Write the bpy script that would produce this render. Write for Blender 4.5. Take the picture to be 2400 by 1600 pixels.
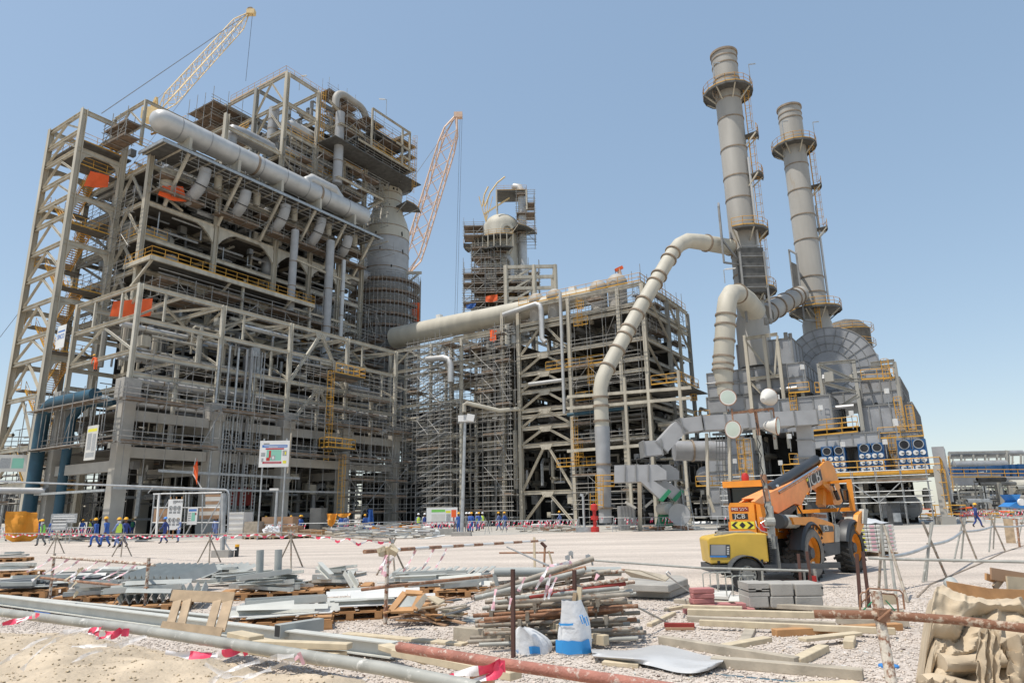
import bpy, bmesh, math, random
import numpy as np
from mathutils import Vector, Matrix, Euler
from math import sin,cos,tan,radians,pi,atan2,sqrt
random.seed(7)
S=bpy.context.scene
for o in list(bpy.data.objects): bpy.data.objects.remove(o)
# ---------------------------------------------------------------- camera
PITCH=radians(14.1);ROLL=radians(1.0);FPX=1600.0;CAMH=1.65
_F=Vector((0,cos(PITCH),sin(PITCH)));_U0=Vector((0,-sin(PITCH),cos(PITCH)));_R0=Vector((1,0,0))
_U=cos(ROLL)*_U0+sin(ROLL)*_R0; _R=cos(ROLL)*_R0-sin(ROLL)*_U0
cd=bpy.data.cameras.new('camera'); cam=bpy.data.objects.new('camera',cd); S.collection.objects.link(cam)
cd.sensor_width=36; cd.lens=24.0; cd.clip_start=.05; cd.clip_end=9000
mw=Matrix((_R,_U,-_F)).transposed().to_4x4(); mw.translation=Vector((0,0,CAMH)); cam.matrix_world=mw
S.camera=cam
# ---------------------------------------------------------------- light
SUN_EL=radians(68); SUN_DIR=Vector((-0.88,-0.47,0)).normalized()*cos(SUN_EL)+Vector((0,0,sin(SUN_EL)))
w=bpy.data.worlds.new('World'); S.world=w; w.use_nodes=True
nt=w.node_tree; bg=nt.nodes['Background']; sky=nt.nodes.new('ShaderNodeTexSky'); sky.sky_type='NISHITA'
sky.sun_disc=False; sky.sun_elevation=SUN_EL; sky.sun_rotation=atan2(SUN_DIR.x,SUN_DIR.y)
sky.altitude=0; sky.air_density=1.0; sky.dust_density=0.7; sky.ozone_density=1.5
gm=nt.nodes.new('ShaderNodeGamma'); gm.inputs[1].default_value=.5     # hazy air: flattens the sky's gradient
hs=nt.nodes.new('ShaderNodeHueSaturation'); hs.inputs['Saturation'].default_value=1.3; hs.inputs['Value'].default_value=1.66; hs.inputs['Hue'].default_value=.497
nt.links.new(sky.outputs[0],gm.inputs[0]); nt.links.new(gm.outputs[0],hs.inputs['Color']); nt.links.new(hs.outputs[0],bg.inputs[0]); bg.inputs[1].default_value=.15
sl=bpy.data.lights.new('sun','SUN'); sl.energy=3.0; sl.angle=radians(.6); sl.color=(1,.945,.86)
so=bpy.data.objects.new('sun',sl); S.collection.objects.link(so)
so.rotation_euler=SUN_DIR.to_track_quat('Z','Y').to_euler()
vs=S.view_settings; vs.view_transform='Standard'; vs.look='None'; vs.exposure=0.5; vs.gamma=1; vs.use_curve_mapping=False
# ---------------------------------------------------------------- geometry of the place: plan grid of the plant
def ray(px,py): return FPX*_F+(px-1200)*_R+(800-py)*_U
def gd(px,py,z=0.0):
    d=ray(px,py); return Vector((0,0,CAMH))+d*((z-CAMH)/d.z)
def dp(px,py,Y):
    d=ray(px,py); return Vector((0,0,CAMH))+d*(Y/d.y)
AZ=radians(33.0); E1=Vector((sin(AZ),cos(AZ),0)); E2=Vector((-cos(AZ),sin(AZ),0)); EZ=Vector((0,0,1))
C0=Vector((-37.2,65.0,0))
def W(L,M,z=0.0): return C0+E1*L+E2*M+EZ*z
def fM(px,py,M):
    d=ray(px,py); o=W(0,M); t=E2.dot(o)/E2.dot(d); p=d*t; q=p-o
    return (q.dot(E1),CAMH+p.z)
def fL(px,py,L):
    d=ray(px,py); o=W(L,0); t=E1.dot(o)/E1.dot(d); p=d*t; q=p-o
    return (q.dot(E2),CAMH+p.z)
def PM(px,py,M): l,z=fM(px,py,M); return W(l,M,z)
def PL(px,py,L): m,z=fL(px,py,L); return W(L,m,z)
# ---------------------------------------------------------------- materials
MATS={}
def mat(name,col,rough=.6,metal=0.,var=.18,scale=1.2,rust=0.,rustcol=(.22,.09,.03),bump=0.,bscale=30,streak=False,dirt=0.,spec=.5,trans=0.,alpha=1.):
    m=bpy.data.materials.new(name); m.use_nodes=True; n=m.node_tree.nodes; l=m.node_tree.links; b=n['Principled BSDF']
    b.inputs['Roughness'].default_value=rough; b.inputs['Metallic'].default_value=metal
    b.inputs['Specular IOR Level'].default_value=spec
    g=n.new('ShaderNodeNewGeometry'); mp=n.new('ShaderNodeMapping'); l.new(g.outputs['Position'],mp.inputs[0])
    if streak: mp.inputs['Scale'].default_value=(1,1,.15)
    t=n.new('ShaderNodeTexNoise'); t.inputs['Scale'].default_value=scale; t.inputs['Detail'].default_value=5; l.new(mp.outputs[0],t.inputs[0])
    r=n.new('ShaderNodeMapRange'); l.new(t.outputs[0],r.inputs[0]); r.inputs[1].default_value=.3; r.inputs[2].default_value=.7
    r.inputs[3].default_value=1-var; r.inputs[4].default_value=1+var
    mx=n.new('ShaderNodeMix'); mx.data_type='RGBA'; mx.blend_type='MULTIPLY'; mx.inputs[0].default_value=1
    mx.inputs[6].default_value=(*col,1); l.new(r.outputs[0],mx.inputs[7]); out=mx.outputs[2]
    if rust>0:
        t2=n.new('ShaderNodeTexNoise'); t2.inputs['Scale'].default_value=scale*2.3; t2.inputs['Detail'].default_value=8; t2.inputs['Roughness'].default_value=.7
        l.new(mp.outputs[0],t2.inputs[0]); r2=n.new('ShaderNodeMapRange'); l.new(t2.outputs[0],r2.inputs[0])
        lo=.72-.35*rust; r2.inputs[1].default_value=lo; r2.inputs[2].default_value=lo+.1
        m2=n.new('ShaderNodeMix'); m2.data_type='RGBA'; l.new(r2.outputs[0],m2.inputs[0]); l.new(out,m2.inputs[6]); m2.inputs[7].default_value=(*rustcol,1); out=m2.outputs[2]
    l.new(out,b.inputs['Base Color'])
    if bump>0:
        t3=n.new('ShaderNodeTexNoise'); t3.inputs['Scale'].default_value=bscale; t3.inputs['Detail'].default_value=6; l.new(g.outputs['Position'],t3.inputs[0])
        bp=n.new('ShaderNodeBump'); bp.inputs['Strength'].default_value=bump; bp.inputs['Distance'].default_value=.02; l.new(t3.outputs[0],bp.inputs['Height']); l.new(bp.outputs[0],b.inputs['Normal'])
    if trans: b.inputs['Transmission Weight'].default_value=trans
    if alpha<1: b.inputs['Alpha'].default_value=alpha
    MATS[name]=m; return m
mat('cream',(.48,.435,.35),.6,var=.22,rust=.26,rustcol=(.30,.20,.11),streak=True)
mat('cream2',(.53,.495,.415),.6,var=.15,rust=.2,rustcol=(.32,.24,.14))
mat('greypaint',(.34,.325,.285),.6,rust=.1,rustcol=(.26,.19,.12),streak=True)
mat('stack',(.37,.35,.315),.62,var=.16,scale=.5,rust=.32,rustcol=(.34,.27,.19),streak=True)
mat('ductbeige',(.49,.455,.375),.6,var=.12,scale=.7,rust=.3,rustcol=(.44,.39,.30),streak=True)
mat('ring',(.27,.21,.155),.75,var=.3)
mat('ductgrey',(.37,.37,.37),.5,var=.12,scale=.8,rust=.1,rustcol=(.27,.24,.2))
mat('casing',(.30,.305,.315),.5,var=.2,scale=.6,rust=.35,rustcol=(.24,.22,.2))
mat('stiff',(.23,.23,.225),.6)
mat('silver',(.52,.515,.50),.45,metal=.25,var=.1,scale=.8,rust=.08,rustcol=(.4,.36,.3))
mat('silverdull',(.33,.33,.33),.5,metal=.3,var=.15)
mat('galv',(.42,.43,.43),.45,metal=.45,var=.2,scale=3)
mat('tube',(.31,.30,.28),.55,metal=.3,var=.3,scale=2,rust=.3,rustcol=(.2,.12,.07))
mat('plank',(.21,.15,.105),.8,var=.35,scale=2)
mat('grate',(.10,.097,.09),.8,var=.3,scale=1.5)
mat('deck',(.12,.108,.092),.85,var=.3,scale=1.2,rust=.2,rustcol=(.2,.12,.07))
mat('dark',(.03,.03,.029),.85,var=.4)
mat('equip',(.13,.127,.118),.55,var=.35,scale=.7,rust=.2)
mat('concrete',(.40,.375,.33),.85,var=.1,scale=.8,bump=.2,bscale=12)
mat('concgrey',(.37,.35,.315),.85,var=.12,scale=3,bump=.3,bscale=40)
mat('yellow',(.62,.33,.045),.55,var=.15,rust=.1)
mat('orange',(.85,.13,.03),.75,var=.1)
mat('tarpora',(.75,.30,.03),.75,var=.15)
mat('tealpipe',(.02,.075,.115),.5,var=.25,scale=1,rust=.12,rustcol=(.3,.27,.23))
mat('bluebox',(.015,.085,.22),.45,var=.12)
mat('white',(.75,.74,.71),.55,var=.07)
mat('offwhite',(.62,.60,.55),.7,var=.1)
mat('black',(.02,.02,.022),.5,var=.2)
mat('tyre',(.055,.053,.05),.85,var=.3,scale=6,bump=.2)
mat('tyredust',(.20,.185,.165),.9,var=.2,scale=6)
mat('jorange',(.78,.285,.03),.42,var=.12,scale=3,rust=.25,rustcol=(.62,.30,.09),bump=.05,bscale=8)
mat('jorange2',(.83,.33,.11),.5,var=.14,scale=3,rust=.3,rustcol=(.62,.36,.2),bump=.05,bscale=8)
mat('tyellow',(.62,.40,.06),.45,var=.1,scale=2.5,rust=.14,rustcol=(.45,.36,.2))
mat('fender',(.035,.037,.04),.45,var=.15)
mat('chassis',(.07,.075,.08),.6,var=.25,scale=4)
mat('glass',(.02,.03,.035),.08,var=.05)
mat('chrome',(.6,.6,.6),.2,metal=1,var=.05)
mat('redpaint',(.5,.03,.025),.5,var=.1)
mat('darkred',(.25,.03,.02),.7,var=.2)
mat('green',(.02,.22,.10),.5,var=.15)
mat('bluetarp',(.03,.11,.35),.7,var=.2)
mat('bluepaint',(.04,.22,.55),.55,var=.15)
mat('wood',(.42,.31,.20),.8,var=.25,scale=5,bump=.2)
mat('woodgrey',(.40,.35,.275),.85,var=.22,scale=4,rust=.12,rustcol=(.25,.2,.14),bump=.2)
mat('woodora',(.44,.235,.10),.75,var=.2,scale=5)
mat('woodpale',(.55,.46,.32),.8,var=.15,scale=6)
mat('ply',(.40,.25,.15),.75,var=.15,scale=1.5)
mat('primer',(.36,.375,.355),.6,var=.1,scale=4)
mat('primerpale',(.53,.53,.485),.6,var=.08,scale=4)
mat('primerdark',(.10,.11,.12),.6,var=.15)
mat('rusty',(.30,.155,.09),.85,var=.3,scale=6,rust=.5,rustcol=(.45,.38,.30),bump=.3,bscale=60)
mat('rustwhite',(.60,.54,.45),.75,var=.12,scale=7,rust=.72,rustcol=(.24,.105,.055),bump=.3,bscale=60)
mat('rustpipe',(.50,.40,.30),.8,var=.2,scale=7,rust=.92,rustcol=(.22,.10,.055),bump=.3,bscale=60)
mat('rustred',(.36,.15,.11),.8,var=.25,scale=9,rust=.5,rustcol=(.55,.47,.40),bump=.35,bscale=80)
mat('scaffdirty',(.33,.29,.235),.75,metal=.1,var=.3,scale=5,rust=.55,rustcol=(.22,.12,.07))
mat('railgrey',(.34,.335,.30),.55,metal=.1,var=.2,scale=6,rust=.42,rustcol=(.6,.58,.53))
mat('darkrust',(.09,.045,.035),.9,var=.2)
mat('pinkbrick',(.42,.17,.16),.8,var=.12,scale=6)
mat('tapered',(.80,.06,.13),.5,var=.05)
mat('tapewhite',(.78,.74,.73),.45,var=.05)
mat('tapefaded',(.72,.42,.46),.5,var=.1)
mat('film',(.52,.52,.515),.35,var=.08,bump=.6,bscale=7)
mat('bagwhite',(.72,.73,.74),.5,var=.08,scale=8,bump=.4,bscale=18)
mat('bagblue',(.04,.30,.68),.5,var=.05)
mat('burlap',(.52,.42,.295),.95,var=.16,scale=5,bump=.25,bscale=140)
mat('skin',(.17,.09,.055),.6,var=.05)
mat('cover',(.05,.13,.42),.85,var=.15,scale=6)
mat('coverdark',(.035,.06,.22),.85,var=.15,scale=6)
mat('coverpale',(.16,.22,.42),.85,var=.15,scale=6)
mat('clothgrey',(.16,.16,.16),.85,var=.15,scale=6)
mat('boot',(.025,.02,.02),.7)
mat('hatyellow',(.85,.42,.02),.35,var=.03)
mat('hatblue',(.06,.25,.65),.35,var=.03)
mat('hatwhite',(.75,.75,.75),.35,var=.03)
mat('vestgreen',(.28,.75,.12),.7,var=.08)
mat('vestyellow',(.62,.8,.1),.7,var=.08)
mat('signblue',(.08,.20,.5),.6,var=.04); mat('signred',(.45,.05,.07),.6,var=.04); mat('signgreen',(.25,.55,.42),.6,var=.04); mat('signyellow',(.75,.68,.06),.6,var=.04)
mat('lime',(.2,.55,.1),.6,var=.04); mat('signgrey',(.35,.36,.36),.7,var=.3,scale=14)
mat('craneye',(.72,.52,.25),.6,var=.1); mat('craneor',(.66,.46,.34),.6,var=.12)
mat('cable',(.12,.13,.15),.6)
mat('foliage',(.05,.09,.03),.9,var=.4,scale=3)
# ---------------------------------------------------------------- mesh builder
class MB:
    def __init__(s): s.v=[];s.f=[];s.m=[];s.names=[];s.cur=0;s.g=[]
    def use(s,name):
        if name not in s.names: s.names.append(name)
        s.cur=s.names.index(name); return s
    def add(s,vs,fs):
        b=len(s.v); s.g.append((b,b+len(vs),len(s.f),len(s.f)+len(fs))); s.v.extend([tuple(q) for q in vs]); s.f.extend([tuple(i+b for i in f) for f in fs]); s.m.extend([s.cur]*len(fs)); return s
    def box(s,c,d,R=None):
        c=Vector(c); hx,hy,hz=d[0]/2,d[1]/2,d[2]/2
        P=[Vector((x,y,z)) for z in(-hz,hz) for y in(-hy,hy) for x in(-hx,hx)]
        if R is not None: P=[R@p for p in P]
        return s.add([c+p for p in P],[(0,2,3,1),(4,5,7,6),(0,1,5,4),(2,6,7,3),(0,4,6,2),(1,3,7,5)])
    def gbox(s,L0,L1,M0,M1,z0,z1):
        P=[W(l,m,z) for z in(z0,z1) for m in(M0,M1) for l in(L0,L1)]
        return s.add(P,[(0,1,3,2),(4,6,7,5),(0,4,5,1),(2,3,7,6),(0,2,6,4),(1,5,7,3)])
    @staticmethod
    def fr(p,q,up=None):
        d=(q-p); L=d.length; d=d/L if L>1e-9 else Vector((0,0,1))
        u=up or Vector((0,0,1))
        if abs(d.dot(u))>.97: u=Vector(E1) if up is None else (Vector((0,0,1)) if abs(d.z)<.9 else Vector((0,1,0)))
        x=u.cross(d).normalized(); y=d.cross(x); return d,x,y,L
    def bar(s,p,q,w,h=None,up=None):
        p=Vector(p);q=Vector(q); h=h or w; d,x,y,L=s.fr(p,q,up); x=x*(w/2); y=y*(h/2)
        return s.add([p-x-y,p+x-y,p+x+y,p-x+y,q-x-y,q+x-y,q+x+y,q-x+y],[(0,3,2,1),(4,5,6,7),(0,1,5,4),(1,2,6,5),(2,3,7,6),(3,0,4,7)])
    def tube(s,p,q,r,n=6,cap=False,r2=None):
        p=Vector(p);q=Vector(q); d,x,y,L=s.fr(p,q); r2=r if r2 is None else r2
        a=[(cos(2*pi*i/n),sin(2*pi*i/n)) for i in range(n)]
        vs=[p+x*(c*r)+y*(t*r) for c,t in a]+[q+x*(c*r2)+y*(t*r2) for c,t in a]
        fs=[(i,(i+1)%n,n+(i+1)%n,n+i) for i in range(n)]
        if cap: fs+= [tuple(range(n-1,-1,-1)),tuple(range(n,2*n))]
        return s.add(vs,fs)
    def path(s,pts,r,n=8,cap=True,closed=False):
        pts=[Vector(p) for p in pts]; k=len(pts); vs=[];fs=[]; px=None
        for i,p in enumerate(pts):
            a=pts[i-1] if (i>0 or closed) else p; b=pts[(i+1)%k] if (i<k-1 or closed) else p
            d=(b-a).normalized()
            if px is None:
                u=Vector((0,0,1)) if abs(d.z)<.95 else Vector((1,0,0)); x=u.cross(d).normalized()
            else:
                x=px-d*px.dot(d); x.normalize()
            y=d.cross(x); px=x; rr=r[i] if isinstance(r,(list,tuple)) else r
            vs+=[p+x*(cos(2*pi*j/n)*rr)+y*(sin(2*pi*j/n)*rr) for j in range(n)]
        for i in range(k if closed else k-1):
            A=i*n;B=((i+1)%k)*n
            fs+=[(A+j,A+(j+1)%n,B+(j+1)%n,B+j) for j in range(n)]
        if cap and not closed: fs+=[tuple(range(n-1,-1,-1)),tuple(range((k-1)*n,k*n))]
        return s.add(vs,fs)
    def lathe(s,o,prof,n=20,axis=None,xd=None,cap=True):
        o=Vector(o); d=Vector(axis or (0,0,1)).normalized(); u=xd or (Vector((1,0,0)) if abs(d.x)<.9 else Vector((0,0,1)))
        x=(u-d*u.dot(d)).normalized(); y=d.cross(x); vs=[];fs=[]
        for r,z in prof: vs+=[o+d*z+x*(cos(2*pi*j/n)*r)+y*(sin(2*pi*j/n)*r) for j in range(n)]
        for i in range(len(prof)-1): fs+=[(i*n+j,i*n+(j+1)%n,(i+1)*n+(j+1)%n,(i+1)*n+j) for j in range(n)]
        if cap and prof[0][0]>1e-4: fs.append(tuple(range(n-1,-1,-1)))
        if cap and prof[-1][0]>1e-4: fs.append(tuple(range((len(prof)-1)*n,len(prof)*n)))
        return s.add(vs,fs)
    def prism(s,pts,d):
        pts=[Vector(p) for p in pts]; d=Vector(d); n=len(pts)
        return s.add(pts+[p+d for p in pts],[tuple(range(n-1,-1,-1)),tuple(range(n,2*n))]+[(i,(i+1)%n,n+(i+1)%n,n+i) for i in range(n)])
    def poly(s,pts): return s.add(pts,[tuple(range(len(pts)))])
    def sheet(s,P):
        r=len(P);c=len(P[0]); return s.add([q for row in P for q in row],[(i*c+j,i*c+j+1,(i+1)*c+j+1,(i+1)*c+j) for i in range(r-1) for j in range(c-1)])
    def mesh(s,name,smooth=False):
        me=bpy.data.meshes.new(name); me.from_pydata(s.v,[],s.f)
        for n in s.names: me.materials.append(MATS[n])
        if len(s.names)>1: me.polygons.foreach_set('material_index',s.m)
        if smooth: me.polygons.foreach_set('use_smooth',[True]*len(s.f))
        me.update(); return me
    def pieces(s,each):
        n=len(s.g)
        if n<2 or n>(300 if each else 900): return None
        V=np.array(s.v); lo=np.array([V[g[0]:g[1]].min(0) for g in s.g]); hi=np.array([V[g[0]:g[1]].max(0) for g in s.g])
        if each: return [[i] for i in range(n)]
        sz=np.linalg.norm(hi-lo,axis=1); par=list(range(n))
        def fd(i):
            while par[i]!=i: par[i]=par[par[i]]; i=par[i]
            return i
        for i in range(n):
            gap=np.maximum(0,np.maximum(lo-hi[i],lo[i]-hi)); d=np.linalg.norm(gap,axis=1); ok=np.nonzero(d<.3*np.maximum(sz,sz[i]))[0]
            for j in ok:
                a,b=fd(i),fd(int(j))
                if a!=b: par[a]=b
        D={}
        for i in range(n): D.setdefault(fd(i),[]).append(i)
        return list(D.values())
    def build(s,name,parent=None,smooth=False,loc=None,each=False,**k):
        if not s.f: return None
        if parent is not None and k.get('kind')!='stuff':
            P=s.pieces(each)
            if P and 1<len(P)<=(300 if each else 60):
                for grp in P:
                    t=MB(); t.names=list(s.names)
                    for gi in grp:
                        v0,v1,f0,f1=s.g[gi]; b=len(t.v); t.v+=s.v[v0:v1]; t.f+=[tuple(i-v0+b for i in f) for f in s.f[f0:f1]]; t.m+=s.m[f0:f1]
                    t.g=[]; o=t.build(name,parent,smooth,loc,**k)
                return o
        me=s.mesh(name,smooth); o=bpy.data.objects.new(name,me); S.collection.objects.link(o)
        if smooth: 
            try: me.set_sharp_from_angle(angle=radians(40))
            except Exception: pass
        if parent is not None:
            o.parent=parent
            off=wl(parent)
            if off.length>0: o.location=-off
        for a,b in k.items(): o[a]=b
        return o
def wl(o):
    v=Vector((0,0,0))
    while o is not None:
        v=v+Vector(o.location); o=o.parent
    return v
def thing(name,label,cat,loc=(0,0,0),group=None,rz=0):
    o=bpy.data.objects.new(name,None); o.empty_display_size=.3; S.collection.objects.link(o); o.location=loc; o.rotation_euler=(0,0,rz)
    o['label']=label; o['category']=cat
    if group: o['group']=group
    return o
def tag(o,label,cat,group=None):
    o['label']=label; o['category']=cat
    if group: o['group']=group
    return o
# shared section meshes for steel members: length along +z, 1 m
def ishape(w,h,m):
    b=MB().use(m); tf,tw=.09,.10
    pts=[(-.5,-.5),(.5,-.5),(.5,-.5+tf),(tw/2,-.5+tf),(tw/2,.5-tf),(.5,.5-tf),(.5,.5),(-.5,.5),(-.5,.5-tf),(-tw/2,.5-tf),(-tw/2,-.5+tf),(-.5,-.5+tf)]
    b.prism([(x*w,y*h,0) for x,y in pts],(0,0,1)); return b
_SEC={}
def section(kind,w,h,m):
    k=(kind,w,h,m)
    if k not in _SEC:
        if kind=='I': b=ishape(w,h,m)
        else: b=MB().use(m).box((0,0,.5),(w,h,1))
        _SEC[k]=b.mesh('section')
    return _SEC[k]
def member(name,p,q,w,h,m,parent,kind='I',up=None):
    if kind=='I': w=round(w*.78,2);h=round(h*.78,2)
    p=Vector(p);q=Vector(q); d,x,y,L=MB.fr(p,q,up)
    o=bpy.data.objects.new(name,section(kind,w,h,m)); S.collection.objects.link(o)
    R=Matrix((x,y,d)).transposed().to_4x4()@Matrix.Diagonal((1,1,L,1))
    o.parent=parent; off=wl(parent); R.translation=p-off; o.matrix_local=R; return o
def copytree(o,parent=None):
    c=o.copy(); S.collection.objects.link(c)
    if parent is not None: c.parent=parent
    for ch in list(o.children): copytree(ch,c)
    return c
# rails, ladders, stairs, scaffolds --------------------------------------------------
def rail(b,pts,h=1.1,r=.035,step=1.6,closed=False):
    pts=[Vector(p) for p in pts]; seg=list(zip(pts,pts[1:]+([pts[0]] if closed else [])))
    if not closed: seg=seg[:len(pts)-1]
    for p,q in seg:
        for k in (.5,1): b.tube(p+EZ*h*k,q+EZ*h*k,r,4)
        n=max(1,round((q-p).length/step))
        for i in range(n+1): c=p.lerp(q,i/n); b.tube(c,c+EZ*h,r,4)
        b.bar(p+EZ*.07,q+EZ*.07,.02,.14)
def ladder(b,p,q,side,w=.5,cage=True,n_out=None):
    p=Vector(p);q=Vector(q); s=side*(w/2)
    b.tube(p-s,q-s,.04,4); b.tube(p+s,q+s,.04,4); L=(q-p).length; n=int(L/.45)
    for i in range(n): c=p.lerp(q,(i+.5)/n); b.tube(c-s,c+s,.025,4)
    if cage:
        o=n_out; m=max(2,int(L/1.2))
        ring=[(cos(a),sin(a)) for a in [0,pi/4,pi/2,3*pi/4,pi]]
        for i in range(m+1):
            c=p.lerp(q,min(1,.1+.9*i/m)); P=[c+side*(.4*x)+o*(.75*y) for x,y in ring]
            for a,e in zip(P,P[1:]): b.tube(a,e,.025,4)
        for x,y in ring[1:4]: b.tube(p.lerp(q,.1)+side*(.4*x)+o*(.75*y),q+side*(.4*x)+o*(.75*y),.02,4)
def stair(bs,br,p,q,width,wd,tread=.28,rails=True):
    p=Vector(p);q=Vector(q); n=max(3,int(abs(q.z-p.z)/.22)); hw=wd*(width/2); d=(q-p); dh=Vector((d.x,d.y,0)).normalized()
    for s in(-1,1): bs.bar(p+hw*s,q+hw*s,.06,.26)
    for i in range(n):
        c=p.lerp(q,(i+.5)/n); bs.bar(c-hw,c+hw,tread,.04,up=EZ)
    if rails:
        for s in(-1,1):
            for k in(.5,1.): br.tube(p+hw*s+EZ*k,q+hw*s+EZ*k,.035,4)
            m=max(2,int(d.length/1.5))
            for i in range(m+1): c=p.lerp(q,i/m)+hw*s; br.tube(c,c+EZ,.03,4)
def scaff(bt,bp,o,u,v,nu,nv,levels,pu=2.0,pv=1.3,r=.04,brace=.25,planks=.5,rnd=None,over=1.0,toe=True):
    """tube scaffold: origin o, unit dirs u,v, bays, list of level heights"""
    rnd=rnd or random; z0=levels[0]; z1=levels[-1]+over
    for i in range(nu+1):
        for j in range(nv+1):
            c=o+u*(i*pu)+v*(j*pv); bt.tube(c+EZ*(z0+rnd.uniform(-.4,0)),c+EZ*(z1+rnd.uniform(-.3,.9)),r,4)
    for z in levels[1:] if z0<=.01 else levels:
        for j in range(nv+1):
            for k in (0,.55,1.05): 
                if k and nv and j!=0: continue
                bt.tube(o+v*(j*pv)+u*(-.3)+EZ*(z+k),o+v*(j*pv)+u*(nu*pu+.3)+EZ*(z+k),r,4)
        for i in range(nu+1): bt.tube(o+u*(i*pu)-v*.3+EZ*(z-.08),o+u*(i*pu)+v*(nv*pv+.3)+EZ*(z-.08),r,4)
        for i in range(nu):
            if rnd.random()<planks:
                bp.add([o+u*(i*pu)+EZ*(z+.05),o+u*((i+1)*pu)+EZ*(z+.05),o+u*((i+1)*pu)+v*(nv*pv)+EZ*(z+.05),o+u*(i*pu)+v*(nv*pv)+EZ*(z+.05),
                        o+u*(i*pu)+EZ*(z+.09),o+u*((i+1)*pu)+EZ*(z+.09),o+u*((i+1)*pu)+v*(nv*pv)+EZ*(z+.09),o+u*(i*pu)+v*(nv*pv)+EZ*(z+.09)],
                       [(0,3,2,1),(4,5,6,7),(0,1,5,4),(2,3,7,6),(1,2,6,5),(0,4,7,3)])
                if toe: bp.bar(o+u*(i*pu)+EZ*(z+.15),o+u*((i+1)*pu)+EZ*(z+.15),.03,.2)
    lv=list(levels)
    for a,c in zip(lv,lv[1:]):
        for i in range(nu):
            if rnd.random()<brace:
                s=rnd.random()<.5
                bt.tube(o+u*((i+s)*pu)+EZ*a,o+u*((i+1-s)*pu)+EZ*c,r,4)
def arc(c,x,y,r,a0,a1,n=8): return [c+x*(r*cos(a0+(a1-a0)*i/n))+y*(r*sin(a0+(a1-a0)*i/n)) for i in range(n+1)]
# ================================================================ GROUND
def groundmat():
    m=bpy.data.materials.new('gravel_ground'); m.use_nodes=True; n=m.node_tree.nodes; l=m.node_tree.links; b=n['Principled BSDF']; b.inputs['Roughness'].default_value=.95
    g=n.new('ShaderNodeNewGeometry')
    v=n.new('ShaderNodeTexVoronoi'); v.inputs['Scale'].default_value=38; l.new(g.outputs['Position'],v.inputs[0])
    r=n.new('ShaderNodeValToRGB'); l.new(v.outputs['Color'],r.inputs[0]); e=r.color_ramp.elements
    e[0].color=(.36,.305,.26,1); e[1].color=(.68,.60,.52,1); x=r.color_ramp.elements.new(.5); x.color=(.53,.46,.395,1)
    t=n.new('ShaderNodeTexNoise'); t.inputs['Scale'].default_value=.35; t.inputs['Detail'].default_value=6; mpp=n.new('ShaderNodeMapping'); mpp.inputs['Rotation'].default_value=(0,0,.5); mpp.inputs['Scale'].default_value=(.35,1.6,1); l.new(g.outputs['Position'],mpp.inputs[0]); l.new(mpp.outputs[0],t.inputs[0])
    mr=n.new('ShaderNodeMapRange'); l.new(t.outputs[0],mr.inputs[0]); mr.inputs[1].default_value=.3; mr.inputs[2].default_value=.7; mr.inputs[3].default_value=.80; mr.inputs[4].default_value=1.14
    mx=n.new('ShaderNodeMix'); mx.data_type='RGBA'; mx.blend_type='MULTIPLY'; mx.inputs[0].default_value=1; l.new(r.outputs[0],mx.inputs[6]); l.new(mr.outputs[0],mx.inputs[7]); l.new(mx.outputs[2],b.inputs['Base Color'])
    bp=n.new('ShaderNodeBump'); bp.inputs['Strength'].default_value=.5; bp.inputs['Distance'].default_value=.02; bp.invert=True
    l.new(v.outputs['Distance'],bp.inputs['Height']); l.new(bp.outputs[0],b.inputs['Normal']); MATS['gravel']=m
groundmat()
mat('stone',(.56,.485,.415),.95,var=.35,scale=22)
mat('apron',(.42,.395,.35),.85,var=.12,scale=.5)
mat('desert',(.42,.36,.28),.95,var=.15,scale=.05)
mat('sand',(.51,.415,.30),.95,var=.22,scale=2.6,bump=1.0,bscale=22,rust=.34,rustcol=(.40,.34,.27))
b=MB().use('desert'); b.poly([(-4000,-300,-.02),(4000,-300,-.02),(4000,6000,-.02),(-4000,6000,-.02)]); o=b.build('ground'); o['kind']='structure'
b=MB().use('gravel')
A_=[(-60,-3,0),(70,-3,0),(95,60,0)]
FE=[gd(2290,1226),gd(2100,1241),gd(1700,1242),gd(1350,1247),gd(1100,1255),gd(700,1260),gd(300,1268),gd(0,1272)]
b.poly([Vector(p) for p in A_]+[Vector((90,68,0))]+FE+[Vector((-80,52,0))]); o=b.build('gravel_yard'); o['kind']='structure'
b=MB().use('apron'); b.poly([(-140,35,-.008),(140,35,-.008),(180,260,-.008),(-180,260,-.008)]); o=b.build('concrete_apron'); o['kind']='structure'
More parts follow.
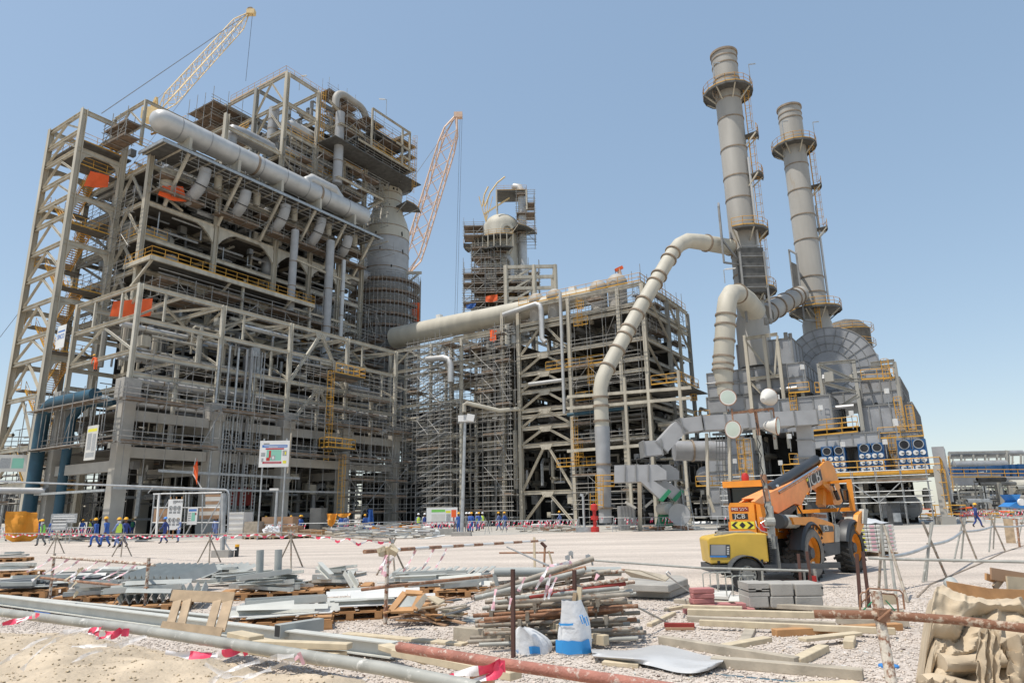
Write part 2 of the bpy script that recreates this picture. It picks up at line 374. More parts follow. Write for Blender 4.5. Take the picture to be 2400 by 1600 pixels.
# loose gravel stones close to the camera
rs=np.random.RandomState(3)
def stones(name,n,m,fy,smin,smax,zf=None,xlim=None):
    ico=np.array([(0,0,1),(.89,0,.1),(.28,.85,-.1),(-.72,.53,.15),(-.72,-.53,-.1),(.28,-.85,.1),(0,0,-.8)],float)
    tri=np.array([(0,1,2),(0,2,3),(0,3,4),(0,4,5),(0,5,1),(6,2,1),(6,3,2),(6,4,3),(6,5,4),(6,1,5)])
    y=fy(rs.rand(n)); x=(rs.rand(n)*2-1)*(y*.80+.4) if xlim is None else xlim(rs.rand(n),y)
    s=smin+(smax-smin)*rs.rand(n)**2; a=rs.rand(n)*6.28
    sc=s[:,None]*np.stack([np.ones(n),.6+.5*rs.rand(n),.4+.4*rs.rand(n)],1)
    P=ico[None]*sc[:,None,:]*(1+.35*(rs.rand(n,7,1)-.5))
    ca,sa=np.cos(a)[:,None],np.sin(a)[:,None]
    X=P[:,:,0]*ca-P[:,:,1]*sa+x[:,None]; Y=P[:,:,0]*sa+P[:,:,1]*ca+y[:,None]
    z=np.array([zf(p,q) for p,q in zip(x,y)]) if zf else np.zeros(n)
    Z=P[:,:,2]+s[:,None]*.2+z[:,None]
    V=np.stack([X,Y,Z],2).reshape(-1,3); F=(tri[None]+(np.arange(n)*7)[:,None,None]).reshape(-1,3)
    me=bpy.data.meshes.new(name); me.vertices.add(len(V)); me.vertices.foreach_set('co',V.ravel())
    me.loops.add(F.size); me.loops.foreach_set('vertex_index',F.ravel().astype(np.int32))
    me.polygons.add(len(F)); me.polygons.foreach_set('loop_start',(np.arange(len(F))*3).astype(np.int32)); me.update(calc_edges=True)
    me.materials.append(MATS[m]); o=bpy.data.objects.new(name,me); S.collection.objects.link(o); o['kind']='stuff'; o['label']='loose pinkish grey gravel stones covering the yard in front'; o['category']='gravel'; return o
stones('loose_gravel',52000,'stone',lambda u:4.8+11*u**1.15,.010,.028)
# ================================================================ STAIR TOWER (far left)
def frame_levels(b): pass
T=thing('stair_tower','tall open cream steel stair tower at far left with orange sheet and yellow handrails','steel tower',W(0,18.3))
TL,TM0,TM1,TZ=5.3,18.3,26.8,51.2
for (l,m) in((0,TM0),(TL,TM0),(0,TM1),(TL,TM1)): member('column',W(l,m,0),W(l,m,TZ if l==0 or m==TM0 else TZ-1),.85,.8,'cream',T)
lev=[fL(*p,0)[1] for p in [(192,304),(178,353),(168,409),(161,460),(150,506),(139,571),(127,637),(120,702),(102,784),(92,840),(82,929)]]
lev=[TZ-.4]+[z for z in lev if z<TZ-2]+[9.5,5.5]
for i,z in enumerate(lev):
    member('beam',W(0,TM0,z),W(0,TM1,z),.42,.6,'cream',T)
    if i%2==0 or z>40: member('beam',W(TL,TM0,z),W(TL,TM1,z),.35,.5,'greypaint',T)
    if i+1<len(lev):
        z2=lev[i+1]; mm=(TM0+TM1)/2
        for a in(TM0+.3,TM1-.3): member('brace',W(0,a,z2+.3),W(0,mm,z-.3),.3,.3,'cream',T)
        if i%2: member('brace',W(TL,TM0,z2),W(TL,mm,z-.3),.25,.25,'greypaint',T)
    if i%2==0:
        for m in(TM0,TM1):
            member('beam',W(0,m,z),W(TL,m,z),.42,.75,'cream',T)
            if z<TZ-1:
                bb=MB().use('cream')
                for l,s in((.4,1),(TL-.4,-1)): bb.prism([W(l,m-.08,z-.3),W(l+s*1.3,m-.08,z-.3),W(l+s*.4,m-.08,z-.75),W(l,m-.08,z-1.8)],E2*.16)
                bb.build('haunch_plate',T)
bs=MB().use('deck'); br=MB().use('yellow'); st=MB().use('yellow')
zz=5.0;k=0; FZ=[5+3.9*i for i in range(11)]
for i,z in enumerate(FZ):
    for (a,c) in((TM0+.5,TM0+2.2),(TM1-2.2,TM1-.5)): 
        if (i%2==0)==(a<20): bs.gbox(.5,TL-.2,a,c,z-.12,z)
    if i%2==0: rail(br,[W(.4,TM0+2.0,z),W(.4,TM0+.3,z),W(TL,TM0+.3,z)])
    else: rail(br,[W(.4,TM1-2.0,z),W(.4,TM1-.3,z)])
    if i<10:
        a,c=(TM0+2.2,TM1-2.2) if i%2==0 else (TM1-2.2,TM0+2.2)
        stair(st,br,W(1.4+1.7*(i%2),a,z),W(1.4+1.7*(i%2),c,z+3.9),1.2,E1)
bs.build('landing',T,each=True); st.use('grate'); 
st.build('stair_flight',T); br.build('handrail',T)
bs=MB().use('deck').gbox(.2,TL+1,TM0,TM1,46.8,47.0); bs.build('top_deck',T); br=MB().use('yellow'); rail(br,[W(0.3,TM1,47),W(.3,TM0,47),W(TL,TM0,47)]); br.build('handrail',T)
def cloth(name,P,m,label,cat,sag=.3,n=7,parent=None,th=.03,rnd=random):
    """quad cloth from four corners, wrinkled, with thickness"""
    a,b_,c,d=[Vector(p) for p in P]; nrm=(b_-a).cross(d-a).normalized(); G=[]
    for i in range(n+1):
        row=[]
        for j in range(n+1):
            u,v=i/n,j/n; p=a.lerp(b_,u).lerp(d.lerp(c,u),v)
            row.append(p+nrm*(sag*(.6*sin(u*9+v*3)+.5*rnd.uniform(-.5,.5))*.5)-EZ*(sag*sin(pi*u)*v*.8))
        G.append(row)
    q=MB().use(m); q.sheet(G); q.sheet([[p-nrm*th for p in reversed(r)] for r in G]); o=q.build(name,parent,smooth=True)
    if label: tag(o,label,cat)
    return o
cloth('orange_sheet',[PM(212,401,17.9),PM(256,412,17.9),PM(252,439,17.9),PM(196,436,17.9)],'orange','small orange sheet tied high on the stair tower at the far left','tarpaulin',.16)
# ================================================================ PIPE RACK (front left)
RB=[0,9.4,18.7,28,37.4]; RZ=24.7; RM=12.5
K=thing('pipe_rack','cream steel frame on grey concrete columns, front of the left plant block','pipe rack',W(0,0))
for L in RB:
    for M in(0,RM):
        ht=14.9 if L==0 else 13.6
        member('concrete_column',W(L,M,0),W(L,M,ht-1.9),1.15,1.3,'concrete',K,'B')
        member('concrete_column',W(L,M,ht-1.9),W(L,M,ht),1.6,1.7,'concgrey',K,'B')
        member('column',W(L,M,ht),W(L,M,RZ),.55,.55,'cream2' if M==0 else 'cream',K)
    for z,h in((6.6,1.0),(10.9,1.1)):
        if L!=0 or z<9: member('concrete_beam',W(L,.8,z),W(L,RM-.8,z),.7,h,'concrete',K,'B')
    for z in(17.7,21.3,RZ-.2,14.2): member('beam',W(L,0.2,z),W(L,RM-.2,z),.4,.5,'cream',K)
    if L==0:
        member('brace',W(0,.2,17.9),W(0,RM/2,21.1),.25,.25,'cream2',K); member('brace',W(0,RM-.2,17.9),W(0,RM/2,21.1),.25,.25,'cream2',K)
        for m in(3.2,8.6): member('post',W(0,m,21.5),W(0,m,RZ-.4),.3,.3,'cream2',K)
    else:
        member('brace',W(L,.2,17.9),W(L,RM/2,21.1),.25,.25,'cream',K); member('brace',W(L,RM-.2,21.5),W(L,RM/2,24.4),.25,.25,'cream',K)
for i in range(4):
    a,c=RB[i],RB[i+1]
    for M in(0,RM):
        for z,h in((7.9,1.0),(11.4,1.0)): member('concrete_beam',W(a+.7,M,z),W(c-.7,M,z),.6,h,'concrete',K,'B')
        for z in(RZ-.25,21.0,17.4,15.4): member('beam',W(a+.3,M,z),W(c-.3,M,z),.4,.55,'cream2' if M==0 else 'cream',K)
    mid=(a+c)/2
    member('post',W(mid,0,11.9),W(mid,0,17.2),.42,.42,'cream2',K); member('post',W(mid,0,8.4),W(mid,0,10.9),.5,.5,'concgrey',K)
    if i==2:
        for (z0,z1) in((17.6,24.3),(12,17.2)):
            member('brace',W(a+.3,-.05,z0+.1),W(mid,-.05,z1),.42,.42,'cream2',K); member('brace',W(c-.3,-.05,z0+.1),W(mid,-.05,z1),.42,.42,'cream2',K)
            pl=MB().use('cream2').prism([W(mid-1,-.12,z1+.1),W(mid+1,-.12,z1+.1),W(mid+.6,-.12,z1-.7),W(mid-.6,-.12,z1-.7)],E2*.14); pl.build('gusset_plate',K)
    else:
        member('brace',W(a+.3,RM,21.2),W(c-.3,RM,24.3),.3,.3,'cream',K)
        member('brace',W(a+.3,4,21.2),W(mid,4,24.3),.3,.3,'cream',K); member('brace',W(c-.3,4,21.2),W(mid,4,24.3),.3,.3,'cream',K)
        member('post',W(mid-2,0,21.3),W(mid-2,0,24.3),.26,.26,'cream2',K); member('post',W(mid+2,0,17.7),W(mid+2,0,20.7),.26,.26,'cream2',K)
    # horizontal plan bracing of the roof level
    member('plan_brace',W(a+.4,.3,RZ-.3),W(mid,RM-.3,RZ-.3),.28,.28,'cream',K); member('plan_brace',W(c-.4,.3,RZ-.3),W(mid,RM-.3,RZ-.3),.28,.28,'cream',K)
    member('beam',W(mid,.2,RZ-.25),W(mid,RM-.2,RZ-.25),.3,.4,'cream',K); member('beam',W(mid,.2,17.4),W(mid,RM-.2,17.4),.3,.4,'cream',K)
b=MB().use('deck')
b.gbox(.8,37.2,.8,12,12.0,12.15); b.gbox(.8,37.2,1.0,12,8.3,8.42); b.gbox(9,37.2,2.5,12,17.6,17.72); b.gbox(19,37,4,12,21.2,21.3)
b.build('floor_slab',K,each=True)
RP=random.Random(5)
def clutter(b,L0,L1,M0,M1,z0,z1,n,rnd,rmax=.35,mats=('equip','silverdull','greypaint','cream','galv'),vert=.35):
    for _ in range(n):
        b.use(rnd.choice(mats)); r=rnd.choice([.06,.08,.12,.16,.22,rmax]); l=rnd.uniform(L0,L1);m=rnd.uniform(M0,M1);z=rnd.uniform(z0,z1)
        k=rnd.random()
        if k<vert:
            zz=rnd.uniform(z0,z1); b.tube(W(l,m,min(z,zz)),W(l,m,max(z,zz)),r,6)
            if rnd.random()<.4: b.path([W(l,m,z),W(l+r*2,m,z+r*2.5),W(min(L1,l+rnd.uniform(1,5)),m,z+r*2.5)],r,6)
        elif k<.75: b.tube(W(l,m,z),W(min(L1,l+rnd.uniform(2,9)),m,z),r,6)
        elif k<.9: b.tube(W(l,m,z),W(l,min(M1,m+rnd.uniform(1,6)),z),r,6)
        else:
            s=rnd.uniform(.3,1.0); b.box(W(l,m,z),(s,s,s*1.2),Matrix.Rotation(-AZ,3,'Z'))
def vessels(b,L0,L1,M0,M1,zs,n,rnd,rr=(.6,1.3)):
    for _ in range(n):
        b.use(rnd.choice(('equip','silverdull','ductgrey','greypaint'))); r=rnd.uniform(*rr); l=rnd.uniform(L0,L1);m=rnd.uniform(M0,M1); z=rnd.choice(zs)
        if rnd.random()<.5: b.lathe(W(l,m,z+.4),[(.01,0),(r*.7,.2),(r,.7),(r,2.6),(r*.7,3.1),(.01,3.3)],12)
        else:
            h=rnd.uniform(2.5,5); b.lathe(W(l,m,z+r+.4),[(.01,0),(r*.7,.15),(r,.5),(r,h),(r*.7,h+.35),(.01,h+.5)],12,axis=E1)
pp=MB()
for z,m,r,mt in((15.1,1.2,.28,'silver'),(14.9,2.2,.2,'silverdull'),(12.9,.9,.45,'silver'),(12.7,2.4,.3,'equip'),(18.2,3,.3,'silverdull'),(18.3,4.5,.4,'galv'),(18.2,6,.25,'silver'),(9.0,2,.3,'equip'),(9.2,4,.4,'silverdull'),(21.8,6,.3,'silver')):
    pp.use(mt).tube(W(1.5 if r!=.45 else .6,m,z),W(37,m,z),r,10,cap=True)
    for l in range(4,37,5): pp.use('ring').tube(W(l,m,z),W(l+.12,m,z),r*1.12,10)
for l,m in((9,.5),(10.2,.6),(11.3,.55),(12.4,.6),(13,.9)):
    pp.use('galv' if l<12 else 'silverdull').tube(W(l,-.6,2),W(l,-.6,19.5+m),.13,6); 
clutter(pp,1,37,2,11.5,12.3,17,330,RP,.3); clutter(pp,1,37,1.5,11.5,8.5,11.6,170,RP,.3); clutter(pp,2,37,2,12,17.8,24,230,RP,.3); clutter(pp,4,37,3,12,0,7.5,190,RP,.35)
vessels(pp,3,36,4,10,(8.5,12.2,17.8),14,RP)
pp.build('process_pipes',K,smooth=True,kind='stuff')
pp=MB()
for l in(10.4,11.6,13.0,14.2):   # cable ladders in front of second bay
    pp.use('galv')
    for s in(-.18,.18): pp.bar(W(l+s,-1.1,.2),W(l+s,-1.1,12.8 if l<12 else 20),.08)
    for i in range(34): pp.bar(W(l-.18,-1.1,.4+.36*i),W(l+.18,-1.1,.4+.36*i),.05)
pp.build('cable_ladder',K,kind='stuff')
cloth('orange_tarpaulin',[PM(266,706,7),PM(358,699,5.5),PM(353,740,5.5),PM(257,741,7)],'orange','bright orange tarpaulin hung in the upper corner of the pipe rack','tarpaulin',.14)
# scaffolding along the rack faces
SC=thing('scaffolding','grey tube scaffold with plank walkways wrapping the concrete columns of the front rack','scaffold',W(0,-1.6))
bt=MB().use('tube'); bp=MB().use('plank'); r1=random.Random(11)
scaff(bt,bp,W(-1.4,-2.4),E1,E2,20,1,[8.6,12.6],2.0,1.3,.045,.2,.9,r1,1.2)
scaff(bt,bp,W(-1.6,-1.6),E2,E1,8,1,[8.6,12.6],2.0,-1.2,.045,.1,.8,r1,1.2)
for i in range(19):
    for z in(4.6,):
        bt.tube(W(i*2-.5,-1.5,z-.2),W(i*2-.5,-1.5,8.8),.035,4)
bt.use('galv'); bt.bar(W(-1,-1.5,4.5),W(38,-1.5,4.5),.12,.22); bt.bar(W(3,-1.5,6.2),W(20,-1.5,6.0),.12,.25); bt.bar(W(-1.5,-1,4.3),W(-1.5,14,4.3),.12,.22)
bt.use('tube')
scaff(bt,bp,W(20,-1.7),E1,E2,8,1,[12.4,14.5,16.6,18.6],2.1,1.2,.04,.3,.45,r1,1.5)
scaff(bt,bp,W(2,-.2),E1,E2,7,1,[14.6,16.6],2.2,1.2,.035,.1,.3,r1,.9)
scaff(bt,bp,W(27,-2.5),E1,E2,5,1,[0,2,4,6,8],2.1,1.2,.04,.5,.5,r1,.5)
bt.build('scaffold_tubes',SC,kind='stuff'); bp.build('scaffold_planks',SC,kind='stuff')
# ================================================================ MAIN BLOCK
B=thing('process_structure','tallest cream steel process structure with many floors, scaffolds and a long silver drum','process structure',W(5.8,12.5))
MF=12.5; ML=[5.8,15.4,24.9,31.2,37.0,42.0]; MM=[12.5,20,28]
ZT={5.8:46.5,15.4:56.5,24.9:68.8,31.2:68.8,37.0:64.0,42.0:60.0}
levels=[25.5,30.5,34.8,39.3,44.2]
up=[49.5,54.5,58.6,63.4]
for L in ML:
    for M in MM:
        zt=ZT[L]; 
        if L==15.4 and M>=20: zt=57
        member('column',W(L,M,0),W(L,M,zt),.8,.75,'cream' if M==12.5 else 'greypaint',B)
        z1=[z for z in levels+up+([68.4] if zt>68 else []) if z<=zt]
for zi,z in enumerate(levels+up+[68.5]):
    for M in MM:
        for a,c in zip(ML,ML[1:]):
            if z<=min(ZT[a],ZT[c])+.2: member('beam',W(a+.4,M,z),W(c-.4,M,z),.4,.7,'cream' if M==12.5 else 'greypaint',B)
    for L in ML:
        if z<=ZT[L]+.2:
            for a,c in zip(MM,MM[1:]): member('beam',W(L,a+.4,z),W(L,c-.4,z),.4,.65,'cream',B)
    if z==25.5:
        pass
for z0,z1 in zip(levels,levels[1:]):     # left face bracing
    mm=(12.5+20)/2
    member('brace',W(5.7,12.9,z0+.3),W(5.7,mm,z1-.3),.35,.35,'cream',B); member('brace',W(5.7,19.6,z0+.3),W(5.7,mm,z1-.3),.35,.35,'cream',B)
    member('brace',W(5.7,20.4,z0+.3),W(5.7,27.6,z1-.3),.35,.35,'greypaint',B)
for z0,z1 in((49.5,54.5),(54.5,58.6),(58.6,63.4),(63.4,68.5)):
    member('brace',W(24.8,12.9,z0+.3),W(24.8,16.2,z1-.3),.32,.32,'cream',B); member('brace',W(24.8,19.6,z0+.3),W(24.8,16.2,z1-.3),.32,.32,'cream',B)
for l0,l1,z0,z1 in((31.2,24.9,49.9,54.2),(31.2,37.0,58.9,63.1),(37.0,42,50,54),(5.8,10.5,41.8,39.8)):
    member('brace',W(l0,12.4,z0),W(l1,12.4,z1),.3,.3,'cream',B)
for z0,z1 in zip(levels[1:],levels[2:]):   # haunches of arched girders at 34.8
    pass
hb=MB().use('cream')
for z in(39.3,25.5,30.5):
    for L in(15.4,24.9,31.2,37.0):
        for s in(-1,1):
            hb.prism([W(L+s*.4,12.3,z-.3),W(L+s*2.8,12.3,z-.3),W(L+s*1.9,12.3,z-.7),W(L+s*.9,12.3,z-1.6),W(L+s*.4,12.3,z-2.3)],E2*.3)
hb.build('haunch_plate',B,each=True)
fl=MB().use('deck')
for z in levels:
    fl.gbox(6.2,42.5,12.9,27.6,z+.36,z+.5)
fl.gbox(25.2,42,13,27,49.9,50.05); fl.gbox(25.2,42,13,27,54.9,55.05); fl.gbox(31,42,13,27,59,59.1); fl.gbox(31,42,15,27,63.8,63.9); fl.gbox(12,25,20,27,49.9,50)
fl.gbox(6,24.8,17,27,44.6,44.7)
fl.build('floor_grating',B,each=True)
# right end of the block round the vessel: light cantilever frame at the very top
cf=[('beam',(46.5,8.2,68.3),(39,8.2,68.3)),('beam',(48.4,8.2,68.3),(46.5,8.2,68.3)),('column',(48.4,8.2,61.3),(48.4,8.2,68.6)),('beam',(48.4,8.2,68.3),(48.4,15,68.3)),('beam',(48.4,8.2,64.8),(45,8.2,64.8)),('beam',(48.4,8.2,62.9),(46,8.2,62.9)),('beam',(49.2,8.2,61.1),(36,8.2,61.1)),('beam',(49.2,8.2,61.1),(49.2,15,61.1)),('brace',(48.4,8.2,64.8),(48.4,15,68.3)),('brace',(48.4,8.2,62.9),(48.4,15,64.8)),('beam',(48.4,8.2,62.9),(48.4,15,62.9)),('beam',(31.2,10,66.2),(41,10,62.8)),('column',(46.5,8.2,61.3),(46.5,8.2,68.3)),('column',(39,8.2,61.3),(39,8.2,68.3)),
 ('beam',(33,9,62.7),(43,9,62.7)),('beam',(33,9,62.7),(33,12.5,62.7)),('beam',(43,9,62.7),(43,12.5,62.7)),('beam',(33,9,53.3),(43,9,53.3)),('beam',(33,9,53.3),(33,12.5,53.3)),('beam',(43,9,53.3),(43,12.5,53.3)),('brace',(43,9,62.7),(41,12.5,60.2)),('brace',(43,9,53.3),(41,12.5,50.8)),('beam',(26,9,37.3),(36.5,9,36.6)),('beam',(26,9,30),(38,9,30))]
for n,p,q in cf: member(n,W(*p),W(*q),.32,.4,'cream',B)
fl=MB().use('grate'); fl.gbox(33.5,52,8.5,13,59.6,59.75); fl.gbox(40,48.2,8.5,15,64.9,65.0); fl.gbox(31,40,8,12.5,59.2,59.3); fl.gbox(39,49.2,8.4,14,61.3,61.4); fl.build('cantilever_deck',B,each=True)
ry=MB().use('yellow')
rail(ry,[W(24.9,27,69),W(24.9,13,69),W(33,13,69)]); rail(ry,[W(33,12.6,65.2),W(45,12.6,65.2)]); rail(ry,[W(40,8.4,65),W(48.2,8.4,65)]); rail(ry,[W(39,8.3,61.5),W(49.2,8.3,61.5),W(49.2,14,61.5)])
for z in(50.0,55.0,59.1): rail(ry,[W(25,12.6,z),W(42,12.6,z)])
rail(ry,[W(5.9,27,44.7),W(5.9,13,44.7)]); rail(ry,[W(5.7,27,35.3),W(5.7,12.6,35.3),W(9,12.6,35.3)])
rail(ry,[W(5.9,19,50),W(15.4,19,50)]); rail(ry,[W(6,12.4,51),W(24,12.4,51)])
ladder(ry,W(31.6,12.2,59),W(31.6,12.2,69),E1,n_out=-E2); ladder(ry,W(49.5,8.2,57),W(49.5,8.2,68),E1,n_out=-E2)
ry.build('yellow_handrails',B)
# cantilever platform with yellow rail in the lower middle
pf=MB().use('grate'); PZ=31.2
pf.gbox(5.0,29.0,8.2,12.6,PZ-.12,PZ); pf.use('cream').bar(W(5,8.2,PZ-.3),W(29,8.2,PZ-.3),.3,.5).bar(W(5,8.2,PZ-.3),W(5,14,PZ-.3),.3,.5)
for l in(5.2,15.4,24.9,28.9): pf.bar(W(l,8.3,PZ-.5),W(l,12.6,PZ-3.2),.25)
for l in(17.5,28.5): pf.bar(W(l,8.6,25.8),W(l,8.6,PZ-.4),.3); 
pf.bar(W(16,8.6,26.2),W(30,8.6,26.2),.3,.4)
pf.build('cantilever_platform',B)
ry=MB().use('yellow'); rail(ry,[W(5,14,PZ),W(5,8.2,PZ),W(29,8.2,PZ),W(29,12,PZ)]); rail(ry,[W(29,11,26.2),W(44,11,26.2)]); ry.build('platform_handrail',B)
# drum platform
dpz=45.6
pf=MB().use('grate'); pf.gbox(4.5,41.8,7.6,13.0,dpz,dpz+.15); pf.use('galv').bar(W(4.5,7.6,dpz-.15),W(41.8,7.6,dpz-.15),.15,.35).bar(W(4.5,7.6,dpz-.15),W(4.5,13,dpz-.15),.15,.35)
pf.use('cream')
for l in(8,15.4,22,28,34,40): pf.bar(W(l,8,dpz-.2),W(l,12.3,dpz-6),.34)
for l in range(5,44,2): pf.bar(W(l,7.6,dpz-.12),W(l,13,dpz-.12),.12,.2)
pf.build('drum_platform',B)
# the drum and its elbows
D=MB().use('silver'); dr=1.5; dz=49.2; dm=10.0
D.lathe(W(5.2,dm,dz),[(.01,-1.2),(.8,-1.1),(1.2,-.7),(1.42,-.2),(dr,.3),(dr,34.0),(1.4,34.5),(.9,35.0),(.01,35.2)],28,axis=E1)
D.build('drum_shell',B,smooth=True)
rb=MB().use('silverdull')
for k in range(2,34,4): rb.lathe(W(5.2+k,dm,dz),[(dr+.03,0),(dr+.03,.12)],28,axis=E1)
rb.use('ring')
for k in(13.1,24.4,): rb.lathe(W(5.2+k,dm,dz),[(dr+.05,0),(dr+.05,.35)],28,axis=E1)
rb.use('cream')
for k in(3,10,17,24,31): rb.gbox(5.2+k,5.6+k,dm-1.5,dm+1.5,dpz+.1,dz-1.2)
rb.build('drum_bands',B,smooth=True)
for (a,c) in(((392,378),(0,0)),):
    pass
ELB=[((480,405),(440,470)),((575,455),(545,508)),((668,488),(638,543)),((752,520),(722,576)),((815,560),(795,600))]
for (a,c) in ELB:
    l0,z0=fM(a[0],a[1],8.9); dx_,dy_=c[0]-a[0],c[1]-a[1]
    e=MB().use('ductgrey'); P=[PM(a[0]+dx_*fx_,a[1]+dy_*fy_,mm_) for fx_,fy_,mm_ in((-.05,-.12,8.9),(.0,.08,8.95),(.12,.3,9.1),(.3,.52,9.5),(.55,.73,10.1),(.8,.88,10.9),(1.05,1.0,11.8))]
    e.path(P,.74,14); e.build('elbow_pipe',B,smooth=True)
    e=MB().use('black').path([P[2].lerp(P[3],.6),P[2].lerp(P[3],.75)],.82,14); e.build('pipe_band',B)
    e=MB().use('ductbeige').lathe(W(l0+3.0,10.6,dpz-2.0),[(.01,0),(.4,.1),(.5,.4),(.5,2.1)],12); e.build('nozzle_stub',B,smooth=True)
e=MB().use('ductbeige').lathe(W(8.0,12.0,dpz-4.4),[(.01,0),(.7,.15),(.95,.7),(.95,3.0)],16); e.build('nozzle_stub',B,smooth=True)
# vertical pipes
vp=MB()
for (px0,py0,px1,py1,M,r,mt) in ((692,540,680,730,9.5,.55,'ductgrey'),(775,565,768,860,9.0,.62,'ductgrey'),(806,610,802,800,9.0,.32,'silver'),(644,320,640,345,10,.0,'x'),(798,265,788,430,10,.75,'ductgrey'),(643,255,640,330,16,.8,'ductgrey')):
    if r==0: continue
    l,z=fM(px0,py0,M); z2=fM(px1,py1,M)[1]; vp.use(mt).tube(W(l,M,z2),W(l,M,z),r,14,cap=True)
    for k in(.3,.6): vp.use('ring').tube(W(l,M,z2+(z-z2)*k),W(l,M,z2+(z-z2)*k+.15),r*1.06,14)
l,z=fM(720,415,9.5); l2,_=fM(795,440,9.5)
vp.use('silver').path([W(l,9.5,z-2),W(l,9.5,z-.6),W(l+.7,9.5,z),W(l2-1,9.5,z),W(l2,9.5,z-.8),W(l2,9.5,z-2.5)],.8,14)
vp.use('silver').path([W(26.5,14,60.5),W(27.3,14,61.2),W(40,14,61.2)],.9,14)
vp.use('silverdull').path([W(17,14,50),W(17,14,54.0),W(17.6,14,55.2),W(19,14,55.4),W(24,14,55.4)],1.1,14)
vp.use('ductgrey').path([W(26,14,56.3),W(33,14,56.3),W(34.5,14,55),W(34.5,14,50)],.9,14)
vp.build('vertical_pipes',B,smooth=True)
# curved overhead line on the roof
tp=MB().use('stack'); cc=PM(818,225,13)
l,z=fM(818,240,12); zt=70.6
tp.path([W(l-2.9,12,zt-3.4)]+arc(W(l-1.0,12,zt-1.9),-E1,EZ,1.9,0,pi*.5,6)+arc(W(l+2.0,12,zt-2.2),EZ,E1,2.1,0.1,pi*.5,6)+[W(l+3.6,12,zt-3.2)],.62,14)
tp.build('overhead_pipe',B,smooth=True)
cl=MB(); R2=random.Random(21)
for z0,z1 in((26,30),(31,34.3),(35.3,39),(39.8,43.8),(44.8,46)): clutter(cl,6.5,41.8,12.8,24,z0,z1,210,R2,.4)
for z0,z1 in((50.1,54.2),(55.1,58.3),(59.2,63)): clutter(cl,25,45,12.8,22,z0,z1,170,R2,.4)
clutter(cl,31,45,12.8,22,63.9,68.6,130,R2,.3); clutter(cl,8,25,18,26,44.8,52,60,R2,.5); clutter(cl,7,44,13,25,0,24,160,R2,.5)
vessels(cl,7,44,14,22,(25.9,30.9,35.2,39.7),22,R2,(.8,1.5)); vessels(cl,26,44,14,20,(50.1,55.1),8,R2,(.8,1.4))
cl.build('floor_equipment',B,smooth=True,kind='stuff')
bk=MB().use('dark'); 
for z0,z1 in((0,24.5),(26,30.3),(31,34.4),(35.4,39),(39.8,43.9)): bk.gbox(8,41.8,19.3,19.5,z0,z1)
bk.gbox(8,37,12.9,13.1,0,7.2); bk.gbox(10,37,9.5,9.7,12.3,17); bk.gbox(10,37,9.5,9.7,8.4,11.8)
bk.build('painted_shade_panel',B,each=True)  # added dark sheets, no real walls: interior shade painted as near-black panels
# scaffolds on the block
SC=thing('scaffolding','dense grey tube scaffold hung over the floors of the tallest structure','scaffold',W(5.8,11))
bt=MB().use('tube'); bp=MB().use('plank')
for z in (40.6,): scaff(bt,bp,W(6,10.2),E1,E2,17,1,[z,z+2.0],2.05,1.8,.045,.3,.85,r1,.4)
scaff(bt,bp,W(6,7.6),E1,E2,10,2,[26.6,28.6],2.2,1.7,.045,.3,.6,r1,.4)
scaff(bt,bp,W(29,9),E1,E2,7,2,[24.5,26.6,28.8,33],2.2,1.7,.045,.3,.7,r1,.4)
scaff(bt,bp,W(7,7.7),E1,E2,17,1,[43.8],2.2,3.4,.035,.6,0,r1,1.7)
scaff(bt,bp,W(25,10.8),E1,E2,10,1,[50.2,52.4,54.6,57.2],2.1,1.4,.045,.35,.5,r1,.6)
scaff(bt,bp,W(34,8.8),E1,E2,8,2,[59.8,62,64.5,66.6],2.1,1.7,.045,.35,.5,r1,1)
scaff(bt,bp,W(20,24),E1,E2,3,3,[61,63.2,65.4],2.6,2.2,.05,.4,.95,r1,2.2)
scaff(bt,bp,W(33.5,13),E1,E2,3,2,[68.8,70.8],2.0,1.6,.04,.4,.8,r1,2)
scaff(bt,bp,W(2.8,13.4),E2,E1,3,1,[47.5,49.4],1.8,1.8,.05,.4,1,r1,1.5)
for z in(25.6,30.5,35.2,39.6): scaff(bt,bp,W(4.6,13),E2,E1,7,0,[z-1.8,z+.1],2.0,1,.04,.3,0,r1,1.2)
bt.build('scaffold_tubes',SC,kind='stuff'); bp.build('scaffold_planks',SC,kind='stuff')
for P,lb in (([W(4.9,14.2,35.2),W(4.9,12.9,36.6),W(6.2,10,34.9),W(5.6,10.4,33.4)],'x'),):
    pass
l,z=fM(403,437,11); cloth('orange_tarpaulin',[W(l-1.2,11,z-.4),W(l+1.4,11,z+.6),W(l+2.0,11,z-1.3),W(l-1.6,11,z-1.8)],'orange','small orange tarpaulin under the left end of the silver drum','tarpaulin',.3)
# framed pergola left of the upper block
for (p,q) in (((15.4,20,57),(24.9,20,57)),((15.4,28,57),(24.9,28,57)),((15.4,20,53),(24.9,20,53)),((8,20,50.5),(8,20,57.5)),((8,20,57.3),(15.4,20,57.3)),((8,20,57.3),(8,28,57.3)),((8,28,46),(8,28,57.3)),((8,20,53.6),(8,28,53.6)),((8,20,53.6),(15.4,20,53.6))): member('beam',W(*p),W(*q),.4,.5,'cream',B)
member('brace',W(8,20,53.6),W(8,24,57.2),.3,.3,'cream',B); member('brace',W(8,28,53.6),W(8,24,57.2),.3,.3,'cream',B)
st=MB().use('yellow'); s2=MB().use('yellow'); stair(st,s2,W(10,21,53.7),W(14,21,57.3),1.2,E2); stair(st,s2,W(20,20,57),W(23.5,20,61),1.2,E2); st.build('stair_flight',B); s2.build('stair_rail',B)
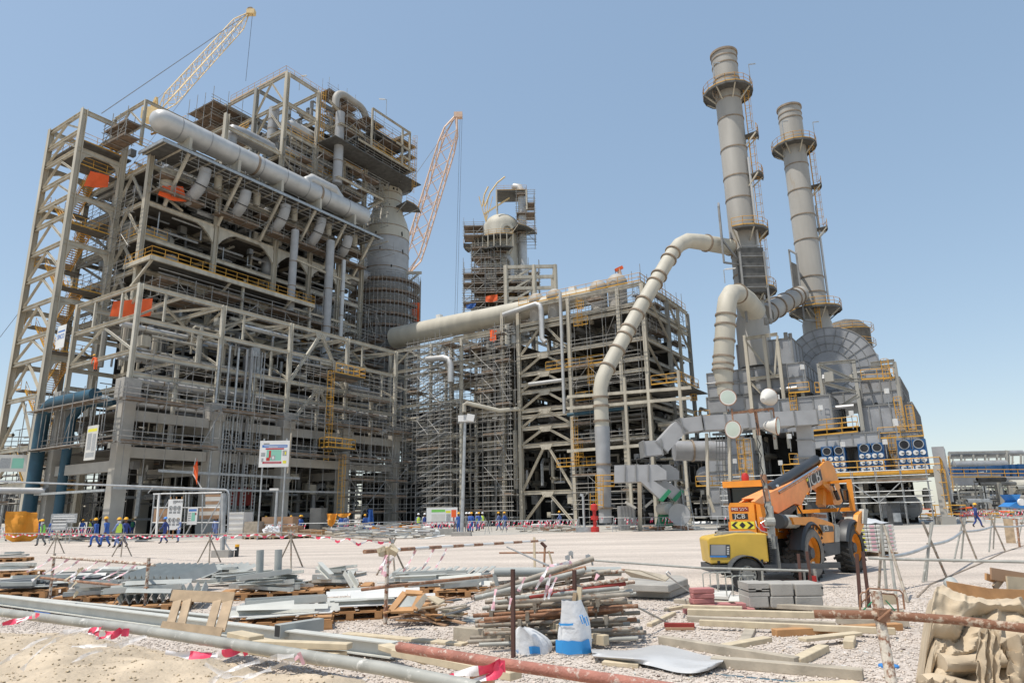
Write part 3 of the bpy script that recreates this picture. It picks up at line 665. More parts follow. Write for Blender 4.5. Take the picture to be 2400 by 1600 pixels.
# ================================================================ REGENERATOR VESSEL
VL,VM=50.5,15.2
def ring_platform(bd,bt_,br_,o,r0,r1,z,n=20,a0=0,a1=2*pi,h=1.1,deck='grate',rail_=True):
    k=max(3,int(n*(a1-a0)/(2*pi))); A=[a0+(a1-a0)*i/k for i in range(k+1)]
    bd.use(deck)
    for a,c in zip(A,A[1:]):
        P=[(r0,a),(r1,a),(r1,c),(r0,c)]; V=[o+Vector((cos(t)*r,sin(t)*r,z)) for r,t in P]; bd.prism(V,(0,0,-.14))
        bd.bar(V[1]-EZ*.15,V[2]-EZ*.15,.08,.3)
    if rail_:
        P=[o+Vector((cos(a)*r1,sin(a)*r1,z)) for a in A]
        rail(br_,P,h,.035,2.0)
    if bt_ is not None:
        for a in A[::2]:
            d=Vector((cos(a),sin(a),0)); bt_.bar(o+d*(r1-.1)+EZ*(z-.2),o+d*r0+EZ*(z-1.5),.14)
V=thing('regenerator_vessel','huge grey cylindrical vessel with cone shoulder rising beside the tall block','vessel',W(VL,VM))
o=W(VL,VM); vb=MB().use('ductbeige'); 
zv=lambda y:dp(905,y,o.y).z; Z1,Z2,Z3,Z4,Z5,Z6=zv(570),zv(545),zv(525),zv(500),zv(480),zv(425)
vb.use('ductgrey').lathe(o,[(4.05,14),(4.05,30),(4.05,Z1)],40,cap=False)
vb.use('ductbeige').lathe(o,[(4.04,Z1),(4.03,Z2),(3.6,Z3),(2.75,Z4),(2.6,Z5),(2.6,Z6+3)],40,cap=False)
vb.build('shell',V,smooth=True)
vr=MB().use('ring')
for r,z in((4.05,zv(668)),(4.05,zv(640)),(4.05,zv(605)),(4.05,Z1),(4.03,Z2),(2.75,Z4),(2.6,Z5),(2.6,zv(462)),(2.6,zv(446))): vr.lathe(o+EZ*z,[(r+.07,0),(r+.07,.12)],40)
vr.use('dark')
for i in range(26):
    a=radians(200+R2.uniform(0,130)); yy=R2.choice([450,455,470,474,490,494,560,564,600,604,640,644]); z=zv(yy); r=4.05 if z<Z2 else 2.6
    vr.box(o+Vector((cos(a)*r,sin(a)*r,z)),(.22,.22,.4))
vr.build('stiffener_ring',V)
bd=MB();bt=MB().use('galv');br=MB().use('yellow')
ring_platform(bd,bt,br,o,2.6,4.6,zv(433)); ring_platform(bd,bt,br,o,2.6,6.0,zv(495),a0=-.8,a1=0.1)
zq_=zv(645); bt.use('cream').bar(o+Vector((3.9,-1,zq_)),o+Vector((6.6,-1,zq_)),.35,.45).bar(o+Vector((6.3,-1,zq_)),o+Vector((4.0,-1,zq_-2)),.3)
bd.build('ring_platform',V); bt.build('platform_brackets',V); br.build('ring_handrails',V)
SC=thing('scaffolding','dark round scaffold tower packed with planks around the foot of the regenerator','scaffold',W(VL,VM))
bt=MB().use('tube');bp=MB().use('plank')
for z in [12+2.05*i for i in range(int((zv(668)-12)/2.05)+1)]:
    for r in(4.7,6.3):
        P=[o+Vector((cos(a)*r,sin(a)*r,z)) for a in [2*pi*i/18 for i in range(19)]]
        for p,q in zip(P,P[1:]):
            for k in((.05,.4,.75,1.1,1.5) if r>6 else(.05,1.0)): bt.tube(p+EZ*k,q+EZ*k,.05,4)
            if r>6: 
                for _ in range(1): bp.bar(p*.9+o*.1+EZ*(z*.1),q*.9+o*.1+EZ*(z*.1),1.3,.16); bp.bar(p+EZ*.16,q+EZ*.16,.03,.22)
for i in range(56):
    a=2*pi*i/56
    for r in(4.7,6.3): bt.tube(o+Vector((cos(a)*r,sin(a)*r,10)),o+Vector((cos(a)*r,sin(a)*r,zv(668)+R2.uniform(0,1.5))),.05,4)
    bt.tube(o+Vector((cos(a)*4.7,sin(a)*4.7,12+2.05*(i%9))),o+Vector((cos(a+.3)*6.3,sin(a+.3)*6.3,14+2.05*(i%9))),.05,4)
bt.build('scaffold_tubes',SC,kind='stuff'); bp.build('scaffold_planks',SC,kind='stuff')
pt=dp(975,722,W(VL,VM).y-1.5); cloth('red_sheet',[pt+Vector((-1,0,1)),pt+Vector((.6,0,1)),pt+Vector((.6,0,-2.4)),pt+Vector((-.6,0,-2.0))],'orange','red orange sheet on the right edge of the round scaffold','tarpaulin',.3)
# teal pipes at lower left
TP=MB().use('tealpipe')
q0=PL(72,1100,-1.5); 
def tealset(mx,ztop):
    return [W(-1.5,mx,2.5),W(-1.5,mx,ztop-1.6),W(-1.5,mx-.5,ztop-.5),W(-1.5,mx-1.6,ztop)]
m1,z1=fL(78,1130,-1.5); m2,z2=fL(113,1130,-1.5); _,zt1=fL(150,935,-1.5)
TP.path([W(-1.5,m1,1.5)]+[W(-1.5,m1,zt1-2.2)]+arc(W(-1.5,m1-2.0,zt1-2.2),E2,EZ,2.0,0,pi/2,6)+[W(-1.5,3.0,zt1-.2)],.64,18)
o=TP.build('teal_pipe',None,smooth=True); tag(o,'thick dark teal pipe rising at left and bending right behind the corner column','pipe')
TP=MB().use('tealpipe').path([W(-.2,m2,1.5),W(-.2,m2,zt1-1.8),W(.2,m2-.5,zt1-.8),W(.6,m2-1.2,zt1-.2),W(1.5,5,zt1-.3)],.46,16); o=TP.build('teal_pipe',None,smooth=True); tag(o,'thinner dark teal pipe standing just right of the thick teal pipe','pipe')
# ================================================================ CENTRE STRUCTURE
LF=44.0; LM=52.5; LB=61.0
K=thing('process_structure','wide centre steel structure with stacked inverted V braces, beige pipe on its roof','process structure',W(LF,-20))
SM=[-5.0,-14.2,-16.9,-24.9,-32.2,-35.6]; SZ=29.7
for M in SM:
    for L in(LF,LM,LB):
        zt=SZ if M<-10 else 26.5
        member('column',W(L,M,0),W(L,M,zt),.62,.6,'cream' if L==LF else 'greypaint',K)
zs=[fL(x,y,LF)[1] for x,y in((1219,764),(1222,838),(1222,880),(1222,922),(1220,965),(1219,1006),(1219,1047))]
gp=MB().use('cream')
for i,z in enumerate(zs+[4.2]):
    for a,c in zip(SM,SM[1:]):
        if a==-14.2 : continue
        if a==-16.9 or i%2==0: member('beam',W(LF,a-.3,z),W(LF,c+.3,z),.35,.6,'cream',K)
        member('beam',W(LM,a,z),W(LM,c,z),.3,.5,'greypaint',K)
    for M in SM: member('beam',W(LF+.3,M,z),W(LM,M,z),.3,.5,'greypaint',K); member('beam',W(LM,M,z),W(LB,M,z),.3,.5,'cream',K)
    nxt=(zs+[4.2,0])[i+1]; mid=-20.9
    if i not in(0,):
        member('brace',W(LF-.05,mid+.3,z-.2),W(LF-.05,-17.1,nxt+.2),.35,.35,'cream',K); member('brace',W(LF-.05,mid-.3,z-.2),W(LF-.05,-24.7,nxt+.2),.35,.35,'cream',K)
        gp.prism([W(LF-.15,mid+1,z+.1),W(LF-.15,mid-1,z+.1),W(LF-.15,mid-.6,z-.6),W(LF-.15,mid+.6,z-.6)],E1*.12)
    else:
        member('brace',W(LF,mid,z-.2),W(LF,-17.1,zs[1]+.2),.35,.35,'cream',K); member('brace',W(LF,mid,z-.2),W(LF,-24.7,zs[1]+.2),.35,.35,'cream',K)
gp.build('gusset_plate',K,each=True)
for z in(SZ,26.4,22.5,18.6,14.2): # right end face
    member('beam',W(LF,-35.6,z),W(LB,-35.6,z),.4,.55,'cream',K); 
    for a,c in((-5,-14.2),(-16.9,-24.9),(-24.9,-32.2),(-32.2,-35.6)): member('beam',W(LF,a,z if a<-10 else z-3),W(LF,c,z if a<-10 else z-3),.35,.6,'cream',K)
for a,c,z in((LF,LM,SZ),(LM,LB,SZ),(LF,LM,22.5),(LM,LB,22.5)):
    member('brace',W(a,-35.7,z-.3),W(c,-35.7,z-6),.3,.3,'cream',K)
member('column',W(56.8,-35.6,0),W(56.8,-35.6,SZ),.5,.5,'cream',K)
fl=MB().use('deck')
for i,z in enumerate(zs): fl.gbox(LF+.2,LB,-35.3,-16.9,z+.32,z+.44)
for z in(7.5,12.4,16.5,20.8,24.6): fl.gbox(LF+1,LB,-16.5,-5,z,z+.12)
fl.build('floor_grating',K,each=True)
c=MB(); R3=random.Random(31)
for z0,z1 in zip([.2,4.6]+sorted(zs)[:-1],[4,]+[z-.3 for z in sorted(zs)]): clutter(c,LF+.4,LB-1,-35,-17.2,z0,z1,95,R3,.35,('equip','silverdull','greypaint','galv','cream','ductgrey'))
clutter(c,LF+.5,LB,-16,-5.3,0,26,330,R3,.35); vessels(c,LF+2,LM,-34,-18,[z+.45 for z in zs[1:]],26,R3,(.6,1.1))
c.build('floor_equipment',K,smooth=True,kind='stuff')
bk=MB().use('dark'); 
bk.gbox(LM+1,LM+1.2,-35,-6,0,13.5); bk.gbox(LM+1,LM+1.2,-35,-17,14,24); bk.build('painted_shade_panel',K,each=True)  # near-black sheets added to stand in for shade deep inside the floors
# domes on the roof
for x,y,rr in((1258,704,1.15),(1300,694,1.15),(1403,676,1.25),(1446,664,1.4)):
    m,z=fL(x,y,LF+1.5); d=MB().use('stack').lathe(W(LF+1.5,m,z-.1),[(rr*.9,-3.5),(rr*.9,-.4)]+[(rr*cos(t*pi/12),rr*sin(t*pi/12)) for t in range(-1,6)]+[(.01,rr)],20); d.build('vessel_dome',K,smooth=True)
ry=MB().use('yellow')
rail(ry,[W(LF,-17,SZ+.4),W(LF,-35.4,SZ+.4),W(LB,-35.4,SZ+.4)])
m0,z0=fL(1290,872,LF-.6); m1,_=fL(1390,872,LF-.6); zz=fL(1320,862,LF-.6)[1]
rail(ry,[W(LF-.6,-21.5,zz),W(LF-.6,-30,zz)]); 
for (x0,y0,x1,y1) in((1345,765,1378,765),(1350,940,1390,940),(1305,1095,1400,1095),(1355,725,1368,720)):
    a,z=fL(x0,y0,LF-.4); c_,_=fL(x1,y1,LF-.4); rail(ry,[W(LF-.4,a,z),W(LF-.4,c_,z)])
for (x,y0,y1) in((1387,905,840),(1360,765,700),(1352,1090,980),(1362,1075,1030)):
    m,za=fL(x,y0,LF-.5); zb=fL(x,y1,LF-.5)[1]; ladder(ry,W(LF-.5,m,za),W(LF-.5,m,zb),E2,n_out=-E1,w=.6)
ry.build('yellow_handrails',K)
pp=MB()
m,z=fL(1335,705,LF-.8); pp.use('silver').tube(W(LF-.8,-24.2,14),W(LF-.8,-24.2,SZ+.8),.22,10)
mA,zA=fL(1180,738,LF-1.2); mB,zB=fL(1268,710,LF-1.2); pp.use('silver').path([W(LF-1.2,mA,zA)]+[W(LF-1.2,mB+.8,zB),W(LF-1.2,mB+.2,zB-.3),W(LF-1.2,mB,zB-1)]+[W(LF-1.2,mB,zB-5),W(LF-1.2,mB-.5,zB-5.6)],.36,12)
m,z=fL(1090,945,LF-6); m2,z2=fL(1170,962,LF-6); m3,z3=fL(1215,958,LF-6)
pp.use('ductbeige').path([PL(1088,965,38),PL(1088,948,38),PL(1094,944,38),PL(1170,962,41),PL(1215,958,43.4)],.28,8)
pp.use('tealpipe').tube(PL(1330,972,43),PL(1475,955,43),.22,8); pp.use('silver').tube(PL(1240,900,43.5),PL(1320,890,43.5),.25,8)
pp.use('silver').path([PL(1000,842,38),PL(1040,838,38),PL(1052,842,38),PL(1056,855,38),PL(1056,895,38)],.42,12)
pp.build('process_pipe',K,smooth=True,each=True)
# rails & decks to the right of the structure (bridge toward the furnaces)
pf=MB(); pf.use('cream')
for y0,y1 in((920,908),(947,932),(1047,1034)):
    pf.bar(PL(1330,y0+10,42),PL(1620,y1,42),.28,.36)
for x in(1470,1525,1600): 
    m,_=fL(x,1000,42); pf.bar(W(42,m,0),W(42,m,17.5),.32)
pf.use('grate').prism([PL(1335,928,42),PL(1620,905,42),PL(1620,905,42)+E1*6,PL(1335,928,42)+E1*6],(0,0,-.12)); pf.build('bridge_frame',K)
ry=MB().use('yellow'); m,z=fL(1527,908,42); m2,_=fL(1600,908,42); rail(ry,[W(42,m,z+.3),W(42,m2,z+.3),W(48,m2,z+.3)]); ry.build('bridge_handrail',K)
for x0,y0,x1,y1,l in((1148,773,1164,797,'small orange sheet under the beige pipe on the centre structure'),):
    cloth('orange_sheet',[PL(x0,y0,43),PL(x1,y0,43),PL(x1,y1,43),PL(x0,y1,43)],'orange',l,'tarpaulin',.3)
# beige transfer pipe
TPp=MB().use('ductbeige'); m0=fL(935,790,LF+2)[0]; 
P0=PL(925,792,LF+2); P1=PL(1160,742,LF+2); P2=PL(1400,690,LF+2)
TPp.path([P0,P0.lerp(P1,.5),P1,P2],[1.75,1.7,1.5,1.25],26); o=TPp.build('transfer_pipe',None,smooth=True); tag(o,'long thick beige pipe sloping between the tall block and the centre structure roof','pipe')
mh=MB().use('white'); mh.box(P0.lerp(P1,.47)+EZ*1.8,(.8,.8,.8),Matrix.Rotation(-AZ,3,'Z')); q=P1.lerp(P2,.78); mh.box(q+EZ*1.5,(.9,.9,.6),Matrix.Rotation(-AZ,3,'Z')); mh.build('inspection_hatch',o)
# scaffold stair tower
SC=thing('scaffold_stair_tower','tall grey tube scaffold with zigzag stairs standing between the two big structures','scaffold',W(38,-6))
bt=MB().use('tube');bp=MB().use('plank'); r4=random.Random(4)
scaff(bt,bp,W(38,-9.6),E2,E1,4,2,[0]+[2.05*i for i in range(1,13)],2.0,1.4,.042,.35,.12,r4,1.6)
stb=MB().use('galv');
for i in range(12):
    a,c=(-3.2,-8.4); z=2.05*i
    for s in (0,1): stb.bar(W(38.4+s*.9,a,z+.2),W(38.4+s*.9,c,z+2.2),.06,.22)
    for k in range(8): q=W(38.4,a+(c-a)*(k+.5)/8,z+.3+2*(k+.5)/8); stb.bar(q,q+E1*.9,.25,.04,up=EZ)
    bt.tube(W(38.4,a,z+1.2),W(38.4,c,z+3.2),.04,4); bt.tube(W(38.4,a,z+.8),W(38.4,c,z+2.8),.04,4); 
    bt.tube(W(39.3,c,z+2.2),W(39.3,a,z+2.3),.04,4)
stb.build('stair_flight',SC,kind='stuff'); bt.build('scaffold_tubes',SC,kind='stuff'); bp.build('scaffold_planks',SC,kind='stuff')
SC=thing('scaffolding','dense grey scaffold filling the gap right of the stair tower under the beige pipe','scaffold',W(41,-12))
bt=MB().use('tube');bp=MB().use('plank')
scaff(bt,bp,W(42,-16.6),E2,E1,2,1,[0]+[2.0*i for i in range(1,14)],1.2,1.3,.045,.5,.35,r4,1.2)
scaff(bt,bp,W(42,-14),E2,E1,5,1,[0]+[2.0*i for i in range(1,11)],2.0,1.3,.04,.35,.25,r4,1.0)
scaff(bt,bp,W(42.4,-13.6),E2,E1,5,2,[20.8,22.6,24.6],2.0,1.5,.045,.45,.6,r4,1.2)
scaff(bt,bp,W(42.8,-35),E2,E1,4,1,[z-.2 for z in sorted(zs)]+[28.4],2.3,1.0,.035,.2,.15,r4,.6)
scaff(bt,bp,W(42.8,-34),E2,E1,4,1,[0,2,4,6],2.2,1.2,.035,.3,.2,r4,.6)
scaff(bt,bp,W(40,-2),E2,E1,7,1,[0]+[2.0*i for i in range(1,8)],2.0,1.3,.04,.35,.25,r4,1.0)
scaff(bt,bp,W(44.5,-35.3),E1,E2,7,1,[24.5,26.5,28.4,30.2],2.2,1.2,.04,.35,.4,r4,1.5)
bt.build('scaffold_tubes',SC,kind='stuff'); bp.build('scaffold_planks',SC,kind='stuff')
K2=thing('pipe_rack','lower cream steel frame linking the tall block to the centre structure','pipe rack',W(40,0))
for m in(-9.5,-4,4):
    for l in(40.5,44): member('column',W(l,m,0),W(l,m,25.8),.45,.45,'cream2',K2)
for z in(25.6,22.4,17,12,7.5):
    for l in(40.5,44): member('beam',W(l,-9.5,z),W(l,6,z),.35,.5,'cream2',K2)
    for m in(-9.5,-4,4): member('beam',W(40.5,m,z),W(44,m,z),.3,.4,'cream2',K2)
for a,c in((-9.5,-4),(-4,4)): member('brace',W(40.4,a,22.6),W(40.4,(a+c)/2,25.3),.25,.25,'cream2',K2); member('brace',W(40.4,c,22.6),W(40.4,(a+c)/2,25.3),.25,.25,'cream2',K2)
for z in(16,12,7): member('brace',W(40.4,-9,z),W(40.4,3.5,z+4.5),.25,.25,'cream2',K2)
c=MB(); clutter(c,41,60,-8,12,0,17,260,R3,.35); c.build('process_pipes',K2,smooth=True,kind='stuff')
bk=MB().use('dark').gbox(56,56.3,-8,14,0,19); bk.gbox(43,43.2,-3,11.5,0,8); bk.build('painted_shade_panel',K2)  # added dark sheets paint shade into the bright gaps at the rack foot
# ================================================================ REACTOR COLUMN (far centre)
o=Vector((-2.0,150,0)); V=thing('reactor_column','beige column with round dome top and half ring platforms behind the centre structure','vessel',o)
r0=4.3; zt=dp(1190,500,150).z
vb=MB().use('ductbeige').lathe(o,[(r0,0),(r0,zt-4)]+[(r0*cos(t*pi/14),zt-4+3.4*sin(t*pi/14)) for t in range(1,7)]+[(.01,zt-.6)],36)
vb.use('casing').lathe(o,[(r0+.12,34),(r0+.12,48)],36)
vb.build('shell',V,smooth=True)
vb=MB().use('silver'); a=Vector((o.x+4.9,o.y-2.3,0))
vb.path([a+EZ*38,a+EZ*(zt+4),a+Vector((-.6,.3,zt+5.6)),a+Vector((-1.8,.8,zt+6)),],.95,14)
a=Vector((o.x+2.2,o.y-4.6,0)); vb.path([a+EZ*36,a+EZ*(zt-14),a+Vector((-.8,.2,zt-12.6)),a+Vector((-2.5,.9,zt-12.3))],.6,12)
vb.use('ductbeige').lathe(Vector((o.x+1.2,o.y-3.6,zt-6)),[(1.5,0),(1.5,.9),(.9,.9),(.9,.4)],18,axis=(.2,-1,.0))
vb.build('overhead_line',V,smooth=True)
bd=MB();bt=MB().use('cream');br=MB().use('yellow')
for z,r1_,a0,a1 in((zt-8,7.0,2.4,5.1),(zt-23.5,7.2,2.2,5.6),(zt-43,6.6,2.4,5.6)):
    ring_platform(bd,bt,br,o,r0,r1_,z,24,a0,a1); ring_platform(bd,bt,br,o,r0,r1_,z-3,24,a0,a1,rail_=False)
    for i in range(14):
        a=a0+(a1-a0)*i/13; bt.bar(o+Vector((cos(a)*r1_,sin(a)*r1_,z)),o+Vector((cos(a)*r1_,sin(a)*r1_,z-3)),.18)
ring_platform(bd,bt,br,o,r0,8.5,zt-24,24,-1.0,.1); ring_platform(bd,bt,br,o,r0,8.4,zt-6,24,-1.1,-.2); ring_platform(bd,bt,br,o,r0,9,zt-8,24,2.7,3.3)
bd.box(o+Vector((2.5,-1,zt+4)),(7,6,.3)); 
for dx,dy in((-1,-4),(6,-4),(-1,2),(6,2)): bt.bar(o+Vector((dx,dy,zt-1)),o+Vector((dx,dy,zt+4)),.3)
rail(br,[o+Vector((-1,-4,zt+4.1)),o+Vector((6,-4,zt+4.1)),o+Vector((6,2,zt+4.1))])
bd.build('ring_platform',V,each=False); bt.build('platform_bracket',V); br.build('ring_handrails',V)
dv=MB().use('craneye')
for i in range(4): dv.bar(o+Vector((-3.6,-2,zt-3)),o+Vector((-5.2+i*1.1,-2,zt+3.5)),.15)
dv.path([o+Vector((-3.8,-2,zt+1)),o+Vector((-2.5,-2,zt+4.5)),o+Vector((-.8,-2,zt+7)),o+Vector((1,-2,zt+8.5))],.18,6); dv.path([o+Vector((-4.4,-2,zt+1)),o+Vector((-3.9,-2,zt+4)),o+Vector((-3,-2,zt+6))],.18,6)
dv.bar(o+Vector((-4,-2,zt-1)),o+Vector((2,-2,zt+3)),.3); dv.build('davit_frame',V)
F=MB().use('cream'); a0=dp(1187,720,138);
for dx in(0,6,10.5): 
    for dy in (0,7): F.bar(Vector((a0.x+dx,138+dy,20)),Vector((a0.x+dx,138+dy,dp(1200,622,138).z-dy*.0)),.75)
for z in(dp(1200,626,138).z,dp(1200,650,138).z,dp(1200,676,138).z,dp(1200,700,138).z):
    F.bar(Vector((a0.x,138,z)),Vector((a0.x+10.5,138,z)),.5,.7); F.bar(Vector((a0.x+10.5,138,z)),Vector((a0.x+10.5,145,z)),.5,.7); F.bar(Vector((a0.x,138,z)),Vector((a0.x,145,z)),.5,.7)
    F.bar(Vector((a0.x,138,z-3.5)),Vector((a0.x+6,138,z)),.4)
F.build('steel_frame',V)
SC=thing('scaffolding','dark layered scaffold with blue and orange sheets around the foot of the far beige column','scaffold',o)
bt=MB().use('tube');bp=MB().use('plank')
za=dp(1140,640,150).z
scaff(bt,bp,Vector((o.x-8.5,142.5,0)),Vector((1,0,0)),Vector((0,1,0)),7,2,[za-16+2.2*i for i in range(7)],2.4,2,.07,.4,.75,r4,3.0)
scaff(bt,bp,Vector((o.x-6.8,144,0)),Vector((1,0,0)),Vector((0,1,0)),3,1,[zt-38,zt-35,zt-32,zt-29,zt-26,zt-23.5,zt-21,zt-18.5,zt-16,zt-13.5,zt-11],2.2,2,.06,.5,.7,r4,1.0)
scaff(bt,bp,Vector((o.x-8.5,144,0)),Vector((1,0,0)),Vector((0,1,0)),2,2,[zt-8,zt-5.8],2.2,2,.05,.4,.8,r4,1.5)
scaff(bt,bp,Vector((o.x+3.6,146,0)),Vector((1,0,0)),Vector((0,1,0)),2,2,[zt-9,zt-6.6,zt-4.2,zt-1.8,zt+.6,zt+3],2.1,2,.06,.4,.6,r4,1.0)
for zz_ in range(9):
    zk=zt-12-zz_*4.1
    for a_ in range(12):
        t0=2.2+a_*.225;t1=t0+.225
        for rr_ in(5.0,6.4):
            for k_ in(0,1.1,2.2): bt.tube(o+Vector((cos(t0)*rr_,sin(t0)*rr_,zk+k_)),o+Vector((cos(t1)*rr_,sin(t1)*rr_,zk+k_)),.06,4)
            bt.tube(o+Vector((cos(t0)*rr_,sin(t0)*rr_,zk-1.9)),o+Vector((cos(t0)*rr_,sin(t0)*rr_,zk+2.4)),.06,4)
        bp.bar(o+Vector((cos(t0)*5.7,sin(t0)*5.7,zk)),o+Vector((cos(t1)*5.7,sin(t1)*5.7,zk)),1.5,.12,up=EZ)
bt.build('scaffold_tubes',SC,kind='stuff'); bp.build('scaffold_planks',SC,kind='stuff')
cloth('orange_sheet',[dp(1138,694,141.5),dp(1166,690,141.5),dp(1166,704,141.5),dp(1138,707,141.5)],'orange','orange sheet on the scaffold of the far beige column','tarpaulin',.3)
cloth('blue_sheet',[dp(1092,714,141.5),dp(1116,710,141.5),dp(1114,718,141.5),dp(1094,724,141.5)],'bluetarp','blue sheet on the scaffold left of the orange one','tarpaulin',.3)
# ================================================================ CRANES
def boom(name,pA,pB,w,col,label,extra=None):
    T=thing(name,label,'crane',(pA.x,pA.y,0)); b=MB().use(col); d=(pB-pA).normalized(); x=Vector((0,1,0)).cross(d).normalized(); y=d.cross(x); L=(pB-pA).length; n=int(L/(w*1.1))
    def wd(t): return w*min(1,.15+t*8,.15+(1-t)*7)
    prev=None
    for i in range(n+1):
        t=i/n; c=pA.lerp(pB,t); ww=wd(t)/2; cur=[c+x*ww+y*ww,c-x*ww+y*ww,c-x*ww-y*ww,c+x*ww-y*ww]
        if prev:
            for k in range(4):
                b.tube(prev[k],cur[k],w*.055,4); b.tube(prev[k],cur[(k+1)%4],w*.028,4); b.tube(prev[(k+1)%4],cur[k],w*.028,4) if i%2 else None
        prev=cur
    b.build('lattice_boom',T); return T,d
A=dp(372,262,150);Bp=dp(582,32,165)
T,d=boom('crawler_crane',A,Bp,2.4,'craneye','yellow lattice crane boom leaning right above the left end of the silver drum')
h=MB().use('craneye').box(Bp+Vector((.8,0,.3)),(2.2,1.5,1.4)).use('ring').lathe(Bp+Vector((.5,0,1.0)),[(1.0,-.3),(1.0,.3)],12,axis=(0,1,0)); h.build('boom_head',T)
c=MB().use('cable'); c.tube(Bp,dp(238,266,130),.09,4); c.tube(Bp,dp(360,240,150),.05,4); c.tube(Bp+Vector((1.2,0,0)),dp(576,190,165),.07,4); c.tube(Bp,dp(0,790,120),.05,4); c.build('boom_cable',T)
h=MB().use('craneye').box(A+Vector((-1.5,0,-1)),(4,3,3)); h.bar(A+Vector((-3,0,-2)),A+Vector((-1,0,4)),.5).bar(A+Vector((0,0,-2)),A+Vector((-1,0,4)),.5); h.build('boom_foot',T)
A=dp(956,640,190);Bp=dp(1068,275,190)
T,d=boom('crawler_crane',A,Bp,4.6,'craneor','pale orange lattice crane boom behind the regenerator vessel')
h=MB().use('craneor').box(Bp+Vector((.8,0,.6)),(2.6,1.5,1.8)); h.build('boom_head',T)
c=MB().use('cable'); c.tube(Bp,dp(958,432,185),.07,4); c.tube(Bp+Vector((1.4,0,0)),dp(1066,740,190),.06,4); c.tube(Bp+Vector((2,0,0)),dp(1071,740,190),.06,4); c.build('boom_cable',T)
T=thing('mobile_crane','small orange crane tip rising behind the roof of the centre structure','crane',dp(1455,660,110)-EZ*20)
b=MB().use('craneor'); q=dp(1462,668,112); e=dp(1450,630,112); b.bar(q-EZ*2,e,.55); b.bar(dp(1449,662,112),e,.12); b.use('orange').bar(e-Vector((.6,0,.3)),e+Vector((.7,0,.3)),.6,.5); b.use('cable').tube(e-Vector((.6,0,.3)),dp(1444,655,112),.05,4); b.build('telescopic_boom',T)
# ================================================================ CHIMNEYS
def chimney(x,y,zb,zt,r,label,rings,plats,ladders,side):
    o=Vector((x,y,0)); T=thing('chimney',label,'chimney',o)
    b=MB().use('stack').lathe(o,[(r*1.18,zb-6),(r*1.18,zb-.5),(r,zb+.5),(r,zt),(r-.15,zt),(r-.15,zt-4)],32); b.build('shell',T,smooth=True)
    g=MB().use('ring')
    for z in rings: g.lathe(o+EZ*z,[(r+.07,0),(r+.07,.15)],32)
    g.lathe(o+EZ*(zt-.1),[(r+.16,0),(r+.16,.3),(r-.1,.3)],32); g.build('stiffener_rings',T,smooth=False)
    bd=MB();bt=MB().use('cream');br=MB().use('yellow')
    for (z,r1,a0,a1) in plats: ring_platform(bd,bt,br,o,r,r1,z,16,a0,a1)
    for z0,z1,ang in ladders:
        d=Vector((cos(ang),sin(ang),0)); ladder(br,o+d*(r+.35)+EZ*z0,o+d*(r+.35)+EZ*z1,Vector((-d.y,d.x,0)),.55,True,d)
    # pipes up the side
    sp=MB().use('silver')
    d=Vector((cos(side),sin(side),0)); sp.tube(o+d*(r+.3)+EZ*(zb+2),o+d*(r+.3)+EZ*(zt-16),.16,8); sp.build('sample_pipe',T,smooth=True)
    bd.build('service_platform',T); bt.build('platform_brackets',T); br.build('yellow_ladder',T)
    lp=MB().use('galv')
    for a in(-2.4,-.6):
        d=Vector((cos(a),sin(a),0)); q=o+d*(plats[0][1]-.1)+EZ*plats[0][0]; lp.tube(q,q+EZ*3.2,.05,4).bar(q+EZ*3.2,q+EZ*3.2+Vector((.9,0,.1)),.1,.12)
    lp.build('platform_lamp',T)
    # wheel shaped lugs near the top
    wg=MB().use('ring')
    for a in(-2.7,-.3):
        d=Vector((cos(a),sin(a),0)); c=o+d*(r+.5)+EZ*(zt-6.5); P=[c+d*(.5*cos(t))+EZ*(.7*sin(t)) for t in [2*pi*i/10 for i in range(10)]]; wg.path(P,.06,4,closed=True); wg.bar(c-d*.5,c+d*.5,.05).bar(c-EZ*.7,c+EZ*.7,.05)
    wg.build('lifting_lug',T); return T,o
X1,Y1=29.2,80.0
zpx=lambda x,y,Y: dp(x,y,Y).z
ZT1=zpx(1694,131,Y1)
rng=[zpx(1697,y+10,Y1) for y in(134,150,183,232,276,346,412,463,592,640,700)]
T1,o1=chimney(X1,Y1,24,ZT1,1.63,'taller left chimney, grey steel stack with three ring platforms and orange ladders',rng,
  [(zpx(1700,221,Y1),3.15,0,2*pi),(zpx(1757,548,Y1),3.1,-2.3,1.6),(zpx(1800,685,Y1),3.2,-1.2,1.6),(zpx(1757,327,Y1),3.2,-.75,-.1),(zpx(1760,422,Y1),3.2,-.95,-.1)],
  [(zpx(1757,327,Y1)+.1,zpx(1700,210,Y1),-.45),(zpx(1757,422,Y1),zpx(1757,335,Y1),-.5),(zpx(1757,538,Y1),zpx(1757,425,Y1),-.4),(zpx(1760,690,Y1),zpx(1757,545,Y1),-.2)],-.9)
X2,Y2=42.6,92.0
ZT2=zpx(1857,257,Y2)
rng=[zpx(1860,y+9,Y2) for y in(264,276,384,444,502,560,646,682)]
T2,o2=chimney(X2,Y2,27,ZT2,1.63,'shorter right chimney, grey steel stack with one high ring platform',rng,
  [(zpx(1865,347,Y2),3.1,0,2*pi),(zpx(1925,728,Y2),3.4,0,2*pi),(zpx(1910,441,Y2),3.0,-.6,.1),(zpx(1925,540,Y2),3.0,-.6,.1)],
  [(zpx(1910,441,Y2),zpx(1870,335,Y2),-.3),(zpx(1925,540,Y2),zpx(1912,446,Y2),-.3),(zpx(1925,790,Y2),zpx(1925,722,Y2),-1.9)],-.2)
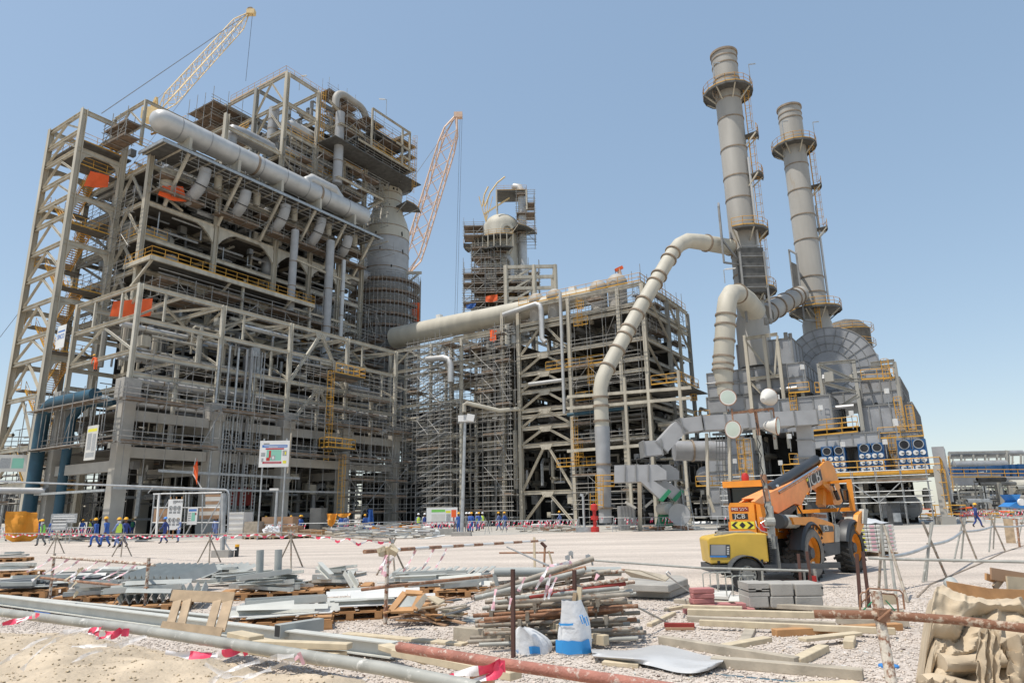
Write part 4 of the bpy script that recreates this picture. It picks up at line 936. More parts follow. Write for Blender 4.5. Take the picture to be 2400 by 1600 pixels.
def panelbox(name,parent,L0,L1,M0,M1,z0,z1,m='casing',nx=5,nz=3,stf='stiff',face=True,k=.07):
    b=MB().use(m).gbox(L0,L1,M0,M1,z0,z1); b.build(name,parent)
    s=MB().use(stf); a,c=max(M0,M1),min(M0,M1)
    for i in range(nx+1):
        m_=a+(c-a)*i/nx; s.bar(W(L0-k/2,m_,z0),W(L0-k/2,m_,z1),.12,k+.04)
        s.bar(W(L0,m_,z1+k/2),W(L1,m_,z1+k/2),.1,k+.04)
    for j in range(nz+1): z=z0+(z1-z0)*j/nz; s.bar(W(L0-k/2-.02,a,z),W(L0-k/2-.02,c,z),.1,k+.05); s.bar(W(L0,c-k/2,z),W(L1,c-k/2,z),.1,k+.05)
    ny=max(2,int((L1-L0)/1.8))
    for i in range(ny+1): l=L0+(L1-L0)*i/ny; s.bar(W(l,c-k/2,z0),W(l,c-k/2,z1),.12,k+.04)
    s.build('stiffener_ribs',parent)
def pxbox(name,parent,x0,y0,x1,y1,L,dL,**k):
    m0,z1=fL(x0,y0,L); m1,_=fL(x1,y0,L); xc=(x0+x1)/2; zt=fL(xc,y0,L)[1]; zb=fL(xc,y1,L)[1]
    panelbox(name,parent,L,L+dL,m0,m1,zb,zt,**k); return m0,m1,zb,zt
# furnace 1
FU=thing('furnace','grey panelled furnace casing under the taller chimney with yellow platforms and ladders','furnace',W(46,-46))
pxbox('upper_casing',FU,1655,862,1885,925,46,9,nx=6,nz=2)
pxbox('neck_casing',FU,1725,800,1855,862,48,6,nx=3,nz=1)
pxbox('lower_casing',FU,1790,932,1945,1010,45,10,nx=4,nz=1)
pxbox('lower_casing',FU,1655,925,1790,1000,46,8,nx=3,nz=2)
pxbox('base_casing',FU,1650,1030,1760,1215,44,8,nx=4,nz=5)
for (x,yt) in((1745,786),(1790,786),(1822,800)):
    m,z=fL(x,yt,45.4); member('column',W(45.4,m,8),W(45.4,m,z),.45,.45,'cream',FU)
m0,z0=fL(1745,790,45.4);m1,z1=fL(1822,782,45.4)
for z in(z0-.2,z0-5,z0-10): member('beam',W(45.4,m0,z),W(45.4,m1,z),.35,.45,'cream',FU)
member('brace',W(45.4,m0,z0-.4),W(45.4,(m0+m1)/2-1,z0-5),.25,.25,'cream',FU);member('brace',W(45.4,m1,z0-.4),W(45.4,(m0+m1)/2-1,z0-5),.25,.25,'cream',FU); member('brace',W(45.4,m0,z0-5.2),W(45.4,m1,z0-10),.25,.25,'cream',FU)
# furnace 2
F2=thing('furnace','stepped grey furnace casing at right under the shorter chimney','furnace',W(50,-62))
pxbox('arched_casing',F2,2010,948,2137,1012,48,14,nx=5,nz=1)
pxbox('upper_casing',F2,2015,888,2108,946,49,12,nx=4,nz=2)
pxbox('top_casing',F2,2025,868,2080,888,50,10,nx=2,nz=1)
pxbox('middle_casing',F2,1900,920,2015,948,50,10,nx=3,nz=1)
pxbox('air_plenum',F2,1905,1016,2060,1046,44,6,nx=5,nz=1,m='ductgrey')
pxbox('lower_casing',F2,1990,1012,2150,1100,47,12,nx=5,nz=2)
pxbox('shadow_casing',F2,1960,1012,2010,1215,48,6,nx=2,nz=5)
for (x,yt,yb) in((2000,845,1010),(1918,852,960),(2096,848,1010)):
    m,z=fL(x,yt,47.4); zb=fL(x,yb,47.4)[1]; member('column',W(47.4,m,zb),W(47.4,m,z),.45,.45,'greypaint',F2)
def pbeam(par,x0,y0,x1,y1,L,w=.35,m='greypaint',n='beam'): member(n,PL(x0,y0,L),PL(x1,y1,L),w,w*1.2,m,par)
for a in((1918,853,2005,845),(1918,855,2000,890),(2040,852,2096,845),(2040,862,2096,856),(1930,893,2098,886),(1932,898,2006,918),(1975,950,2012,925)): pbeam(F2,*a,47.3)
# round fan scroll
b=MB().use('casing'); ctr=PL(1944,868,58); R_=5.6
b.lathe(ctr,[(.01,0),(R_,0),(R_,3),(.01,3)],48,axis=E1); b.build('round_scroll_casing',F2,smooth=False)
g=MB().use('stiff')
for i in range(24):
    a=2*pi*i/24; d=E2*cos(a)+EZ*sin(a); g.bar(ctr+d*(R_*.45)-E1*.05,ctr+d*R_-E1*.05,.06,.08)
for rr in(.45,.62,.8,.99): 
    P=[ctr-E1*.05+(E2*cos(t)+EZ*sin(t))*(R_*rr) for t in [2*pi*i/40 for i in range(40)]]; g.path(P,.045,4,closed=True)
g.build('scroll_ribs',F2)
V5=thing('distant_vessel','brown domed vessel wrapped in scaffold behind the round scroll casing','vessel',Vector((dp(1985,760,125).x,125,0)))
q=Vector((dp(1982,760,125).x,125,0)); zq=dp(1982,752,125).z; b=MB().use('deck').lathe(q,[(4,zq-16),(4,zq-2),(2.6,zq-.4),(.01,zq+.4)],18); b.build('shell',V5,smooth=True)
bt=MB().use('yellow'); 
for k in range(5): rail(bt,[q+Vector((cos(a)*4.6,sin(a)*4.6,zq-14+2.9*k)) for a in [2*pi*i/14 for i in range(15)]])
bt.build('scaffold_rails',V5)
# chimney dampers, boxes
pl=MB().use('stiff'); 
def damper(par,x0,y0,x1,y1,Y):
    a=dp(x0,y0,Y);c=dp(x1,y1,Y); b=MB().use('stiff'); 
    P=[Vector((a.x,Y,a.z)),Vector((c.x,Y+2,a.z+1.4)),Vector((c.x,Y+2,c.z+1.0)),Vector((a.x,Y,c.z))]
    for p,q in zip(P,P[1:]+P[:1]): b.bar(p,q,.22)
    P2=[P[0].lerp(P[3],.25),P[1].lerp(P[2],.25),P[1].lerp(P[2],.9),P[0].lerp(P[3],.9)]; b.use('grate').prism(P2,(0,.3,0))
    b.use('stiff').bar(P[3],P[3]+Vector((2.5,1,-3)),.2).bar(P[3]-EZ*3,P[3]+Vector((2.6,1,-3)),.2).bar(P[3],P[3]-EZ*3,.2)
    b.build('damper_frame',par)
damper(T1,1684,485,1705,560,77); damper(T2,1866,595,1878,700,89.5)
b=MB().use('grate').box(Vector((X1-.2,Y1-2.2,zpx(1740,650,Y1))),(2.9,1.2,5.6)); b.use('stiff'); 
for dx in(-1.65,1.25): b.bar(Vector((X1+dx,Y1-2.9,zpx(1740,770,Y1))),Vector((X1+dx,Y1-2.9,zpx(1740,610,Y1))),.22)
for i in range(5): b.bar(Vector((X1-1.6,Y1-2.9,zpx(1740,690,Y1)+i*1.3)),Vector((X1+1.2,Y1-2.9,zpx(1740,690,Y1)+i*1.3)),.1)
b.build('stack_damper_box',T1)
# diagonal round duct
DT=thing('flue_duct','beige round duct rising from the ground and slanting up to the taller chimney','duct',gd(1418,1225)*1.0)
Yd=68
pts=[dp(1419,1225,Yd),dp(1411,1000,Yd),dp(1407,912,Yd),dp(1411,890,Yd),dp(1422,865,Yd+.3),dp(1500,722,Yd+3),dp(1578,590,Yd+7),dp(1592,574,Yd+7.6),dp(1612,564,Yd+8.2),dp(1640,567,Yd+9),dp(1715,580,Y1)]
b=MB().use('ductbeige').path(pts[1:],[.72,.72,.74,.76,.78,.80,.86,.90,.95,1.0],22); b.use('ductgrey').path(pts[:2],[.60,.76],22); b.build('duct_shell',DT,smooth=True)
g=MB().use('ring')
def dring(p,q,t,r): 
    c=p.lerp(q,t); d=(q-p).normalized(); g.lathe(c,[(r,-.09),(r+.1,-.09),(r+.1,.09),(r,.09)],24,axis=d)
for t in(.02,.3,.52,.64,.9): dring(pts[4],pts[5],t,.80)
for t in(.1,.42,.55,.85,.99): dring(pts[5],pts[6],t,.86)
for t in(.15,.55,.78): dring(pts[1],pts[2],t,.74)
for t in(.2,.95): dring(pts[9],pts[10],t,1.0)
dring(pts[0],pts[1],.15,.66); dring(pts[0],pts[1],.6,.7)
g.build('duct_flange',DT,smooth=False)
ry=MB().use('yellow'); q=pts[0]
zz=dp(1405,1115,Yd-1).z; rail(ry,[dp(1397,1140,Yd-1),dp(1440,1140,Yd-1),dp(1440,1140,Yd+1)]); ladder(ry,dp(1405,1190,Yd-1),dp(1405,1115,Yd-1),Vector((1,0,0)),.7,True,Vector((0,-1,0))); ladder(ry,dp(1392,1195,Yd-1),dp(1392,1155,Yd-1),Vector((1,0,0)),.7,False,Vector((0,-1,0))); ry.build('yellow_ladder',DT)
# second duct: vertical + elbow + to chimney
D2=thing('flue_duct','fat beige duct curving like a cane from the furnace roof into the taller chimney','duct',dp(1697,900,73))
Yq=73; P=[dp(1700,925,Yq),dp(1698,898,Yq),dp(1694,868,Yq),dp(1702,730,Yq),dp(1705,704,Yq),dp(1714,688,Yq+1),dp(1731,688,Yq+2.5),dp(1748,704,Yq+4),dp(1766,732,Yq+6)]
b=MB().use('ductbeige').path(P,[.8,.85,1.1,1.06,1.05,1.05,1.1,1.25,1.45],24); b.build('duct_shell',D2,smooth=True)
g=MB().use('ring')
for t in(.0,.1,.22,.5,.76,.93): dring(P[2],P[3],t,1.09)
dring(P[5],P[6],.9,1.11); dring(P[0],P[1],.95,.88); g.build('duct_flange',D2)
D3=thing('flue_duct','round grey duct climbing right from the taller chimney to the shorter one','duct',dp(1800,740,84))
P=[dp(1790,738,83),dp(1830,714,86),dp(1876,690,90)]; b=MB().use('stack').path(P,[1.35,1.25,1.2],22); b.build('duct_shell',D3,smooth=True)
g=MB().use('ring')
for t in(.25,.75): dring(P[0],P[1],t,1.36)
for t in(.2,.6,.8): dring(P[1],P[2],t,1.26)
g.build('duct_flange',D3)
# big rectangular air duct
AD=thing('air_duct','light grey ribbed rectangular air duct stepping up left to right before the furnaces','duct',dp(1600,1220,60))
def rectduct(par,pts,w,h,m='ductgrey',name='duct_section',rib=1.4):
    b=MB().use(m); g=MB().use('stiff')
    for p,q in zip(pts,pts[1:]): b.bar(p,q,w,h)
    for p,q in zip(pts,pts[1:]):
        n=max(1,int((q-p).length/rib))
        for i in range(n+1):
            c=p.lerp(q,i/n); d=(q-p).normalized(); g.bar(c-d*.05,c+d*.05,w+.16,h+.16)
    b.build(name,par); g.build('duct_ribs',par)
P=[dp(1505,1053,60),dp(1546,1050,60),dp(1592,1000,60),dp(1640,994,60),dp(1905,980,60)]
rectduct(AD,P,2.0,1.25,rib=1.9)
rectduct(AD,[dp(1885,992,60.6),dp(1892,1072,60.6)],1.2,1.25)
for x in(1660,1712): 
    q=dp(x,1160,59.6); member('leg',dp(x-4,1015,59.4),q,.3,.3,'cream',AD); member('leg',q,dp(x+14,1200,59.4),.3,.3,'cream',AD)
b=MB().use('stiff'); 
for i in range(9): 
    p=dp(1677,1020+i*14,60); b.tube(p,p+Vector((1.5,0,0)),.03,4)
for i in range(6): p=dp(1679+i*7,1018,60); b.tube(p,dp(1681+i*7,1135,60),.03,4)
b.build('mesh_panel',AD)
b=MB().use('casing').lathe(dp(1580,1056,63),[(.9,0),(.9,4.5)],20,axis=(1,0,-.02)); b.use('ring').lathe(dp(1620,1056,63),[(1.0,0),(1.0,.15)],20,axis=(1,0,0)); b.build('round_link_duct',AD,smooth=True)
# fan inlet ducts with green flanges
FD=thing('fan_duct','two parallel grey box ducts bending steeply down to green flanged fan inlets','duct',dp(1500,1220,58))
def fanduct(x,Y,s=1.0):
    P=[dp(x+0,1090,Y),dp(x+100,1088,Y),dp(x+122,1103,Y),dp(x+122,1123,Y),dp(x+92,1126,Y)+Vector((0,0,0)),dp(x+125,1148,Y),dp(x+108,1170,Y),dp(x+62,1128,Y),dp(x+0,1130,Y)]
    b=MB().use('ductgrey').prism(P,(.3,2.2,0)); b.build('duct_section',FD)
    g=MB().use('stiff')
    for t in(.25,.5,.8): a=dp(x+100*t,1087,Y-.05);c=dp(x+100*t,1129,Y-.05); g.bar(a,c,.08)
    g.build('duct_ribs',FD)
    g=MB().use('green').prism([dp(x+127,1146,Y-.1),dp(x+134,1151,Y-.1),dp(x+114,1175,Y-.1),dp(x+105,1170,Y-.1)],(.3,2.3,0)); g.build('green_flange',FD)
fanduct(1470,61); fanduct(1440,58)
for x in(1497,1500): member('leg',dp(x,1128,58.6),gd(x+2,1243),.28,.28,'cream',FD)
b=MB().use('ductgrey').lathe(dp(1592,1205,60),[(.9,0),(.9,1.4)],20,axis=(.3,1,0)); b.build('fan_housing',FD,smooth=True)
# burner cabinets
CB=thing('burner_platform','steel platform with yellow handrails carrying three blue cabinets with round ports','platform',W(42,-58))
LC=43.2
for (x0,x1,y0,y1,y2) in((1922,1978,1045,1068,1108),(2008,2069,1038,1060,1107),(2100,2168,1029,1052,1104)):
    m0,zt=fL(x0,y0,LC); m1,_=fL(x1,y0,LC); zm=fL((x0+x1)/2,y1,LC)[1]; zb=fL((x0+x1)/2,y2,LC)[1]; zt=fL((x0+x1)/2,y0,LC)[1]; wd_=abs(m1-m0); mid=(m0+m1)/2
    E=MB().use('bluebox'); E.gbox(LC,LC+1.6,m0,m1,zb,zm); E.gbox(LC+.2,LC+1.4,m0,mid+.05,zm+.03,zt); E.gbox(LC+.2,LC+1.4,mid-.08,m1,zm+.03,zt); cab=E.build('burner_cabinet',CB)
    for s in(.25,.75):
        c=W(LC+.19,m0+(m1-m0)*s,(zm+zt)/2); r=wd_*.19; f=MB().use('galv').lathe(c,[(r*.84,0),(r*.84,-.1),(r,-.1),(r,.0)],20,axis=E1); f.use('black').lathe(c,[(r*.83,-.05),(r*.83,.0)],20,axis=E1); f.build('round_port',cab)
    for i in range(3):
        zz=zb+(zm-zb)*(i+.5)/3
        for j in range(4):
            c=W(LC,m0+(m1-m0)*(.13+.245*j),zz); r=wd_*.098
            f=MB().use('white').lathe(c,[(.01,-.06),(r,-.06),(r,0)],16,axis=E1); f.use('black').bar(c-E1*.08+E2*(r*.1),c-E1*.08-E2*(r*.9 if j%2==0 else -r*.9),.06); f.build('dial_cover',cab)
pz=fL(2050,1108,42)[1]; ma,_=fL(1985,1108,41.6); mb,_=fL(2207,1100,41.6)
b=MB().use('grate').gbox(41.6,47,ma+6,mb,pz-.15,pz); b.build('deck',CB)
b=MB().use('yellow'); rail(b,[W(41.6,ma+6,pz),W(41.6,mb,pz),W(47,mb,pz)],1.2,.045,2.4); b.use('yellow').bar(W(41.55,ma+6,pz-.1),W(41.55,mb,pz-.1),.1,.22); b.build('handrail',CB)
for m in [ma+5,ma-1,mb+7,mb+.4]:
    for l in(42,46.6): member('leg',W(l,m,0),W(l,m,pz-.2),.42,.42,'greypaint',CB)
member('beam',W(41.8,ma+6,pz-1.0),W(41.8,mb,pz-.4),.3,.4,'cream',CB); member('beam',W(41.8,ma+6,pz*.55),W(41.8,mb+4,pz*.55),.3,.4,'greypaint',CB)
b=MB().use('yellow'); rl=lambda *q: rail(b,[PL(x,y,q[-1]) for x,y in q[:-1]])
rl((1852,1088,),(1872,1088),42); rl((1905,1010),(2012,1000),43.8); rl((1850,922),(1898,918),44.6); rl((1912,920),(1922,920),44); rl((2060,1028),(2165,1022),44); rl((2020,890),(2096,886),47); rl((1630,985),(1665,983),45); rl((1632,1140),(1750,1136),41); rl((1905,1022),(2010,1012),43.8)
for (x,y0,y1,L) in((1862,965,922,44.8),(2115,1012,930,46.6),(2140,1012,950,46.6),(2080,892,842,47),(1745,1135,1025,41),(1760,1135,1030,41),(2220,1200,1100,41.6),(1627,940,925,45),(2100,1100,1020,46.6)):
    m,za=fL(x,y0,L); zb=fL(x,y1,L)[1]; ladder(b,W(L,m,za),W(L,m,zb),E2,n_out=-E1,w=.7)
b.build('yellow_platforms',FU)
# lamp fixtures on casings
lp=MB()
for x,y in((1880,860),(1855,985),(1923,955),(2078,916),(2098,987),(1850,1022),(1829,1084),(2074,1035),(1975,1041),(1605,1040),(1995,968),(1822,930),(1722,1080),(1415,1080),(2099,992)):
    c=PL(x,y,42.5); lp.use('white').box(c,(.35,.3,.5)); lp.use('galv').tube(c-EZ*1.6,c,.04,4)
lp.build('floodlight',FU)
# under-platform clutter and dark panels painting its shade
c=MB(); clutter(c,44,50,-63,-37,0,pz-.5,150,R3,.3); clutter(c,44,52,-48,-36,0,12,120,R3,.3); clutter(c,45,52,-60,-40,12,17,50,R3,.2); vessels(c,44,48,-62,-40,(0,4),8,R3)
c.build('ground_equipment',FU,smooth=True,kind='stuff')
bk=MB().use('dark').gbox(52,52.2,-59,-36,0,10.5); bk.gbox(50,50.2,fL(2150,1200,50)[0],-59,0,8); bk.build('painted_shade_panel',FU)  # added near-black sheets standing in for shade below the platform
SC=thing('scaffolding','light tube scaffold under the blue cabinets on the right','scaffold',W(40.5,-60)); bt=MB().use('galv');bp=MB().use('plank')
scaff(bt,bp,W(40,-63.5),E2,E1,9,1,[0,2,3.9],2.1,1.2,.045,.35,.2,r4,1.2); bt.build('scaffold_tubes',SC,kind='stuff'); bp.build('scaffold_planks',SC,kind='stuff')
# casing / box far right of furnace 2
b=MB().use('ductgrey').gbox(47,52,fL(2183,1050,47)[0],fL(2212,1050,47)[0],2,fL(2200,1046,47)[1]); b.use('stiff'); o=b.build('side_casing',None); tag(o,'cream box casing at the right end of the cabinets platform','casing')
pl=thing('pipe_support','grey concrete pedestal post with yellow caged stair right of the blue cabinets','post',W(41.3,fL(2212,1200,41.3)[0],0)); member('column',W(41.3,fL(2212,1200,41.3)[0],0),W(41.3,fL(2212,1200,41.3)[0],pz+.4),.55,.55,'concrete',pl,'B')
b=MB().use('concrete').box(W(41.3,fL(2212,1200,41.3)[0],.35),(1.3,1.2,.7)); b.build('footing',pl)
# ================================================================ FAR RIGHT BACKGROUND
BG=thing('distant_plant','far grey pipe rack with pale drums and blue cabinets at the right edge','process plant',dp(2300,1215,125))
Yb=120
def bxp(b,x0,y0,x1,y1,Y,d): 
    a=dp(x0,y0,Y);c=dp(x1,y1,Y); b.box(((a.x+c.x)/2,Y+d/2,(a.z+c.z)/2),(abs(c.x-a.x),d,abs(a.z-c.z)))
b=MB().use('silverdull')
b.lathe(dp(2235,1090,Yb),[(.01,-.3),(.75,0),(.75,9),(.01,9.4)],18,axis=(1,0,0)); b.lathe(dp(2225,1064,Yb+3),[(.5,0),(.5,13)],12,axis=(1,0,0)); b.build('horizontal_drum',BG,smooth=True)
b=MB().use('greypaint')
for x in range(2225,2400,28):
    for y_ in(1065,): b.bar(dp(x,y_,Yb),dp(x,1225,Yb),.35); b.bar(dp(x+8,y_,Yb+8),dp(x+8,1225,Yb+8),.3)
for y_ in(1058,1070,1088,1113,1140,1170): b.bar(dp(2225,y_+3,Yb),dp(2365 if y_<1100 else 2420,y_,Yb),.3)
b.bar(dp(2358,1055,Yb),dp(2366,1200,Yb),.4)
b.build('steel_frame',BG)
b=MB().use('bluebox'); 
for x0,x1,y0,y1 in((2234,2256,1094,1106),(2257,2272,1094,1106),(2273,2290,1093,1105),(2291,2311,1092,1104),(2330,2352,1090,1118),(2354,2368,1089,1117),(2370,2384,1088,1116),(2386,2420,1087,1118),(2236,2318,1107,1116)): bxp(b,x0,y0,x1,y1,112,2)
b.build('blue_cabinets',BG)
b=MB().use('casing'); bxp(b,2232,1113,2350,1135,110,3); b.use('ductbeige').lathe(dp(2370,1140,108),[(1.0,0),(1.0,5)],14,axis=(1,0,0)); b.build('grey_duct',BG)
b=MB().use('yellow'); rail(b,[dp(2230,1118,109),dp(2420,1118,109)],1.2,.05,2); rail(b,[dp(2160,1225,90),dp(2270,1225,90)],2.2,.06,2); ladder(b,dp(2228,1150,95),dp(2215,1070,95),Vector((1,0,0)),.8,True,Vector((0,-1,0))); b.build('handrail',BG)
c=MB()
for _ in range(170):
    x=R3.uniform(2225,2420); y=R3.uniform(1120,1210); Y=R3.uniform(100,130); p=dp(x,y,Y); c.use(R3.choice(('silverdull','greypaint','equip','dark','galv','concrete'))); r=R3.choice((.08,.12,.2,.3)); 
    c.tube(p,Vector((p.x,p.y,0.1)) if R3.random()<.5 else p+Vector((R3.uniform(2,7),0,0)),r,5)
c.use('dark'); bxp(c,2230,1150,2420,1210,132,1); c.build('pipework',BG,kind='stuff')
def tree(x,y,Y,h,r,lab):
    p=dp(x,y,Y); p.z=0; T=thing('tree',lab,'tree',p); b=MB().use('wood').tube(p,p+EZ*h*.6,.2,6,r2=.1); b.build('trunk',T); b=MB().use('foliage')
    for _ in range(700):
        v=Vector((R3.gauss(0,1),R3.gauss(0,1),R3.gauss(0,.8)));v=v.normalized()*(R3.random()**.4); c=p+EZ*h*.72+v*r; a=Vector((R3.uniform(-1,1),R3.uniform(-1,1),R3.uniform(-1,1)))*.35; e=Vector((R3.uniform(-1,1),R3.uniform(-1,1),R3.uniform(-1,1)))*.35; b.poly([c,c+a,c+e])
    b.build('crown',T)
tree(2385,1190,150,9,4.5,'small green tree at the right edge behind the blue hopper'); tree(2330,1190,170,8,4.5,'fainter green tree left of the one behind the blue hopper')
b=MB().use('bluepaint'); Q=[dp(2370,1158,62),dp(2392,1158,62),dp(2388,1172,62),dp(2402,1172,62),dp(2410,1192,62),dp(2366,1186,62),dp(2384,1174,62)]; b.prism(Q,(0,1.5,0)); o=b.build('blue_hopper',None); tag(o,'bright blue machine hopper at the right edge','machine'); b=MB().use('white').lathe(dp(2392,1176,61.8),[(.3,-.2),(.3,0),(.1,.0)],12,axis=(0,1,0)); b.build('motor',o)
# left edge background
BL=thing('distant_plant','low scaffolded pipework with yellow rails at the left edge','process plant',dp(40,1215,85))
c=MB()
for _ in range(150):
    x=R3.uniform(-30,260); y=R3.uniform(1000,1215); Y=R3.uniform(82,105); p=dp(x,y,Y); c.use(R3.choice(('silverdull','greypaint','equip','dark','galv','cream'))); r=R3.choice((.06,.1,.2,.3)); c.tube(p,Vector((p.x,p.y,.1)) if R3.random()<.3 else p+E2*R3.uniform(-6,6),r,5)
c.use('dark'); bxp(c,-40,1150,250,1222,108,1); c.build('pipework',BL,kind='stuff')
bt=MB().use('tube');bp=MB().use('plank'); scaff(bt,bp,dp(-30,1222,80)*1.0,Vector((1,0,0)),Vector((0,1,0)),9,2,[0,2,4,6,8.5],2.1,1.8,.045,.4,.5,r4,1); bt.build('scaffold_tubes',BL,kind='stuff'); bp.build('scaffold_planks',BL,kind='stuff')
b=MB().use('silverdull'); b.tube(dp(-30,1148,70),dp(110,1150,70),.32,14,cap=True); o=b.build('low_pipe',None,smooth=True); tag(o,'pale insulated low pipe joining the teal pipes at left','pipe')
# ================================================================ PEOPLE
def skinbody(pose):
    """one continuous body surface grown on a posed skeleton; +y is forward"""
    J={};E=[];R={}
    def j(n,p,r,par=None):
        J[n]=Vector(p);R[n]=r
        if par: E.append((par,n))
    lean=pose.get('lean',0)
    def L(p): 
        z=p[2]; return (p[0],p[1]+max(0,z-.95)*lean,z)
    j('pelvis',(0,0,.95),(.155,.115)); j('waist',L((0,0,1.08)),(.14,.105),'pelvis'); j('chest',L((0,.0,1.27)),(.175,.12),'waist'); j('upper',L((0,0,1.39)),(.14,.095),'chest')
    hd=pose.get('head',0); j('neck',L((0,.005,1.47)),(.055,.055),'upper'); j('jaw',L((0,.02+hd*.02,1.555)),(.072,.082),'neck'); j('head',L((0,.02+hd*.04,1.64)),(.082,.095),'jaw'); j('crown',L((0,.01+hd*.04,1.715)),(.06,.07),'head')
    for s,k in((-1,'l'),(1,'r')):
        a=pose[k+'arm']; j(k+'sh',L((s*.175,0,1.385)),(.075,.075),'upper'); e=a[0]; w=a[1]
        j(k+'el',L((s*e[0],e[1],e[2])),(.052,.052),k+'sh'); j(k+'wr',L((s*w[0],w[1],w[2])),(.036,.036),k+'el')
        d=(J[k+'wr']-J[k+'el']).normalized(); j(k+'hd',J[k+'wr']+d*.09,(.045,.03),k+'wr'); j(k+'fi',J[k+'wr']+d*.16,(.028,.018),k+'hd')
        g=pose[k+'leg']; j(k+'hip',(s*.095,0,.87),(.10,.11),'pelvis'); j(k+'kn',(s*.1,g[0][0],g[0][1]),(.072,.078),k+'hip'); j(k+'an',(s*.1,g[1][0],g[1][1]),(.058,.062),k+'kn')
        j(k+'to',(s*.115,g[1][0]+g[2][0],max(.045,g[1][1]+g[2][1])),(.045,.04),k+'an')
    names=list(J); me=bpy.data.meshes.new('person_body'); me.from_pydata([J[n] for n in names],[(names.index(a),names.index(b)) for a,b in E],[])
    o=bpy.data.objects.new('tmp',me); S.collection.objects.link(o); m=o.modifiers.new('s','SKIN'); m.use_smooth_shade=True
    if not me.skin_vertices: return None
    for i,n in enumerate(names): me.skin_vertices[0].data[i].radius=R[n]
    me.skin_vertices[0].data[0].use_root=True
    ms=o.modifiers.new('u','SUBSURF'); ms.levels=1
    dg=bpy.context.evaluated_depsgraph_get(); out=bpy.data.meshes.new_from_object(o.evaluated_get(dg)); bpy.data.objects.remove(o)
    for n in('cover','skin','boot'): out.materials.append(MATS[n])
    hands=[(J['lhd'],J['lwr']),(J['rhd'],J['rwr'])]; nk=J['neck']; feet=[J['lan'],J['ran'],J['lto'],J['rto']]
    for p in out.polygons:
        c=p.center; p.use_smooth=True; mi=0
        if c.z>nk.z-.01 and (c-nk).length<.32: mi=1
        for h,w in hands:
            if (c-h).length<.10 and (c-w).dot(h-w)>0: mi=1
        for f in feet:
            if (c-f).length<.105: mi=2
        p.material_index=mi
    return out,J
POSES={
 'walk':dict(lean=.06,larm=[(.24,.10,1.14),(.22,.28,.98)],rarm=[(.24,-.13,1.13),(.22,-.14,.90)],lleg=[(-.02,.47),(-.28,.16),(.13,-.10)],rleg=[(.20,.50),(.27,.09),(.15,-.02)]),
 'walk2':dict(lean=.14,head=.6,larm=[(.23,-.06,1.13),(.2,.0,.88)],rarm=[(.24,.05,1.12),(.21,.17,.92)],lleg=[(.22,.50),(.22,.08),(.15,-.02)],rleg=[(0,.47),(-.24,.13),(.14,-.08)]),
 'stand':dict(lean=0,larm=[(.25,-.03,1.12),(.24,.05,.88)],rarm=[(.25,-.02,1.12),(.23,.08,.88)],lleg=[(.02,.48),(-.02,.08),(.15,-.02)],rleg=[(.05,.48),(.06,.08),(.15,-.02)]),
 'armup':dict(lean=0,larm=[(.25,.02,1.12),(.2,.2,.98)],rarm=[(.27,.17,1.22),(.10,.17,1.46)],lleg=[(.04,.48),(.0,.08),(.15,-.02)],rleg=[(.0,.48),(-.08,.09),(.15,-.03)]),
 'bent':dict(lean=.75,head=.8,larm=[(.23,.35,1.02),(.2,.45,.78)],rarm=[(.23,.30,1.0),(.18,.42,.76)],lleg=[(.08,.48),(-.02,.08),(.15,-.02)],rleg=[(.05,.48),(.0,.08),(.15,-.02)]),
}
BODY={k:skinbody(v) for k,v in POSES.items()}
def helmesh(J):
    b=MB().use('hatyellow'); c=J['head']+Vector((0,-.005,.035)); n=14
    b.lathe(c,[(.150,0),(.128,.012),(.124,.05),(.105,.10),(.06,.135),(.01,.145)],n)
    P=[c+Vector((cos(a)*.13,.09+sin(a)*.10,-.002)) for a in [pi*i/8 for i in range(9)]]; b.prism(P,(0,0,.014)); return b.mesh('helmet',True)
def scarfmesh(J):
    b=MB().use('clothgrey'); c=J['jaw']; b.lathe(c+Vector((0,-.005,-.14)),[(.12,0),(.085,.06),(.096,.12),(.102,.19)],12); return b.mesh('scarf',True)
def vestmesh(J):
    b=MB().use('vestgreen'); c=(J['chest']); P=[]
    def ring(z,rx,ry,cy): return [Vector((cos(2*pi*i/14)*rx,cy+sin(2*pi*i/14)*ry,z)) for i in range(14)]
    R_=[ring(J['pelvis'].z-.06,.20,.155,J['pelvis'].y),ring(J['waist'].z,.18,.14,J['waist'].y),ring(J['chest'].z-.05,.205,.15,J['chest'].y),ring(J['upper'].z-.02,.19,.13,J['upper'].y),ring(J['upper'].z+.05,.13,.10,J['upper'].y)]
    b.sheet([r+[r[0]] for r in R_]); return b.mesh('vest',True)
HM={k:helmesh(v[1]) for k,v in BODY.items()};SM_={k:scarfmesh(v[1]) for k,v in BODY.items()};VMs={k:vestmesh(v[1]) for k,v in BODY.items()}
def person(px,py,pose,face,label,hat='hatyellow',cover='cover',vest=None,scarf=None,pos=None,skin=True,hscale=1.0,legs=None):
    """face: heading in degrees, 0 = away from camera, 90 = to the right"""
    p=pos or gd(px,py); T=thing('person',label,'person',p,None,radians(-face)); T.scale=(hscale,)*3
    def ch(n,me,mt,slot=0):
        o=bpy.data.objects.new(n,me); S.collection.objects.link(o); o.parent=T
        o.material_slots[slot].link='OBJECT'; o.material_slots[slot].material=MATS[mt]; return o
    ch('body',BODY[pose][0],cover); ch('helmet',HM[pose],hat)
    if scarf: ch('scarf',SM_[pose],scarf)
    if vest: ch('vest',VMs[pose],vest)
    return T
g1='workers walking across the yard'
person(96,1279,'walk2',-100,'worker in lime green vest and yellow helmet walking left past the thin pipe fence',vest='vestgreen',cover='clothgrey',scarf='white')
